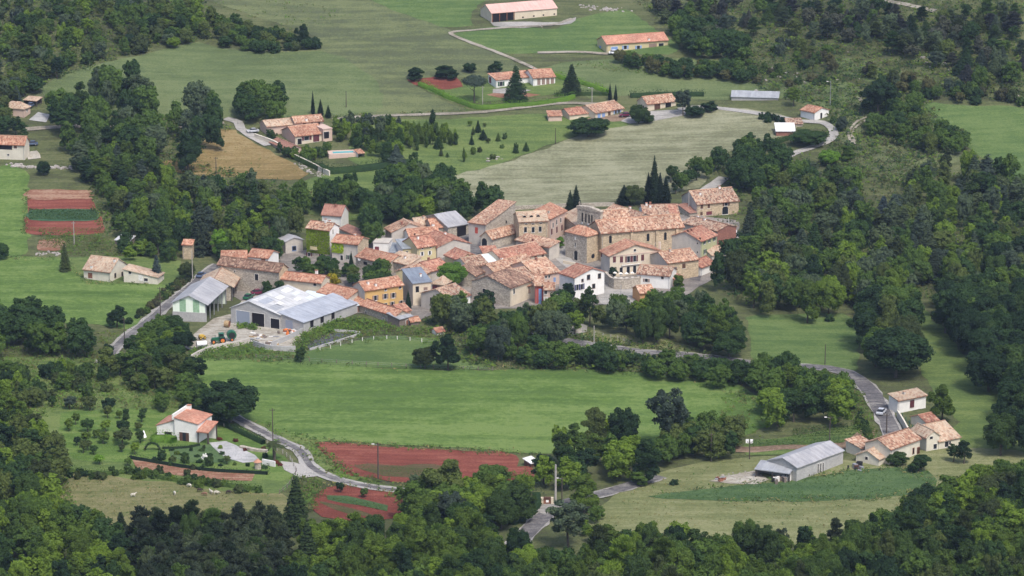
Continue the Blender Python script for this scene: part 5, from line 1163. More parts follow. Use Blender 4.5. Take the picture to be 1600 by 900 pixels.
E(875, 388, 3.5, 4, 'b', 'bright', 'bright bush on the little square left of the church tower'); E(1029, 412, 2.2, 3.2, 'u', 'dark', 'small ball bush right of the town hall')
E(314, 398, 18, 7.0, 'f', 'pine', 'very tall dark conifer rising behind the stone tower'); E(398, 350, 15, 7, 'f', 'dark', 'tall dark conifer above the trees left of the village')
E(345, 402, 9, 7, 'b', 'bright', 'yellow-green tree left of the tin shelter'); E(292, 436, 5.5, 5, 'b', 'olive', 'olive green tree beside the stone tower')
E(700, 578, 9.5, 10, 'b', 'dark', 'dark round tree alone at the top edge of the big bright field'); E(664, 576, 6.5, 7, 'b', 'olive', 'brownish bush tree left of the dark round tree on the field edge')
E(287, 548, 6.0, 7, 'b', 'dark', 'dark tree beside the yard entrance'); E(183, 512, 6.5, 7, 'b', 'dark', 'dark tree left of the road bend, left of photo'); E(470, 566, 4.6, 5, 'b', 'mid', 'small bush tree at the field corner below the farmyard')
E(360, 660, 11.5, 16, 'b', 'dark', 'big round dark tree behind the white villa'); E(300, 660, 5, 7, 'b', 'dark', 'dark bush behind the white villa roof')
E(428, 720, 5.6, 5.6, 'a', 'olive', 'palm tree by the white villa drive')
E(913, 800, 9.0, 9.5, 'b', 'fresh', 'round green tree by the lay-by'); E(1010, 756, 11, 9.5, 'b', 'dark', 'isolated round dark tree at the left edge of the pale field'); E(1000, 758, 4, 6, 'b', 'mid', 'low bush at the foot of the isolated round dark tree')
E(888, 856, 12.5, 10, 'l', 'grey', 'weeping grey-green tree beside the lower road'); E(700, 800, 13, 14, 'b', 'olive', 'large olive green tree in front of the ploughed field'); E(772, 764, 6.5, 8, 'b', 'mid', 'smaller green tree at the right end of the ploughed field')
E(1043, 700, 17, 10.5, 'l', 'grey', 'tall thin-leaved tree in the middle of the bright field'); E(931, 700, 10, 8.5, 'b', 'olive', 'leaning olive green tree left of the tall thin-leaved tree'); E(975, 700, 11, 9, 'b', 'dark', 'dark tree between the leaning and the thin-leaved tree'); E(960, 690, 7, 6, 'b', 'ivy', 'yellow-green topped tree in the clump on the bright field')
E(531, 770, 2.9, 2.3, 'o', 'dark', 'left fruit tree on the lower red field'); E(569, 778, 2.7, 2.3, 'o', 'mid', 'right fruit tree on the lower red field')
E(1472, 660, 9.5, 9.5, 'b', 'fresh', 'green tree beside the white stone house'); E(1295, 258, 5.5, 8, 'b', 'bright', 'bright lime green tree below the lane, upper right'); E(1325, 252, 5.5, 7, 'b', 'mid', 'green tree next to the bright lime tree')
E(1372, 178, 12, 14, 'b', 'dark', 'big dark oak beside the two-rut track'); E(1283, 186+4, 3, 3, 'u', 'dark', 'x') if False else None
E(1315, 205, 5.5, 5, 'b', 'grey', 'grey-green tree right of the tiny white house'); E(1302, 192, 2.8, 2.6, 'u', 'mid', 'small bush beside the tiny white house')
E(1265, 232-6, 5.0, 12, 'b', 'dark', 'spreading dark tree over the bank below the white roofed shed')
E(1397, 314+30, 9, 9, 'f', 'blue', 'blue-grey conifer pair in the wood right of the village'); E(1380, 342, 8, 7, 'f', 'blue', 'smaller blue-grey conifer in the wood right of the village')
E(1385, 728, 3.8, 5.5, 'b', 'mid', 'bush in front of the lower right farmhouse, left one') if False else E(1402, 727, 3.6, 5.5, 'b', 'mid', 'left bush in front of the lower right farmhouse'); E(1436, 737, 4.2, 7.5, 'b', 'dark', 'right dark bush in front of the lower right farmhouse')
E(1506, 725, 6, 5, 'l', 'dark', 'slender dark tree standing above the lower right wood'); E(1490, 722, 5, 4, 'l', 'dark', 'smaller slender tree left of the slender dark one, lower right')
E(1231, 562, 2.8, 3.2, 'u', 'dark', 'small dark bush at the edge of the green field right of the village'); E(1296, 502, 2.4, 3.4, 'u', 'dark', 'small bush at the top of the green field')
E(1053, 758, 1.8, 2.2, 'u', 'dark', 'lone small bush in the pale field'); E(706, 225, 4.8, 1.5, 'p', 'mid', 'young thin poplar') if False else E(725, 254, 6.0, 1.4, 'p', 'mid', 'lone young thin poplar in the garden meadow')
E(676, 196, 6.5, 3.4, 'p', 'dark', 'tall dark poplar beside the track'); E(685, 232, 4.6, 3.6, 'f', 'dark', 'dark small fir in the young plantation'); E(747, 207, 4.6, 2.4, 'f', 'dark', 'small pointed fir in the garden meadow, upper'); E(755, 218, 3.8, 3.0, 'f', 'dark', 'small pointed fir in the garden meadow, lower')
E(737, 226, 3.4, 2.0, 'f', 'dark', 'tiny fir in the meadow above the thin poplar'); E(770, 249, 2.2, 2.4, 'u', 'olive', 'small bush beside the stone heap'); E(822, 236, 3.4, 2.2, 'f', 'dark', 'left of the two tiny firs above the hay meadow'); E(806, 239, 3.2, 2.6, 'f', 'dark', 'second of the two tiny firs above the hay meadow')
E(620, 262, 8.5, 7, 'f', 'blue', 'dark bushy conifer at the right end of the long hedge'); E(475, 72, 8, 8, 'b', 'dark', 'tree rising above the hedge line, top left of the hill meadow')
E(463, 832, 14.5, 8.5, 'f', 'fir', 'tallest fir of the front row, left of centre'); E(481, 905, 14, 8.5, 'f', 'fir', 'dark fir in the front row below the tallest one')
E(190, 852, 8.5, 5, 'f', 'fir', 'dark pointed fir at the edge of the sheep pasture'); E(1305, 862, 8, 5, 'n', 'pine', 'dark pine top in the front row right')
E(638, 484, 6.0, 2.6, 'c', 'dark', 'dark column tree between the yellow house and the slate roof'); E(889, 470, 5.5, 5.5, 'b', 'dark', 'dark tree against the left side of the bright white house'); E(742, 300+42, 5, 6, 'b', 'mid', 'tree behind the big grey stone house') if False else None; E(863, 392, 3, 3, 'u', 'dark', 'dark bush beside the bright bush on the little square'); E(1060, 452, 4.5, 5, 'b', 'fresh', 'fresh green tree beside the patchy roofed white house'); E(600, 425, 4, 4, 'b', 'mid', 'garden tree at the end of the low stone house')
E(1140, 560, 9, 9, 'b', 'dark', 'dark tree at the road end of the long green strip')
E(68, 274, 5, 5.5, 'b', 'dark', 'dark bush tree in front of the terrace house, far left'); E(1400, 590, 14, 19, 'b', 'dark', 'very large dark tree above the road bend, right'); E(1545, 612, 12, 15, 'b', 'dark', 'large dark tree on the right edge of the green strip')
for i_, (px, pb, H, m) in enumerate([(82,636,3.2,'dark'),(110,640,4.0,'grey'),(140,642,4.5,'olive'),(170,646,4.6,'dark'),(197,650,2.2,'dark'),(224,650,2.4,'dark'),(108,674,3.6,'yellow') ,(137,676,4.0,'dark'),(165,676,3.6,'fresh'),(193,680,4.4,'dark'),(222,660,3.0,'dark'),(135,692,3.2,'fresh'),(162,694,3.4,'fresh'),(193,697,5.0,'olive'),(255,645,3.4,'mid'),(40,632,4.4,'olive')]):
    E(px, pb, H, H*.85, 'o', 'fresh' if m == 'yellow' else m, ADJ['fresh' if m == 'yellow' else m]+' fruit tree in the orchard left of the white villa', 'fruit trees in the orchard')
for px, pb, H, m, lab in [(253,719,3.0,'dark','cone shaped bush by the villa garden path'),(290,724,2.6,'mid','round clipped bush on the villa lawn, left'),(326,728,3.0,'mid','round clipped bush on the villa lawn, right'),(355,726,2.6,'olive','thin standard tree on the villa lawn'),(320,718,1.8,'flower','white flowering bush on the villa lawn'),(200,728,2.4,'mid','small tree on the hedge below the orchard, left'),(155,726,2.8,'bright','bright small tree on the hedge below the orchard'),(250,740,2.6,'olive','olive bush by the brown garden bed, left'),(292,745,2.4,'olive','olive bush by the brown garden bed, right')]:
    E(px, pb, H, H*.9, 'o' if 'tree' in lab else 'u', m, lab)
for px, py in [(330,683),(343,688),(383,705),(368,690),(412,702),(432,724),(438,728)]: E(px, py, 1.1, 1.5, 'u', 'redleaf', 'small reddish flowering bush in the villa garden', 'reddish bushes in the villa garden')

# ------------------------------------------------------------------ woods, groves and hedgerow trees
W_ = ' on the wooded slope at top left'
zone([(-20,-5),(300,-5),(330,25),(360,55),(310,60),(220,76),(120,98),(68,120),(50,148),(-20,135)], 170, (4,8), (5,8.5), 'bbblu', ['dark','mid','grey','olive','mid','olive','fresh'], '# tree'+W_, '# trees'+W_, .50)
zone([(330,20),(400,40),(480,60),(500,68),(420,76),(345,68)], 54, (3,5.5), (5,7), 'bbu', ['dark','mid','dark','olive'], '# bush tree along the upper edge of the meadow', '# bush trees along the meadow edge', .36)
zone([(-20,145),(22,150),(20,180),(50,205),(45,215),(-20,205)], 8, (6,8), (6,8), 'bl', ['dark','olive'], '# tree by the pink walled house at far left', '# trees by the pink walled house')
zone([(85,165),(120,128),(170,115),(232,125),(240,190),(262,160),(350,150),(356,200),(300,245),(210,235),(130,235),(92,215)], 46, (10,15), (9,12), 'bbl', ['dark','dark','mid','grey'], '# tree in the grove below the upper meadow', '# tall trees in the grove below the meadow', .46)
zone([(368,160),(400,140),(440,140),(455,170),(430,182),(385,190)], 10, (8,10), (8,10), 'b', ['dark','mid'], '# tree behind the large upper left villa', '# trees behind the upper left villa', .5)
zone([(120,235),(210,240),(300,285),(390,292),(475,298),(478,335),(440,365),(400,385),(330,372),(240,370),(190,350),(160,310),(150,275),(115,250)], 120, (6,12), (6,9.5), 'bbblp', ['dark','mid','mid','fresh','olive','grey'], '# tree in the wood left of the village', '# trees in the wood left of the village', .50)
zone([(180,375),(240,372),(268,380),(272,400),(250,398),(190,396)], 12, (4,6.5), (5,7), 'b', ['dark','mid','fresh'], '# tree around the tin sheds left of the stone tower', '# trees around the tin sheds', .55)
zone([(490,300),(540,290),(590,305),(600,335),(560,340),(575,370),(600,372),(590,330),(540,310),(520,318)], 14, (9,13), (8,10), 'bb', ['dark','dark','mid'], '# tree behind the dull pink roofed house', '# tall trees behind the white house')
zone([(600,285),(640,265),(700,275),(725,305),(780,315),(790,325),(735,328),(690,325),(640,330),(600,330)], 26, (9,13), (9,12), 'bb', ['dark','dark','grey','mid'], '# tree in the dense clump behind the village roofs', '# trees in the clump behind the village', .48)
zone([(350,372),(440,360),(445,395),(400,392),(350,395)], 14, (5,8), (5,8), 'b', ['dark','mid'], '# tree behind the long stone farm building', '# trees behind the stone farm building')
zone([(402,435),(440,436),(440,462),(408,455)], 5, (4,5), (4,5), 'b', ['dark'], '# bush tree at the end wall of the stone farm building', None, .6)
zone([(470,405),(520,408),(560,425),(600,415),(610,440),(540,448),(530,430),(480,425),(448,405)], 24, (4,6), (5,6.5), 'bl', ['dark','mid','dark','olive'], '# garden tree in front of the ivy covered house', '# garden trees in front of the ivy house', .5)
zone([(520,195),(560,185),(620,190),(640,200),(620,240),(590,245),(545,225),(520,215)], 40, (5,8.5), (4,6), 'bplb', ['mid','fresh','dark','grey'], '# tree in the garden right of the upper left villa', '# trees right of the upper left villa', .5)
zone([(560,195),(640,195),(690,200),(720,215),(660,225),(600,215)], 70, (3.5,6), (2.0,3.0), 'ppo', ['mid','fresh','fresh'], '# young poplar in the plantation beside the track', '# young poplars in the plantation', .7)
zone([(415,210),(435,205),(445,225),(520,230),(515,238),(470,245),(440,235)], 14, (3,4.5), (3.5,5), 'bu', ['dark','mid','fresh'], '# garden bush around the upper left villa', '# bushes around the upper left villa', .6)
zone([(940,88),(1000,88),(1050,100),(1130,98),(1185,115),(1160,120),(1060,115),(1000,100)], 36, (4,6), (5,8), 'b', ['dark','mid','dark','scrub'], '# bush tree on the bank below the yellow house', '# bush trees on the bank below the yellow house', .5)
zone([(995,-5),(1180,-5),(1300,-5),(1430,20),(1600,10),(1600,130),(1540,130),(1480,100),(1400,75),(1310,55),(1250,50),(1200,40),(1130,62),(1060,45),(1010,20)], 140, (5,9), (6,9), 'bbblnnf', ['dark','mid','plum','pine','olive','grey','plum'], '# tree in the wood at top right', '# trees in the wood at top right', .50)
zone([(1050,30),(1120,40),(1150,60),(1190,80),(1160,90),(1100,80),(1060,60)], 18, (7,9), (8,11), 'b', ['dark','dark','mid'], '# tree at the corner of the wood above the yellow house', '# trees at the wood corner', .5)
zone([(1200,60),(1290,70),(1300,95),(1400,115),(1490,130),(1600,140),(1600,158),(1500,155),(1440,145),(1300,105),(1250,100),(1210,90)], 50, (3,6), (4,7), 'buu', ['dark','mid','scrub','olive','grey'], '# bush tree on the rough slope at upper right', '# bush trees on the rough slope', .52)
zone([(1140,120),(1200,100),(1290,120),(1300,130),(1180,130)], 14, (2,3.5), (3,4.5), 'u', ['scrub','mid'], '# shrub on the dry bank above the grey shed', '# shrubs on the dry bank', .8)
zone([(1390,150),(1440,155),(1445,190),(1500,205),(1510,225),(1470,235),(1400,215),(1360,200)], 34, (5,8), (6,8), 'bb', ['dark','mid','olive','mid'], '# tree on the bank right of the two-rut track', '# trees on the bank right of the track', .5)
zone([(1150,165),(1240,180),(1250,190),(1200,186)], 9, (2.5,3.2), (2.6,3.4), 'u', ['dark'], '# clipped bush along the track by the grey shed', '# bushes along the track', .8)
zone([(1120,248),(1170,225),(1205,228),(1235,245),(1230,265),(1180,285),(1140,280),(1115,262)], 28, (6,10), (7,9), 'bb', ['dark','dark','mid'], '# tree below the white roofed shed, right of the hay meadow', '# trees right of the hay meadow', .48)
zone([(1050,255),(1110,258),(1110,272),(1080,285),(1050,290),(1040,280)], 10, (5,8), (5,6), 'bl', ['dark','mid'], '# tree between the cypresses and the curved road', '# trees between cypresses and road', .5)
zone([(1240,255),(1300,262),(1350,272),(1350,320),(1390,330),(1440,260),(1500,250),(1560,265),(1600,285),(1600,400),(1540,420),(1440,420),(1380,400),(1300,380),(1250,400),(1190,385),(1165,350),(1170,310),(1210,290)], 170, (6,12), (6.5,10.5), 'bbblfp', ['dark','mid','mid','fresh','olive','pine','grey','mid'], '# tree in the big wood right of the village', '# trees in the big wood right of the village', .48)
zone([(1165,380),(1250,400),(1400,410),(1600,400),(1600,480),(1500,470),(1450,430),(1420,470),(1340,480),(1330,470),(1200,475),(1160,440),(1110,430),(1130,400)], 90, (7,13), (7.5,11), 'bbbl', ['dark','mid','mid','olive','fresh','grey'], '# tree at the lower edge of the big wood', '# trees at the lower edge of the big wood', .48)
zone([(1480,440),(1610,430),(1610,560),(1545,560),(1500,520),(1470,480)], 26, (11,14), (11,14), 'b', ['dark','mid','dark'], '# large tree at the right edge of the photo', '# large trees at the right edge', .46)
zone([(1345,470),(1410,450),(1440,490),(1440,540),(1400,560),(1350,545)], 16, (10,13), (9,12), 'bb', ['mid','dark','olive'], '# tree in the clump above the road bend', '# trees above the road bend', .46)
zone([(1560,580),(1615,575),(1615,690),(1555,680)], 8, (11,14), (11,13), 'b', ['dark','dark','mid'], '# tree at the right edge beside the green strip', None, .48)
zone([(680,480),(740,468),(790,490),(850,500),(870,465),(900,480),(960,478),(1010,478),(1060,462),(1110,478),(1150,510),(1160,545),(1100,540),(1040,520),(960,500),(900,505),(820,528),(760,545),(735,520),(670,492)], 72, (6,12), (6.5,10), 'bbbl', ['dark','mid','mid','fresh','grey','olive'], '# tree in the belt between the village and the big field', '# trees in the belt below the village', .46)
zone([(740,520),(840,540),(960,548),(1030,560),(1100,565),(1160,580),(1150,592),(1060,582),(960,570),(800,560)], 34, (4.5,7), (6,8), 'bb', ['dark','mid','dark'], '# bushy tree along the top edge of the bright field', '# bushy trees along the bright field', .5)
zone([(1175,570),(1230,575),(1320,600),(1340,640),(1320,655),(1210,650),(1170,610)], 30, (6,10), (7,10), 'bbl', ['dark','mid','mid','fresh'], '# tree in the grove left of the road bend', '# trees left of the road bend', .46)
zone([(1060,665),(1110,660),(1150,655),(1180,672),(1160,700),(1040,705),(1010,700)], 20, (6,8), (6,9), 'b', ['dark','mid','olive'], '# tree at the right end of the bright field', '# trees at the right end of the bright field', .5)
zone([(850,700),(900,690),(965,680),(1000,690),(985,730),(940,740),(870,745),(840,740)], 15, (7,9.5), (7,9.5), 'bbl', ['dark','mid','fresh'], '# tree in the dense grove left of the pale field', '# trees in the grove left of the pale field', .46)
zone([(650,760),(740,760),(810,760),(830,780),(780,800),(740,800),(640,800)], 20, (8,10), (8,10), 'bb', ['mid','fresh','grey'], '# tree below the ploughed field', '# trees below the ploughed field', .46)
zone([(-20,485),(60,490),(145,520),(140,540),(-20,540)], 20, (8,10), (9,11), 'b', ['dark','dark','mid'], '# tree in the dark row below the left field', '# trees in the dark row at left', .46)
zone([(-20,378),(18,378),(22,395),(-20,398)], 3, (5,6), (6,7), 'b', ['dark'], '# tree at the left edge above the green field', None)
zone([(150,545),(300,560),(310,600),(270,605),(250,590),(190,590),(150,570)], 22, (5,9), (6,9), 'bl', ['dark','mid','olive'], '# tree on the slope above the white villa', '# trees on the slope above the villa', .52)
zone([(240,510),(285,500),(300,530),(260,545)], 7, (4.5,6.5), (6,7.5), 'b', ['dark','mid'], '# bushy tree between the road and the farmyard', '# bushy trees by the farmyard', .55)
zone([(-20,560),(60,575),(140,570),(240,600),(60,620),(-20,640)], 44, (2.5,6), (3.5,7), 'buu', ['olive','mid','dark','fresh'], '# bush tree on the left slope above the orchard', '# bush trees above the orchard', .55)
zone([(240,610),(330,615),(345,640),(300,650),(250,640)], 10, (4,6), (5,7), 'b', ['dark','mid'], '# bush tree right of the orchard', '# bush trees right of the orchard', .6)
zone([(-20,620),(50,650),(90,690),(95,740),(75,770),(-20,770)], 40, (6,10), (7,10), 'bbl', ['dark','mid','olive','fresh'], '# tree in the wood at the left edge beside the orchard', '# trees at the left edge beside the orchard', .46)
F_ = ' in the bottom wood'
zone([(-20,790),(80,790),(140,815),(200,830),(190,900),(210,930),(-20,940)], 60, (7,12), (7,10.5), 'bbl', ['mid','fresh','fresh','mid','dark'], '# tree in the bottom left wood', '# leafy trees in the bottom left wood', .44)
zone([(215,825),(300,820),(440,822),(445,860),(420,930),(230,930)], 90, (8.5,12.5), (6.5,9), 'nnnb', ['pine','pine','fir','pine','mid'], '# pine in the stand below the sheep pasture', 'pines in the stand below the sheep pasture', .50)
zone([(480,840),(560,830),(640,815),(740,810),(800,830),(830,870),(900,880),(900,940),(440,940)], 120, (7,12.5), (7,10), 'bbbbnl', ['mid','fresh','fresh','mid','dark'], '# tree in the bottom centre wood', '# trees in the bottom centre wood', .44)
zone([(925,846),(1020,842),(1140,845),(1240,850),(1330,850),(1350,830),(1420,800),(1480,760),(1530,748),(1615,740),(1615,940),(900,940)], 230, (6.5,12), (6.5,10), 'bbbbln', ['mid','fresh','fresh','mid','olive','dark'], '# tree in the bottom right wood', '# trees in the bottom right wood', .43)
zone([(930,850),(1040,846),(1200,855),(1320,850)], 9, (9,12), (5,7), 'ln', ['pine','dark'], '# slim tree at the front of the pale field', '# slim trees at the front of the pale field', .7)
zone([(98,728),(212,732),(330,748),(400,756),(410,766),(330,760),(212,744),(98,742)], 34, (1.4,2.8), (2,3.4), 'u', ['dark','mid','olive','fresh'], '# bush in the hedge above the sheep pasture', '# bushes above the sheep pasture', .5)
zone([(262,700),(330,697),(372,718),(300,722)], 10, (.8,1.3), (1.6,2.6), 'u', ['dark','mid'], '# low bush on the clover bed before the villa', '# low bushes on the clover bed', .6)
zone([(200,508),(236,478),(270,458),(300,432),(292,425),(262,448),(230,470),(196,500)], 30, (1.2,2.6), (2,3.4), 'u', ['scrub','olive','dark','mid'], '# bush in the hedge along the left side of the lane', '# bushes along the lane', .5)
zone([(215,520),(262,500),(290,520),(300,545),(250,560),(215,550)], 12, (3.5,6), (5,7), 'b', ['dark','mid','fresh'], '# tree hiding the lane left of the farmyard', '# trees hiding the lane', .5)
zone([(1335,600),(1352,640),(1366,680),(1350,690),(1330,650)], 14, (1.2,2.5), (2,3), 'u', ['mid','fresh','dark'], '# bush on the verge left of the curved road', '# bushes on the road verge', .6)
zone([(1128,572),(1195,582),(1235,580),(1325,598),(1322,606),(1230,596),(1130,588)], 24, (3.5,6), (5,7), 'b', ['dark','mid','mid'], '# tree screening the road above the grove', '# trees screening the road', .42)
zone([(965,556),(1090,566),(1090,574),(965,564)], 12, (2,3.2), (3,4.5), 'bu', ['dark','mid','fresh'], '# bush below the road under the village', '# bushes below the road', .5)
zone([(640,200),(760,190),(800,200),(820,240),(740,245),(660,240)], 16, (1.5,3.4), (1.5,2.6), 'fuo', ['mid','fresh','olive'], '# young tree scattered in the garden meadow', '# young trees in the garden meadow', 1.5)
zone([(240,700),(330,690),(420,705),(430,722),(330,735),(240,722)], 16, (.8,1.8), (1.0,2.0), 'u', ['dark','mid','fresh','olive'], '# clipped bush in the villa garden', '# clipped bushes in the villa garden', .9)
zone([(105,640),(225,640),(225,700),(115,705)], 14, (2.4,4), (2,3.2), 'o', ['mid','dark','fresh','olive'], '# small tree in the villa orchard', '# small trees in the villa orchard', 1.0)
zone([(905,815),(935,800),(950,790),(930,835),(905,845)], 5, (3,5), (4,5.5), 'b', ['mid','fresh'], '# tree beside the lower road', '# trees beside the lower road', .5)
flush_trees()

# ------------------------------------------------------------------ hedges and undergrowth
hedge([(655,134),(678,143),(700,154),(725,163),(748,170),(790,168),(835,165),(880,158),(897,153)], 2.0, 2.2, 'bright', 'bright clipped hedge along the lower side of the garden, top centre')
hedge([(868,150),(900,149),(950,149)], 1.6, 1.8, 'mid', 'darker green hedge between the garden and the drive, top centre')
hedge([(868,120),(885,126),(915,133),(950,146)], 1.8, 2.0, 'bright', 'bright hedge running down behind the dark conifer')
hedge([(985,152),(1040,150),(1100,150)], 2.0, 2.5, 'dark', 'dark hedge behind the garage, top centre')
hedge([(500,264),(515,271),(560,268),(610,262),(640,258)], 2.8, 3.0, 'dark', 'long dark hedge below the swimming pool')
hedge([(452,243),(475,255),(500,266)], 2.4, 2.6, 'mid', 'hedge inside the wall beside the upper left villa')
hedge([(203,717),(260,727),(330,737),(418,742)], 1.2, .9, 'cyp', 'dark clipped hedge between the villa lawn and the brown bed', leaf=.2)
hedge([(98,738),(160,742),(212,740),(260,750),(330,758),(400,766)], 1.2, 1.5, 'mid', 'rough leafy hedge above the sheep pasture', wob=.45)
hedge([(254,702),(290,701),(312,697)], .9, .9, 'cyp', 'low dark hedge in front of the villa terrace', leaf=.2)
hedge([(236,690),(262,690),(272,693)], 2.2, 3.0, 'bright', 'bulging green hedge against the villa front wall', wob=.25)
hedge([(335,660),(355,668),(385,682),(412,695)], 1.6, 1.6, 'dark', 'dark hedge along the fence behind the villa garden')
hedge([(800,820),(820,808),(838,794),(838,780)], 2.6, 3.0, 'dark', 'tall dark hedge left of the lower road')
hedge([(403,732),(418,732)], .9, 1.4, 'dark', 'short clipped hedge by the garden gate'); hedge([(1190,235),(1215,224),(1245,213)], 1.6, 1.6, 'dark', 'dark hedge below the red walled shed')
tufts('undergrowth', [([(0,0),(320,0),(340,60),(220,80),(70,130),(0,150)], 2200), ([(990,0),(1600,0),(1600,160),(1440,150),(1300,100),(1180,90),(1050,50)], 4200), ([(1180,90),(1300,100),(1440,150),(1500,220),(1440,300),(1290,260),(1290,175),(1160,130),(1120,110)], 2600),
    ([(80,180),(360,200),(300,250),(480,300),(780,320),(740,340),(480,330),(330,400),(190,390),(150,330),(130,250)], 3000), ([(660,500),(860,520),(1150,560),(1160,600),(960,580),(760,575),(700,560)], 1500), ([(1120,250),(1240,240),(1600,290),(1600,480),(1160,480),(1110,430)], 3000)],
    7, .75, ['mid','olive','scrub','dark','fresh'], 'low bushes and brambles growing under and between the trees', .55)
tufts('rough_vegetation', [([(0,545),(150,545),(300,560),(340,640),(230,640),(90,640),(0,690)], 2200), ([(560,510),(680,520),(760,560),(620,530),(480,550),(460,565),(560,535)], 260), ([(300,548),(330,552),(430,550),(470,560),(430,566),(300,560)], 260), ([(145,520),(205,515),(265,470),(300,435),(290,450),(215,515),(165,548)], 500),
    ([(390,668),(495,690),(560,742),(640,760),(540,752),(490,730),(440,700)], 450), ([(455,745),(500,752),(490,800),(455,800)], 300), ([(600,770),(760,745),(830,735),(840,800),(650,820)], 900), ([(1150,590),(1200,650),(1180,690),(1100,700)], 220), ([(80,745),(100,738),(120,800),(90,800)], 160), ([(480,500),(560,498),(680,512),(680,530),(600,522),(500,545),(450,550)], 700),
    ([(905,515),(1090,545),(1090,560),(940,545)], 150), ([(1330,590),(1360,640),(1370,690),(1345,690),(1330,640)], 260), ([(1380,620),(1400,700),(1390,640)], 60), ([(60,362),(160,366),(200,400),(100,402)], 420), ([(470,62),(560,20),(480,0),(320,0)], 120), ([(860,100),(1000,98),(1180,110),(1150,125),(1000,118),(900,105)], 260)],
    6, .5, ['grass','olive','scrub','mid'], 'tall weeds and rough grass on the field edges and banks', .4)
tufts('cereal_stand', [([(1015,778),(1150,760),(1330,737),(1400,731),(1450,738),(1462,752),(1455,768),(1380,778),(1240,784),(1120,783)], 3800)], 3, .3, ['crop'], 'knee-high dark green cereal standing in the strip below the grey shed', .12, 'crop')
tufts('nettle_bank', [([(470,512),(500,498),(560,500),(610,510),(520,520),(480,540)], 520), ([(370,508),(402,512),(402,517),(372,514)], 90), ([(300,548),(345,540),(390,540),(420,552),(330,560),(290,566)], 260), ([(470,528),(490,520),(478,545),(455,552)], 60)], 9, .5, ['grass','mid','fresh'], 'lush nettles and weeds around the hangars and the pit', .5)
tufts('field_margin_grass', [([(300,557),(470,565),(620,574),(860,574),(1060,586),(1190,626),(1200,640),(1060,593),(860,580),(620,580),(470,571),(300,563)], 1500), ([(385,652),(495,686),(700,699),(850,708),(850,714),(700,705),(495,692),(380,660)], 700), ([(370,184),(600,178),(735,170),(735,174),(600,184),(370,189)], 400), ([(490,686),(600,694),(812,706),(812,714),(700,708),(500,695)], 260), ([(492,690),(502,690),(520,724),(600,756),(700,758),(700,762),(590,760),(505,725)], 420), ([(480,776),(500,756),(560,754),(655,774),(655,782),(560,762),(510,764),(495,800)], 380), ([(36,298),(45,296),(42,368),(34,370)], 120), ([(136,298),(146,297),(166,368),(156,368)], 160), ([(1010,776),(1150,756),(1330,733),(1400,727),(1468,742),(1462,774),(1380,784),(1120,789),(1120,781),(1380,774),(1452,760),(1400,735),(1150,762)], 900), ([(0,400),(110,404),(135,440),(250,443),(250,447),(130,445),(100,409),(0,406)], 400)], 5, .4, ['grass','straw','olive','mid'], 'taller uncut grass along the margins of the fields', .3)
tufts('meadow_tussocks', [([(905,835),(1010,745),(1200,712),(1180,745),(1040,780),(1200,790),(1460,770),(1450,800),(1340,850)], 900), ([(80,742),(430,775),(440,800),(200,820)], 700), ([(1290,165),(1345,160),(1440,215),(1430,290),(1320,250)], 600), ([(240,257),(335,205),(480,270),(380,279)], 300)], 3, .34, ['straw','grass','straw'], 'pale dry grass tussocks in the unmown fields', .2)
def rows(pp0, pp1, n, m, label, h=.35, name='crop_rows', leaf=.3, dens=5):
    Q = []
    for i in range(n):
        f = (i+.5)/n; line = [((1-f)*a[0]+f*b[0], (1-f)*a[1]+f*b[1]) for a, b in zip(pp0, pp1)]; pts = path_pts(line, .5); k = np.repeat(np.arange(len(pts)), dens)
        P = pts[k]+RNG.normal(0, .16, (len(k), 2)); P = np.column_stack([P, hgt(P[:, 0], P[:, 1])+RNG.uniform(.1, h, len(P))+.15]); Q.append(leafquads(P, np.tile([0, 0, 1.], (len(P), 1)), leaf, .5))
    Q = np.concatenate(Q); return stuff(new_obj(name, quads_mesh(name, Q, [M[m]])), label, 'crop')
rows([(46,328),(150,329)], [(46,344),(151,345)], 9, 'crop', 'dense dark green crop rows on the red vegetable plot', .5, leaf=.45, dens=8); rows([(50,356),(156,357)], [(48,362),(158,363)], 3, 'grass', 'thin green crop rows along the foot of the vegetable plot')
rows([(552,727),(700,735)], [(590,745),(660,747)], 7, 'grass', 'thin green crop rows at the foot of the ploughed field', .3, leaf=.25, dens=3)
rows([(508,775),(605,793)], [(512,781),(600,800)], 3, 'crop', 'dark green vegetable rows across the lower red field', .5); rows([(215,722),(395,742)], [(212,732),(392,750)], 5, 'crop', 'thin green rows on the brown bed below the villa', .2, leaf=.14, dens=2)
rows([(1170,690),(1335,684)], [(1175,700),(1315,694)], 4, 'crop', 'vegetable rows in the kitchen garden left of the road', .6, leaf=.45); rows([(1240,672),(1345,664)], [(1240,686),(1335,682)], 4, 'mid', 'taller leafy rows at the back of the kitchen garden', .9, leaf=.5)
rows([(60,368),(160,372)], [(62,388),(170,396)], 5, 'olive', 'weedy vine rows below the vegetable plot', .9, leaf=.45)

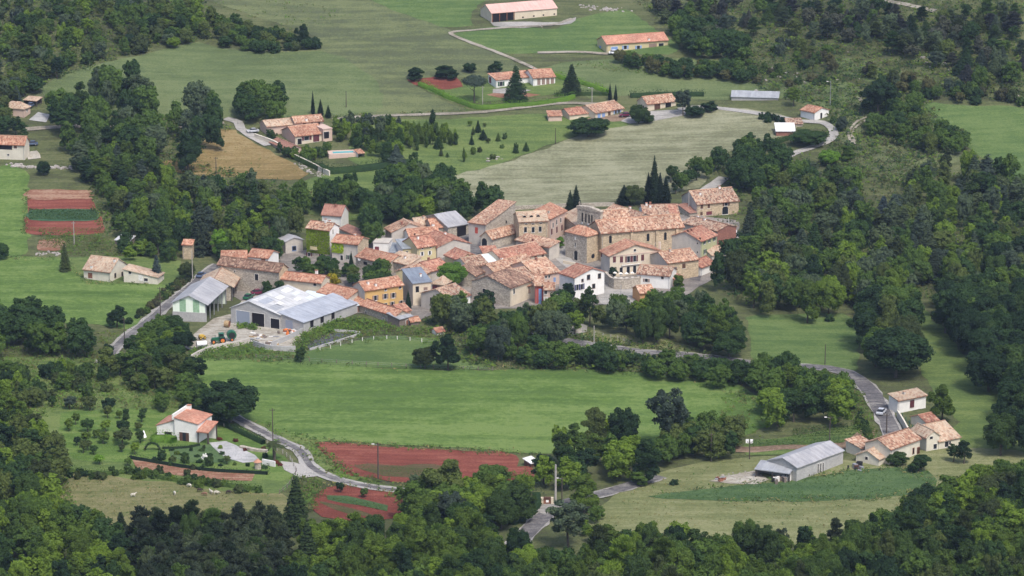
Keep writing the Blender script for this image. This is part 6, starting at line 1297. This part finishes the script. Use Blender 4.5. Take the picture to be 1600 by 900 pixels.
# ------------------------------------------------------------------ walls, poles, fences
def wall(name, pp, h, th, m, label, cat='wall', cap=None):
    pts = path_pts(pp, 2.0); t = np.gradient(pts, axis=0); t /= np.linalg.norm(t, axis=1)[:, None]+1e-9; nr = np.column_stack([-t[:, 1], t[:, 0]]); V = []; Fc = []
    for i in range(len(pts)):
        z = gz(*pts[i])
        for sg, zz in ((-1, -.6), (-1, h), (1, h), (1, -.6)): q = pts[i]+nr[i]*sg*th/2; V.append((q[0], q[1], z+zz))
    for i in range(len(pts)-1):
        for j in range(3): a = i*4+j; Fc.append((a, a+4, a+5, a+1))
    Fc += [(0, 1, 2, 3), tuple((len(pts)-1)*4+k for k in (3, 2, 1, 0))]
    o = new_obj(name, mesh_np(name, V, Fc, [M[m]])); tag(o, label, cat)
    if cap:
        V2 = []; 
        for i in range(len(pts)):
            z = gz(*pts[i])+h
            for sg, zz in ((-1, .003), (-1, .12), (1, .12), (1, .003)): q = pts[i]+nr[i]*sg*(th/2+.08); V2.append((q[0], q[1], z+zz))
        new_obj('coping', mesh_np('coping', V2, Fc, [M[cap]]), o)
    return o
wall('terrace_wall', [(946,441),(960,452),(997,450),(1000,444)], 3.2, .6, 'stone', 'dark stone retaining wall of the terrace below the town hall', cap='stone')
wall('garden_wall', [(398,216),(430,228),(448,242),(480,258),(515,275)], 1.6, .4, 'pale', 'long pale wall beside the ochre field', cap='pale')
wall('field_wall', [(800,328),(880,324),(960,322)], 1.2, .5, 'stone', 'low grey wall between the hay meadow and the village')
wall('yard_wall', [(288,578),(300,562),(330,548),(372,540),(390,535)], 1.4, .5, 'render', 'grey retaining wall under the tractor in the farmyard')
wall('concrete_wall', [(396,540),(415,546),(440,549),(462,549)], 1.5, .4, 'block', 'pale curved concrete wall at the front of the farmyard')
wall('silo_wall', [(424,543),(450,532),(474,520)], 1.6, .3, 'block', 'ribbed grey silo wall right of the scrap pile'); wall('pit_wall', [(522,518),(562,522),(540,531),(484,548)], .7, .3, 'block', 'pale wall round the slurry pit')
patch('slurry_pit', [(470,538),(482,528),(524,521),(550,525),(512,540),(484,546)], 'pond', .25, .1)
wall('roadside_wall', [(908,520),(880,524)], 1.6, .4, 'render', 'pale wall among the trees below the village'); wall('retaining_wall', [(1402,652),(1412,668),(1424,690)], 2.0, .4, 'pale', 'pale retaining wall between the road and the white stone house')
wall('low_wall', [(880,412),(900,416),(925,424)], 1.0, .4, 'cream', 'low cream wall on the square behind the white gabled house'); wall('low_wall', [(1210,458),(1260,455)], 1.6, .5, 'stone', 'grey stone wall glimpsed in the big wood')
def pole(px, pb, pt, label, m='pole', r=.13, lamp=False, arm=True):
    g = G(px, pb); d1 = ray(px, pt); t = g.y/d1[1]; H = CAMZ+d1[2]*t-g.z
    s = thing('utility_pole', label, 'pole', (g.x, g.y, g.z)); q = MB(); q.tube((0, 0, -.5), (0, 0, H), r*1.2, r*.8, M[m], 8); q.build('pole_shaft', s)
    if arm: q = MB(); q.box((-.7, -.05, H-.55), (.7, .05, H-.42), M[m]); q.build('cross_arm', s); q = MB(); [q.tube((x, 0, H-.42), (x, 0, H-.2), .06, .05, M['glass'], 6) for x in (-.6, 0, .6)]; q.build('insulators', s)
    if lamp: q = MB(); q.tube((0, 0, H-.6), (-.9, -.3, H-.2), .04, .04, M['metal'], 6); q.box((-1.5, -.45, H-.3), (-.85, -.15, H-.12), M['frame']); q.build('street_lamp_head', s)
pole(591, 752, 692, 'dark wooden pole with a lamp standing on the ploughed field edge', lamp=True, r=.18); pole(427, 716, 638, 'thin dark pole behind the palm tree'); pole(868, 787, 726, 'thick notched concrete pole by the lay-by', 'cpole', .26, arm=False)
pole(878, 785, 745, 'short leaning pole beside the concrete pole', lamp=True); pole(1111, 722, 676, 'dark pole in front of the trees at the left of the pale field'); pole(1171, 718, 688, 'pole carrying two white boxes beside the kitchen garden')
pole(1289, 570, 538, 'leaning pole on the green field right of the village', arm=False); pole(1385, 678, 646, 'dark pole on the roadside by the lower right farmhouse', r=.17); pole(1296, 696, 650, 'thin pole behind the long grey shed', lamp=True)
pole(251, 496, 448, 'pole beside the road left of the green and white hangar'); pole(195, 543, 496, 'pole at the edge of the road near the left field'); pole(301, 440, 392, 'pale pole right of the stone tower', 'cpole', arm=False)
pole(338, 282, 245, 'pole on the ochre field edge'); pole(541, 168, 142, 'thin pole on the lower edge of the hill meadow', arm=False); pole(754, 163, 134, 'pale pole by the bright hedge', 'cpole'); pole(925, 160, 136, 'pale pole with a lamp above the bungalow', 'cpole', lamp=True)
pole(1297, 166, 126, 'street lamp pole above the tiny white house', 'metal', .1, True, False); pole(116, 382, 346, 'pole with insulators below the vegetable plot', 'cpole'); pole(1076, 333, 299, 'white lamp post left of the top right farmhouse', 'cpole', .12, False, False)
pole(928, 545, 509, 'pale pole beside the road under the village', 'cpole', arm=False); pole(570, 377, 325, 'tall bare pole in front of the trees behind the ivy house', 'pole', .2, arm=False); pole(868, 225, 200, 'thin pole in front of the bungalow garden', arm=False); pole(1138, 368, 340, 'white flag pole beside the parked truck', 'frame', .08, False, False)
pole(970, 470, 445, 'lamp post at the foot of the terrace wall', 'metal', .08, False, False); pole(346, 398, 372, 'pole behind the orange roof of the farm building', arm=False)
def fence(pp, n, label, h=1.1, m='cpole'):
    g = Gs(pp)[:, :2]; pts = path_pts(pp, .5); s = thing('post_fence', label, 'fence', (0, 0, 0)); me = None; idx = np.linspace(0, len(pts)-1, n).astype(int)
    for i in idx:
        x, y = pts[i]
        if me is None: q = MB(); q.box((-.1, -.1, -.3), (.1, .1, h), M[m]); me = q.mesh('fence_post')
        new_obj('fence_post', me, s, (x, y, gz(x, y)))
    q = MB()
    for a, b in zip(idx[:-1], idx[1:]):
        for f in (.45, .9): q.tube((*pts[a], gz(*pts[a])+h*f), (*pts[b], gz(*pts[b])+h*f), .02, .02, M['metal'], 3)
    q.build('fence_wire', s)
fence([(350,668),(371,673),(393,684),(418,695),(450,715),(462,735)], 16, 'white post fence between the villa garden and the road'); fence([(500,548),(600,530),(740,545)], 14, 'thin wire fence with white posts in the meadow below the village', m='frame'); fence([(400,560),(560,570),(770,580)], 18, 'wire fence on the top edge of the big bright field', m='wood')
fence([(437,772),(450,762),(460,748),(463,738)], 8, 'curved wooden fence at the corner of the sheep pasture', 1.2, 'wood'); fence([(1410,655),(1425,672),(1432,692)], 7, 'green railing beside the white stone house', 1.6, 'greenp'); fence([(930,523),(965,530),(985,538)], 6, 'pale railing on the bank under the village', 1.0, 'cpole')
# garden pieces at the villa
g = G(403, 733); s = thing('garden_kiosk', 'small round stone kiosk with an orange conical roof by the villa gate', 'kiosk', g); q = MB(); q.tube((0, 0, -.3), (0, 0, 1.9), .85, .85, M['stone'], 12); q.build('kiosk_wall', s); q = MB(); q.tube((0, 0, 1.9), (0, 0, 2.7), 1.1, .08, M['t_orange'], 12); q.build('kiosk_roof', s)
wall('gate_wall', [(410,726),(430,730)], 1.5, .35, 'white', 'white gate wall right of the round kiosk'); wall('rockery', [(376,700),(392,704),(405,706),(418,707)], .7, 1.1, 'stone', 'grey stone rockery in the villa garden', 'rockery')
g = G(238, 704); s = thing('garden_arch', 'leafy arch over the path left of the villa terrace', 'arch', g)
P = []; 
for a in np.linspace(0, math.pi, 60):
    for _ in range(22): P.append((1.9*math.cos(a)+random.gauss(0, .16), random.gauss(0, .25), 2.0*math.sin(a)+random.gauss(0, .16)))
P = np.array(P); new_obj('arch_foliage', quads_mesh('arch_foliage', leafquads(P, P*np.array([1, .5, 1]), .26, .5), [M['dark']]), s); q = MB(); [q.box((x-.1, -.1, -.3), (x+.1, .1, .9), M['wood']) for x in (-1.9, 1.9)]; q.build('arch_post', s)
g = G(225, 690); s = thing('garden_parasol', 'closed white parasol at the left end of the villa', 'parasol', g); q = MB(); q.tube((0, 0, 0), (0, 0, 3.0), .04, .04, M['metal'], 6); q.build('pole_shaft', s); q = MB(); q.tube((0, 0, 1.2), (0, 0, 3.0), .75, .1, M['cwhite'], 8); q.build('canopy', s)
for px, py, lb in [(961,441,'first parasol from the left on the town hall terrace'),(970,442,'second parasol from the left on the town hall terrace'),(979,442,'third parasol from the left on the town hall terrace'),(988,441,'rightmost parasol on the town hall terrace')]:
    g = G(px, py); s = thing('parasol', lb+', off-white', 'parasol', g+Vector((0, 1.5, .6)), 0, 'parasols on the terrace'); q = MB(); q.tube((0, 0, 0), (0, 0, 2.2), .03, .03, M['metal'], 6); q.build('pole_shaft', s); q = MB(); q.tube((0, 0, 1.9), (0, 0, 2.3), .65, .05, M['cloth'], 8); q.build('canopy', s)
    q = MB(); q.tube((.1, -.6, .7), (.1, -.6, .75), .5, .5, M['frame'], 10); q.tube((.1, -.6, 0), (.1, -.6, .7), .05, .05, M['metal'], 6); o = q.build('cafe_table', None, g+Vector((0, 1.5, .6))); tag(o, 'small round table under the '+lb, 'table', 'terrace tables')
# swimming pool
a0, a1, a2, a3 = [Gs([p])[0] for p in ((512,249),(556,246),(553,237),(516,239))]; c = (a0+a1+a2+a3)/4; ang = math.atan2(a1[1]-a0[1], a1[0]-a0[0]); Lx = math.hypot(*(a1-a0)[:2]); Ly = 6.0
s = thing('swimming_pool', 'turquoise swimming pool with a pale stone surround below the upper left villa', 'pool', Vector(c)+Vector((0, 0, .3)), ang); q = MB(); q.box((-Lx/2, -Ly/2, -1), (Lx/2, -Ly*.26, .9), M['pinkw']); q.box((-Lx/2, Ly*.30, -1), (Lx/2, Ly/2, .9), M['pinkw']); q.box((-Lx/2, -Ly*.26, -1), (-Lx*.33, Ly*.30, .899), M['pinkw']); q.box((Lx*.42, -Ly*.26, -1), (Lx/2, Ly*.30, .899), M['pinkw']); q.build('surround', s); q = MB(); q.box((-Lx*.33, -Ly*.26, .3), (Lx*.42, Ly*.30, .72), M['water']); q.build('water', s)
# stone gateway niche by the lay-by
g = G(855, 789); s = thing('stone_niche', 'little cream gateway with a dark niche and brown front beside the concrete pole', 'monument', g); [MB().box((x, -.4, -.3), (x+.6, .4, 1.9), M['cream']).build('niche_pillar', s) for x in (-1.5, .9)]; q = MB(); q.box((-.9, -.1, -.3), (.9, .3, 1.7), M['rust']); q.build('niche_back', s); q = MB(); q.box((-.9, -.35, 1.7), (.9, .35, 2.0), M['brown']); q.build('niche_lintel', s); q = MB(); q.box((-.3, -.16, .7), (.35, -.11, 1.3), M['cwhite']); q.build('niche_panel', s)
g = G(1171, 703); s = thing('white_boxes', 'two white boxes mounted on the pole beside the kitchen garden', 'sign', g+Vector((0, -.3, 1.9))); q = MB(); q.box((-1.0, -.1, 0), (-.2, .1, 1.0), M['cwhite']); q.build('box_panel', s); q = MB(); q.box((.1, -.1, 0), (.8, .1, 1.0), M['cwhite']); q.build('box_panel', s)

# ------------------------------------------------------------------ vehicles
WH = None
def wheel_mesh(r=.33, w_=.22, rim='metal'):
    q = MB(); q.tube((0, -w_/2, 0), (0, w_/2, 0), r, r, M['tyre'], 14); q.tube((0, -w_/2-.01, 0), (0, w_/2+.01, 0), r*.58, r*.58, M[rim], 10); return q.mesh('wheel')
def car(px, pb, rz, m, label, L=4.2, W=1.75, roofh=1.45, lift=.32):
    g = G(px, pb); s = thing('parked_car' if 'road' not in label else 'car', label, 'car', g+Vector((0, 0, lift)), rz); hh = roofh
    side_ = [(-L/2, .3), (-L/2, .78), (-L/2+.1, .86), (-L*.26, .92), (L*.30, .95), (L/2-.05, .90), (L/2, .75), (L/2, .3)]
    q = MB(); q.prism([(x, z) for x, z in side_], 'y', -W/2, W/2, M[m]); o = q.build('body', s); bv = o.modifiers.new('bevel', 'BEVEL'); bv.width = .08; bv.segments = 2
    cab = [(-L*.25, .9), (-L*.10, hh-.03), (L*.22, hh), (L*.40, .93)]; q = MB(); n = 4
    V = [(x, y*W/2*(.93 if z < 1 else .76), z) for y in (-1, 1) for x, z in cab]; q.add(V, [(0,1,2,3),(7,6,5,4),(0,4,5,1),(1,5,6,2),(2,6,7,3)], M['glass']); q.build('windows', s)
    q = MB(); q.box((-L*.11, -W*.39, hh-.02), (L*.23, W*.39, hh+.03), M[m]); q.build('car_roof', s)
    wm = wheel_mesh()
    for x in (-L*.31, L*.31):
        for y in (-W/2+.06, W/2-.06): new_obj('wheel', wm, s, (x, y, .33))
    for y in (-W*.36, W*.36): q = MB(); q.box((-L/2-.03, y-.17, .6), (-L/2+.02, y+.17, .76), M['frame']); q.build('headlight', s)
car(1377, 648, math.radians(-112), 'csilver', 'silver estate car driving down the curved road at lower right'); car(960, 85.5, math.radians(178), 'cwhite', 'white car parked in front of the long yellow house'); car(314, 434, math.radians(255), 'cblue', 'dark blue-grey car parked beside the stone farm building')
car(977, 183, math.radians(10), 'cred', 'dark maroon car parked at the right end of the bungalow'); car(395, 208, math.radians(20), 'csilver', 'silver car parked by the trees left of the large upper left villa'); car(48, 168, math.radians(80), 'cblue', 'blue-grey car parked under the carport at far left')
car(50, 228, math.radians(5), 'cblue', 'dark car parked right of the terrace house at far left'); car(403, 461, math.radians(200), 'cred', 'old purple car body in the farmyard'); car(388, 468, math.radians(250), 'tgreen', 'small green car behind the hangars'); car(1083, 428, math.radians(80), 'tyre', 'black car in the lane by the tan stone house')
def truck():
    g = G(1146, 376); s = thing('box_truck', 'white box truck parked at the right edge of the village', 'truck', g+Vector((0, 0, .3)), math.radians(150)); q = MB(); q.box((-.7, -1.05, .8), (3.1, 1.05, 3.0), M['cwhite']); o = q.build('cargo_box', s); b = o.modifiers.new('b', 'BEVEL'); b.width = .05
    q = MB(); q.prism([(-.75, .4), (-2.3, .4), (-2.35, 1.1), (-1.9, 2.05), (-1.6, 2.2), (-.75, 2.2)], 'y', -.95, .95, M['cwhite']); q.build('cab', s); q = MB(); q.prism([(-2.33, 1.18), (-1.93, 2.0), (-1.88, 1.97), (-2.28, 1.15)], 'y', -.85, .85, M['glass']); q.box((-1.75, -.97, 1.3), (-1.0, .97, 1.95), M['glass']); q.build('cab_window', s)
    q = MB(); q.box((-2.2, -.8, .35), (3.0, .8, .6), M['tyre']); q.build('chassis', s); wm = wheel_mesh(.4, .28)
    for x in (-1.5, 2.0):
        for y in (-.85, .85): new_obj('wheel', wm, s, (x, y, .4))
truck()
def tractor():
    g = G(344, 537); s = thing('tractor', 'green tractor with orange wheel rims in the farmyard', 'tractor', g+Vector((0, 0, .2)), math.radians(192)); q = MB(); q.prism([(.3, .8), (.3, 1.75), (2.3, 1.6), (2.45, 1.2), (2.4, .8)], 'y', -.42, .42, M['tgreen']); q.build('bonnet', s)
    q = MB(); q.box((-1.0, -.7, 1.0), (.35, .7, 1.55), M['tgreen']); q.box((-1.05, -.75, 2.75), (.4, .75, 2.9), M['tgreen']); [q.box((x-.05, y-.05, 1.5), (x+.05, y+.05, 2.8), M['tgreen']) for x in (-.95, .3) for y in (-.65, .65)]; q.build('cab', s); q = MB(); q.box((-.93, -.64, 1.55), (.28, .64, 2.75), M['glass']); q.build('cab_window', s)
    q = MB(); q.tube((1.4, .2, 1.6), (1.4, .2, 2.5), .06, .06, M['tyre'], 6); q.build('exhaust', s)
    big = wheel_mesh(.95, .5, 'orangep'); sm = wheel_mesh(.62, .38, 'orangep')
    for y in (-.95, .95): new_obj('wheel', big, s, (-.6, y, .95)); new_obj('wheel', sm, s, (1.9, y*.9, .62))
    for y in (-.95, .95): q = MB(); q.box((-1.3, y-.3, 1.9), (.2, y+.3, 1.98), M['tgreen']); q.build('mudguard', s)
    g = G(362, 533); s = thing('round_baler', 'green round baler hitched behind the tractor', 'baler', g+Vector((0, 0, .2)), math.radians(192)); q = MB(); q.prism([(math.cos(a)*1.35, 1.7+math.sin(a)*1.25) for a in np.linspace(0, 2*math.pi, 13)[:-1]], 'y', -.9, .9, M['tgreen']); q.build('bale_chamber', s)
    q = MB(); q.prism([(math.cos(a)*1.0, 1.7+math.sin(a)*.9) for a in np.linspace(0, 2*math.pi, 9)[:-1]], 'y', -.95, .95, M['tyre']); q.build('side_panel', s); q = MB(); q.box((1.2, -.1, .7), (3.0, .1, .9), M['metal']); q.build('drawbar', s); wm = wheel_mesh(.5, .3, 'orangep'); [new_obj('wheel', wm, s, (0, y, .5)) for y in (-1.05, 1.05)]
tractor()
g = G(355, 512); s = thing('hay_bale', 'round hay bale standing beside the big hangar', 'hay bale', g+Vector((0, 0, .2)), math.radians(75)); q = MB(); q.tube((0, -.7, .95), (0, .7, .95), .95, .95, M['hayb'], 20); q.build('bale_body', s); q = MB(); q.tube((0, -.73, .95), (0, -.7, .95), .6, .9, M['rust'], 16); q.tube((0, .7, .95), (0, .73, .95), .9, .6, M['rust'], 16); q.build('bale_end', s)
g = G(315, 545); s = thing('liquid_tank', 'white cylindrical tank trailer at the left of the farmyard', 'tank', g+Vector((0, 0, .3)), math.radians(20)); q = MB(); q.tube((-1.4, 0, 1.2), (1.4, 0, 1.2), .75, .75, M['cwhite'], 14); q.build('tank_body', s); wm = wheel_mesh(.45, .3); [new_obj('wheel', wm, s, (0, y, .45)) for y in (-.8, .8)]
g = G(316, 531); s = thing('yellow_machine', 'small yellow machine behind the white tank', 'machine', g+Vector((0, 0, .3)), .4); q = MB(); q.prism([(-.9, .4), (-.9, 1.2), (.2, 1.3), (.9, .9), (.9, .4)], 'y', -.5, .5, M['tyellow']); q.build('body', s); wm = wheel_mesh(.4, .25, 'tyellow'); [new_obj('wheel', wm, s, (x, y, .4)) for x in (-.6, .6) for y in (-.6, .6)]
def junk(px, pb, n, cols, label, R=2.5, hh=.8):
    g = G(px, pb); q = MB()
    for i in range(n):
        x, y = random.gauss(0, R*.5), random.gauss(0, R*.35); a, b, c_ = random.uniform(.1, .9), random.uniform(.1, .5), random.uniform(.1, hh); an = random.uniform(0, 3.14); ca, sa = math.cos(an), math.sin(an); z = gz(g.x+x, g.y+y)-g.z+.15
        q.box((-a, -b, 0), (a, b, c_), M[random.choice(cols)], lambda v: (x+v[0]*ca-v[1]*sa, y+v[0]*sa+v[1]*ca, z+v[2]))
    stuff(q.build('scrap_heap', None, g), label, 'scrap')
junk(455, 520, 40, ['rust','orangep','wood','metal','frame','brown'], 'heap of rusty machine parts and timber in front of the hangar doors'); junk(422, 539, 22, ['tyellow','hayb','wood','frame'], 'heap of yellowish parts on the yard wall'); junk(405, 527, 26, ['frame','wood','metal','hayb'], 'scattered planks and blocks on the farmyard', 5, .3)
junk(390, 487, 30, ['rust','wood','brown','metal'], 'old machinery and timber beside the open hangar side', 3.5, 1.2); junk(1215, 752, 16, ['tyre','metal','wood','frame'], 'farm gear in the open lean-to of the grey shed', 2.2, 1.3); junk(1340, 733, 14, ['tyre','metal','brown'], 'dark farm machinery between the grey shed and the farmhouse', 1.5, 1.6)
junk(1124, 751, 8, ['rust','metal'], 'harrow lying at the end of the gravel yard', 1.4, .8)
def rubble(pp, n, label, spread=1.2, size=.5):
    pts = path_pts(pp, .5); q = MB(); V, Fc = ico()
    for i in range(n):
        p = pts[random.randrange(len(pts))]; x, y = p[0]+random.gauss(0, spread), p[1]+random.gauss(0, spread); r = size*random.uniform(.3, 1.1)
        q.add(V*np.array([r*random.uniform(.7, 1.4), r, r*.7])*RNG.uniform(.8, 1.2, (len(V), 1))+np.array([x, y, gz(x, y)+r*.2]), [tuple(f) for f in Fc], M['rock'])
    stuff(q.build('rubble'), label, 'rubble')
rubble([(915,11),(940,14),(962,16)], 70, 'pile of pale boulders at the top of the barn field', 2.0, .6); rubble([(18,259),(60,262),(115,262)], 90, 'line of boulders on the bank below the terrace house', .8, .8); rubble([(462,255),(480,266),(505,276)], 50, 'pale stones below the garden wall', 1.0, .5)
rubble([(764,250),(775,249)], 14, 'small heap of stones in the garden meadow', .8, .7); rubble([(60,397),(95,396)], 30, 'stones at the foot of the vegetable plot', .8, .5); rubble([(1200,118),(1290,128),(1320,130)], 26, 'scattered limestone rocks on the dry bank at upper right', 5, .6); rubble([(1360,60),(1500,100),(1590,150)], 26, 'limestone outcrops on the wooded slope at upper right', 8, .9); rubble([(1120,748),(1180,738)], 40, 'low stone edging of the gravel yard beside the grey shed', .8, .4)
rubble([(815,42),(840,41),(850,39)], 26, 'stones in front of the top barn', .9, .5)

# ------------------------------------------------------------------ sheep: one continuous skinned body
def sheep_mesh(pose):
    hz = .35 if pose == 'graze' else .95
    vs = [(0,0,.62),(-.38,0,.62),(.36,0,.64),(.52,0,.72 if pose != 'graze' else .6),(.74,0,hz),(.9,0,hz-.08)]; r = [.26,.24,.24,.13,.11,.06]; ed = [(0,1),(0,2),(2,3),(3,4),(4,5)]
    for bi_, x in ((1,-.42),(2,.38)):
        for y in (-.13,.13):
            i = len(vs); vs += [(x, y, .36), (x+.02, y, .02)]; r += [.07,.04]; ed += [(bi_, i), (i, i+1)]
    i = len(vs); vs += [(-.62, 0, .6)]; r += [.05]; ed += [(1, i)]
    me = bpy.data.meshes.new('sheep_skeleton'); me.from_pydata(vs, ed, []); o = bpy.data.objects.new('t', me); COL.objects.link(o); md = o.modifiers.new('s', 'SKIN')
    for k, v in enumerate(me.skin_vertices[0].data): v.radius = (r[k], r[k]); v.use_root = k == 0
    sb = o.modifiers.new('u', 'SUBSURF'); sb.levels = 1; dg = bpy.context.evaluated_depsgraph_get(); m2 = bpy.data.meshes.new_from_object(o.evaluated_get(dg)); bpy.data.objects.remove(o); m2.name = 'sheep_body'; m2.materials.clear(); m2.materials.append(M['wool']); return m2
SM = {p: sheep_mesh(p) for p in ('graze', 'up')}
for px, py, m, pose, a, lb in [(208,777,'wool','up',.3,'white sheep standing alone furthest left in the pasture'),(273,774,'wool','graze',1.9,'white and dark sheep grazing in the middle of the pasture'),(296,762,'wool','graze',2.6,'white sheep near the hedge in the pasture'),(312,769,'woold','graze',.2,'small black sheep in the pasture right of the white ones'),
    (320,775,'woolb','graze',3.0,'brown sheep grazing beside the white pair'),(330,772,'wool','up',2.2,'white sheep with raised head in the right group'),(338,773,'wool','graze',.2,'white sheep furthest right of the white pair'),(357,772,'woold','graze',.3,'black sheep furthest right in the pasture')]:
    g = G(px, py); o = new_obj('sheep', SM[pose], None, g+Vector((0, 0, .12))); o.rotation_euler.z = a; o.scale = (1.1,)*3; o.material_slots[0].link = 'OBJECT'; o.material_slots[0].material = M[m]; tag(o, lb, 'sheep', 'sheep in the pasture')

# ------------------------------------------------------------------ haze
HZ = True
if HZ:
    q = MB(); q.box((-1750, -260, -32), (1750, 3480, 262), M['frame']); q.mats = []; me = q.mesh('haze'); m = bpy.data.materials.new('haze'); m.use_nodes = True; nt = m.node_tree; nt.nodes.clear(); out = N(nt, 'ShaderNodeOutputMaterial'); pv = N(nt, 'ShaderNodeVolumePrincipled')
    pv.inputs['Color'].default_value = (.62, .76, 1.0, 1); pv.inputs['Density'].default_value = .00006; pv.inputs['Anisotropy'].default_value = .3; nt.links.new(pv.outputs[0], out.inputs['Volume']); me.materials.clear(); me.materials.append(m); stuff(new_obj('haze', me), 'thin bluish air over the valley', 'haze')

for o in bpy.data.objects:
    if o.get('label') and len(o['label'].split()) > 16: print('LONGLABEL', o.name, o['label'])
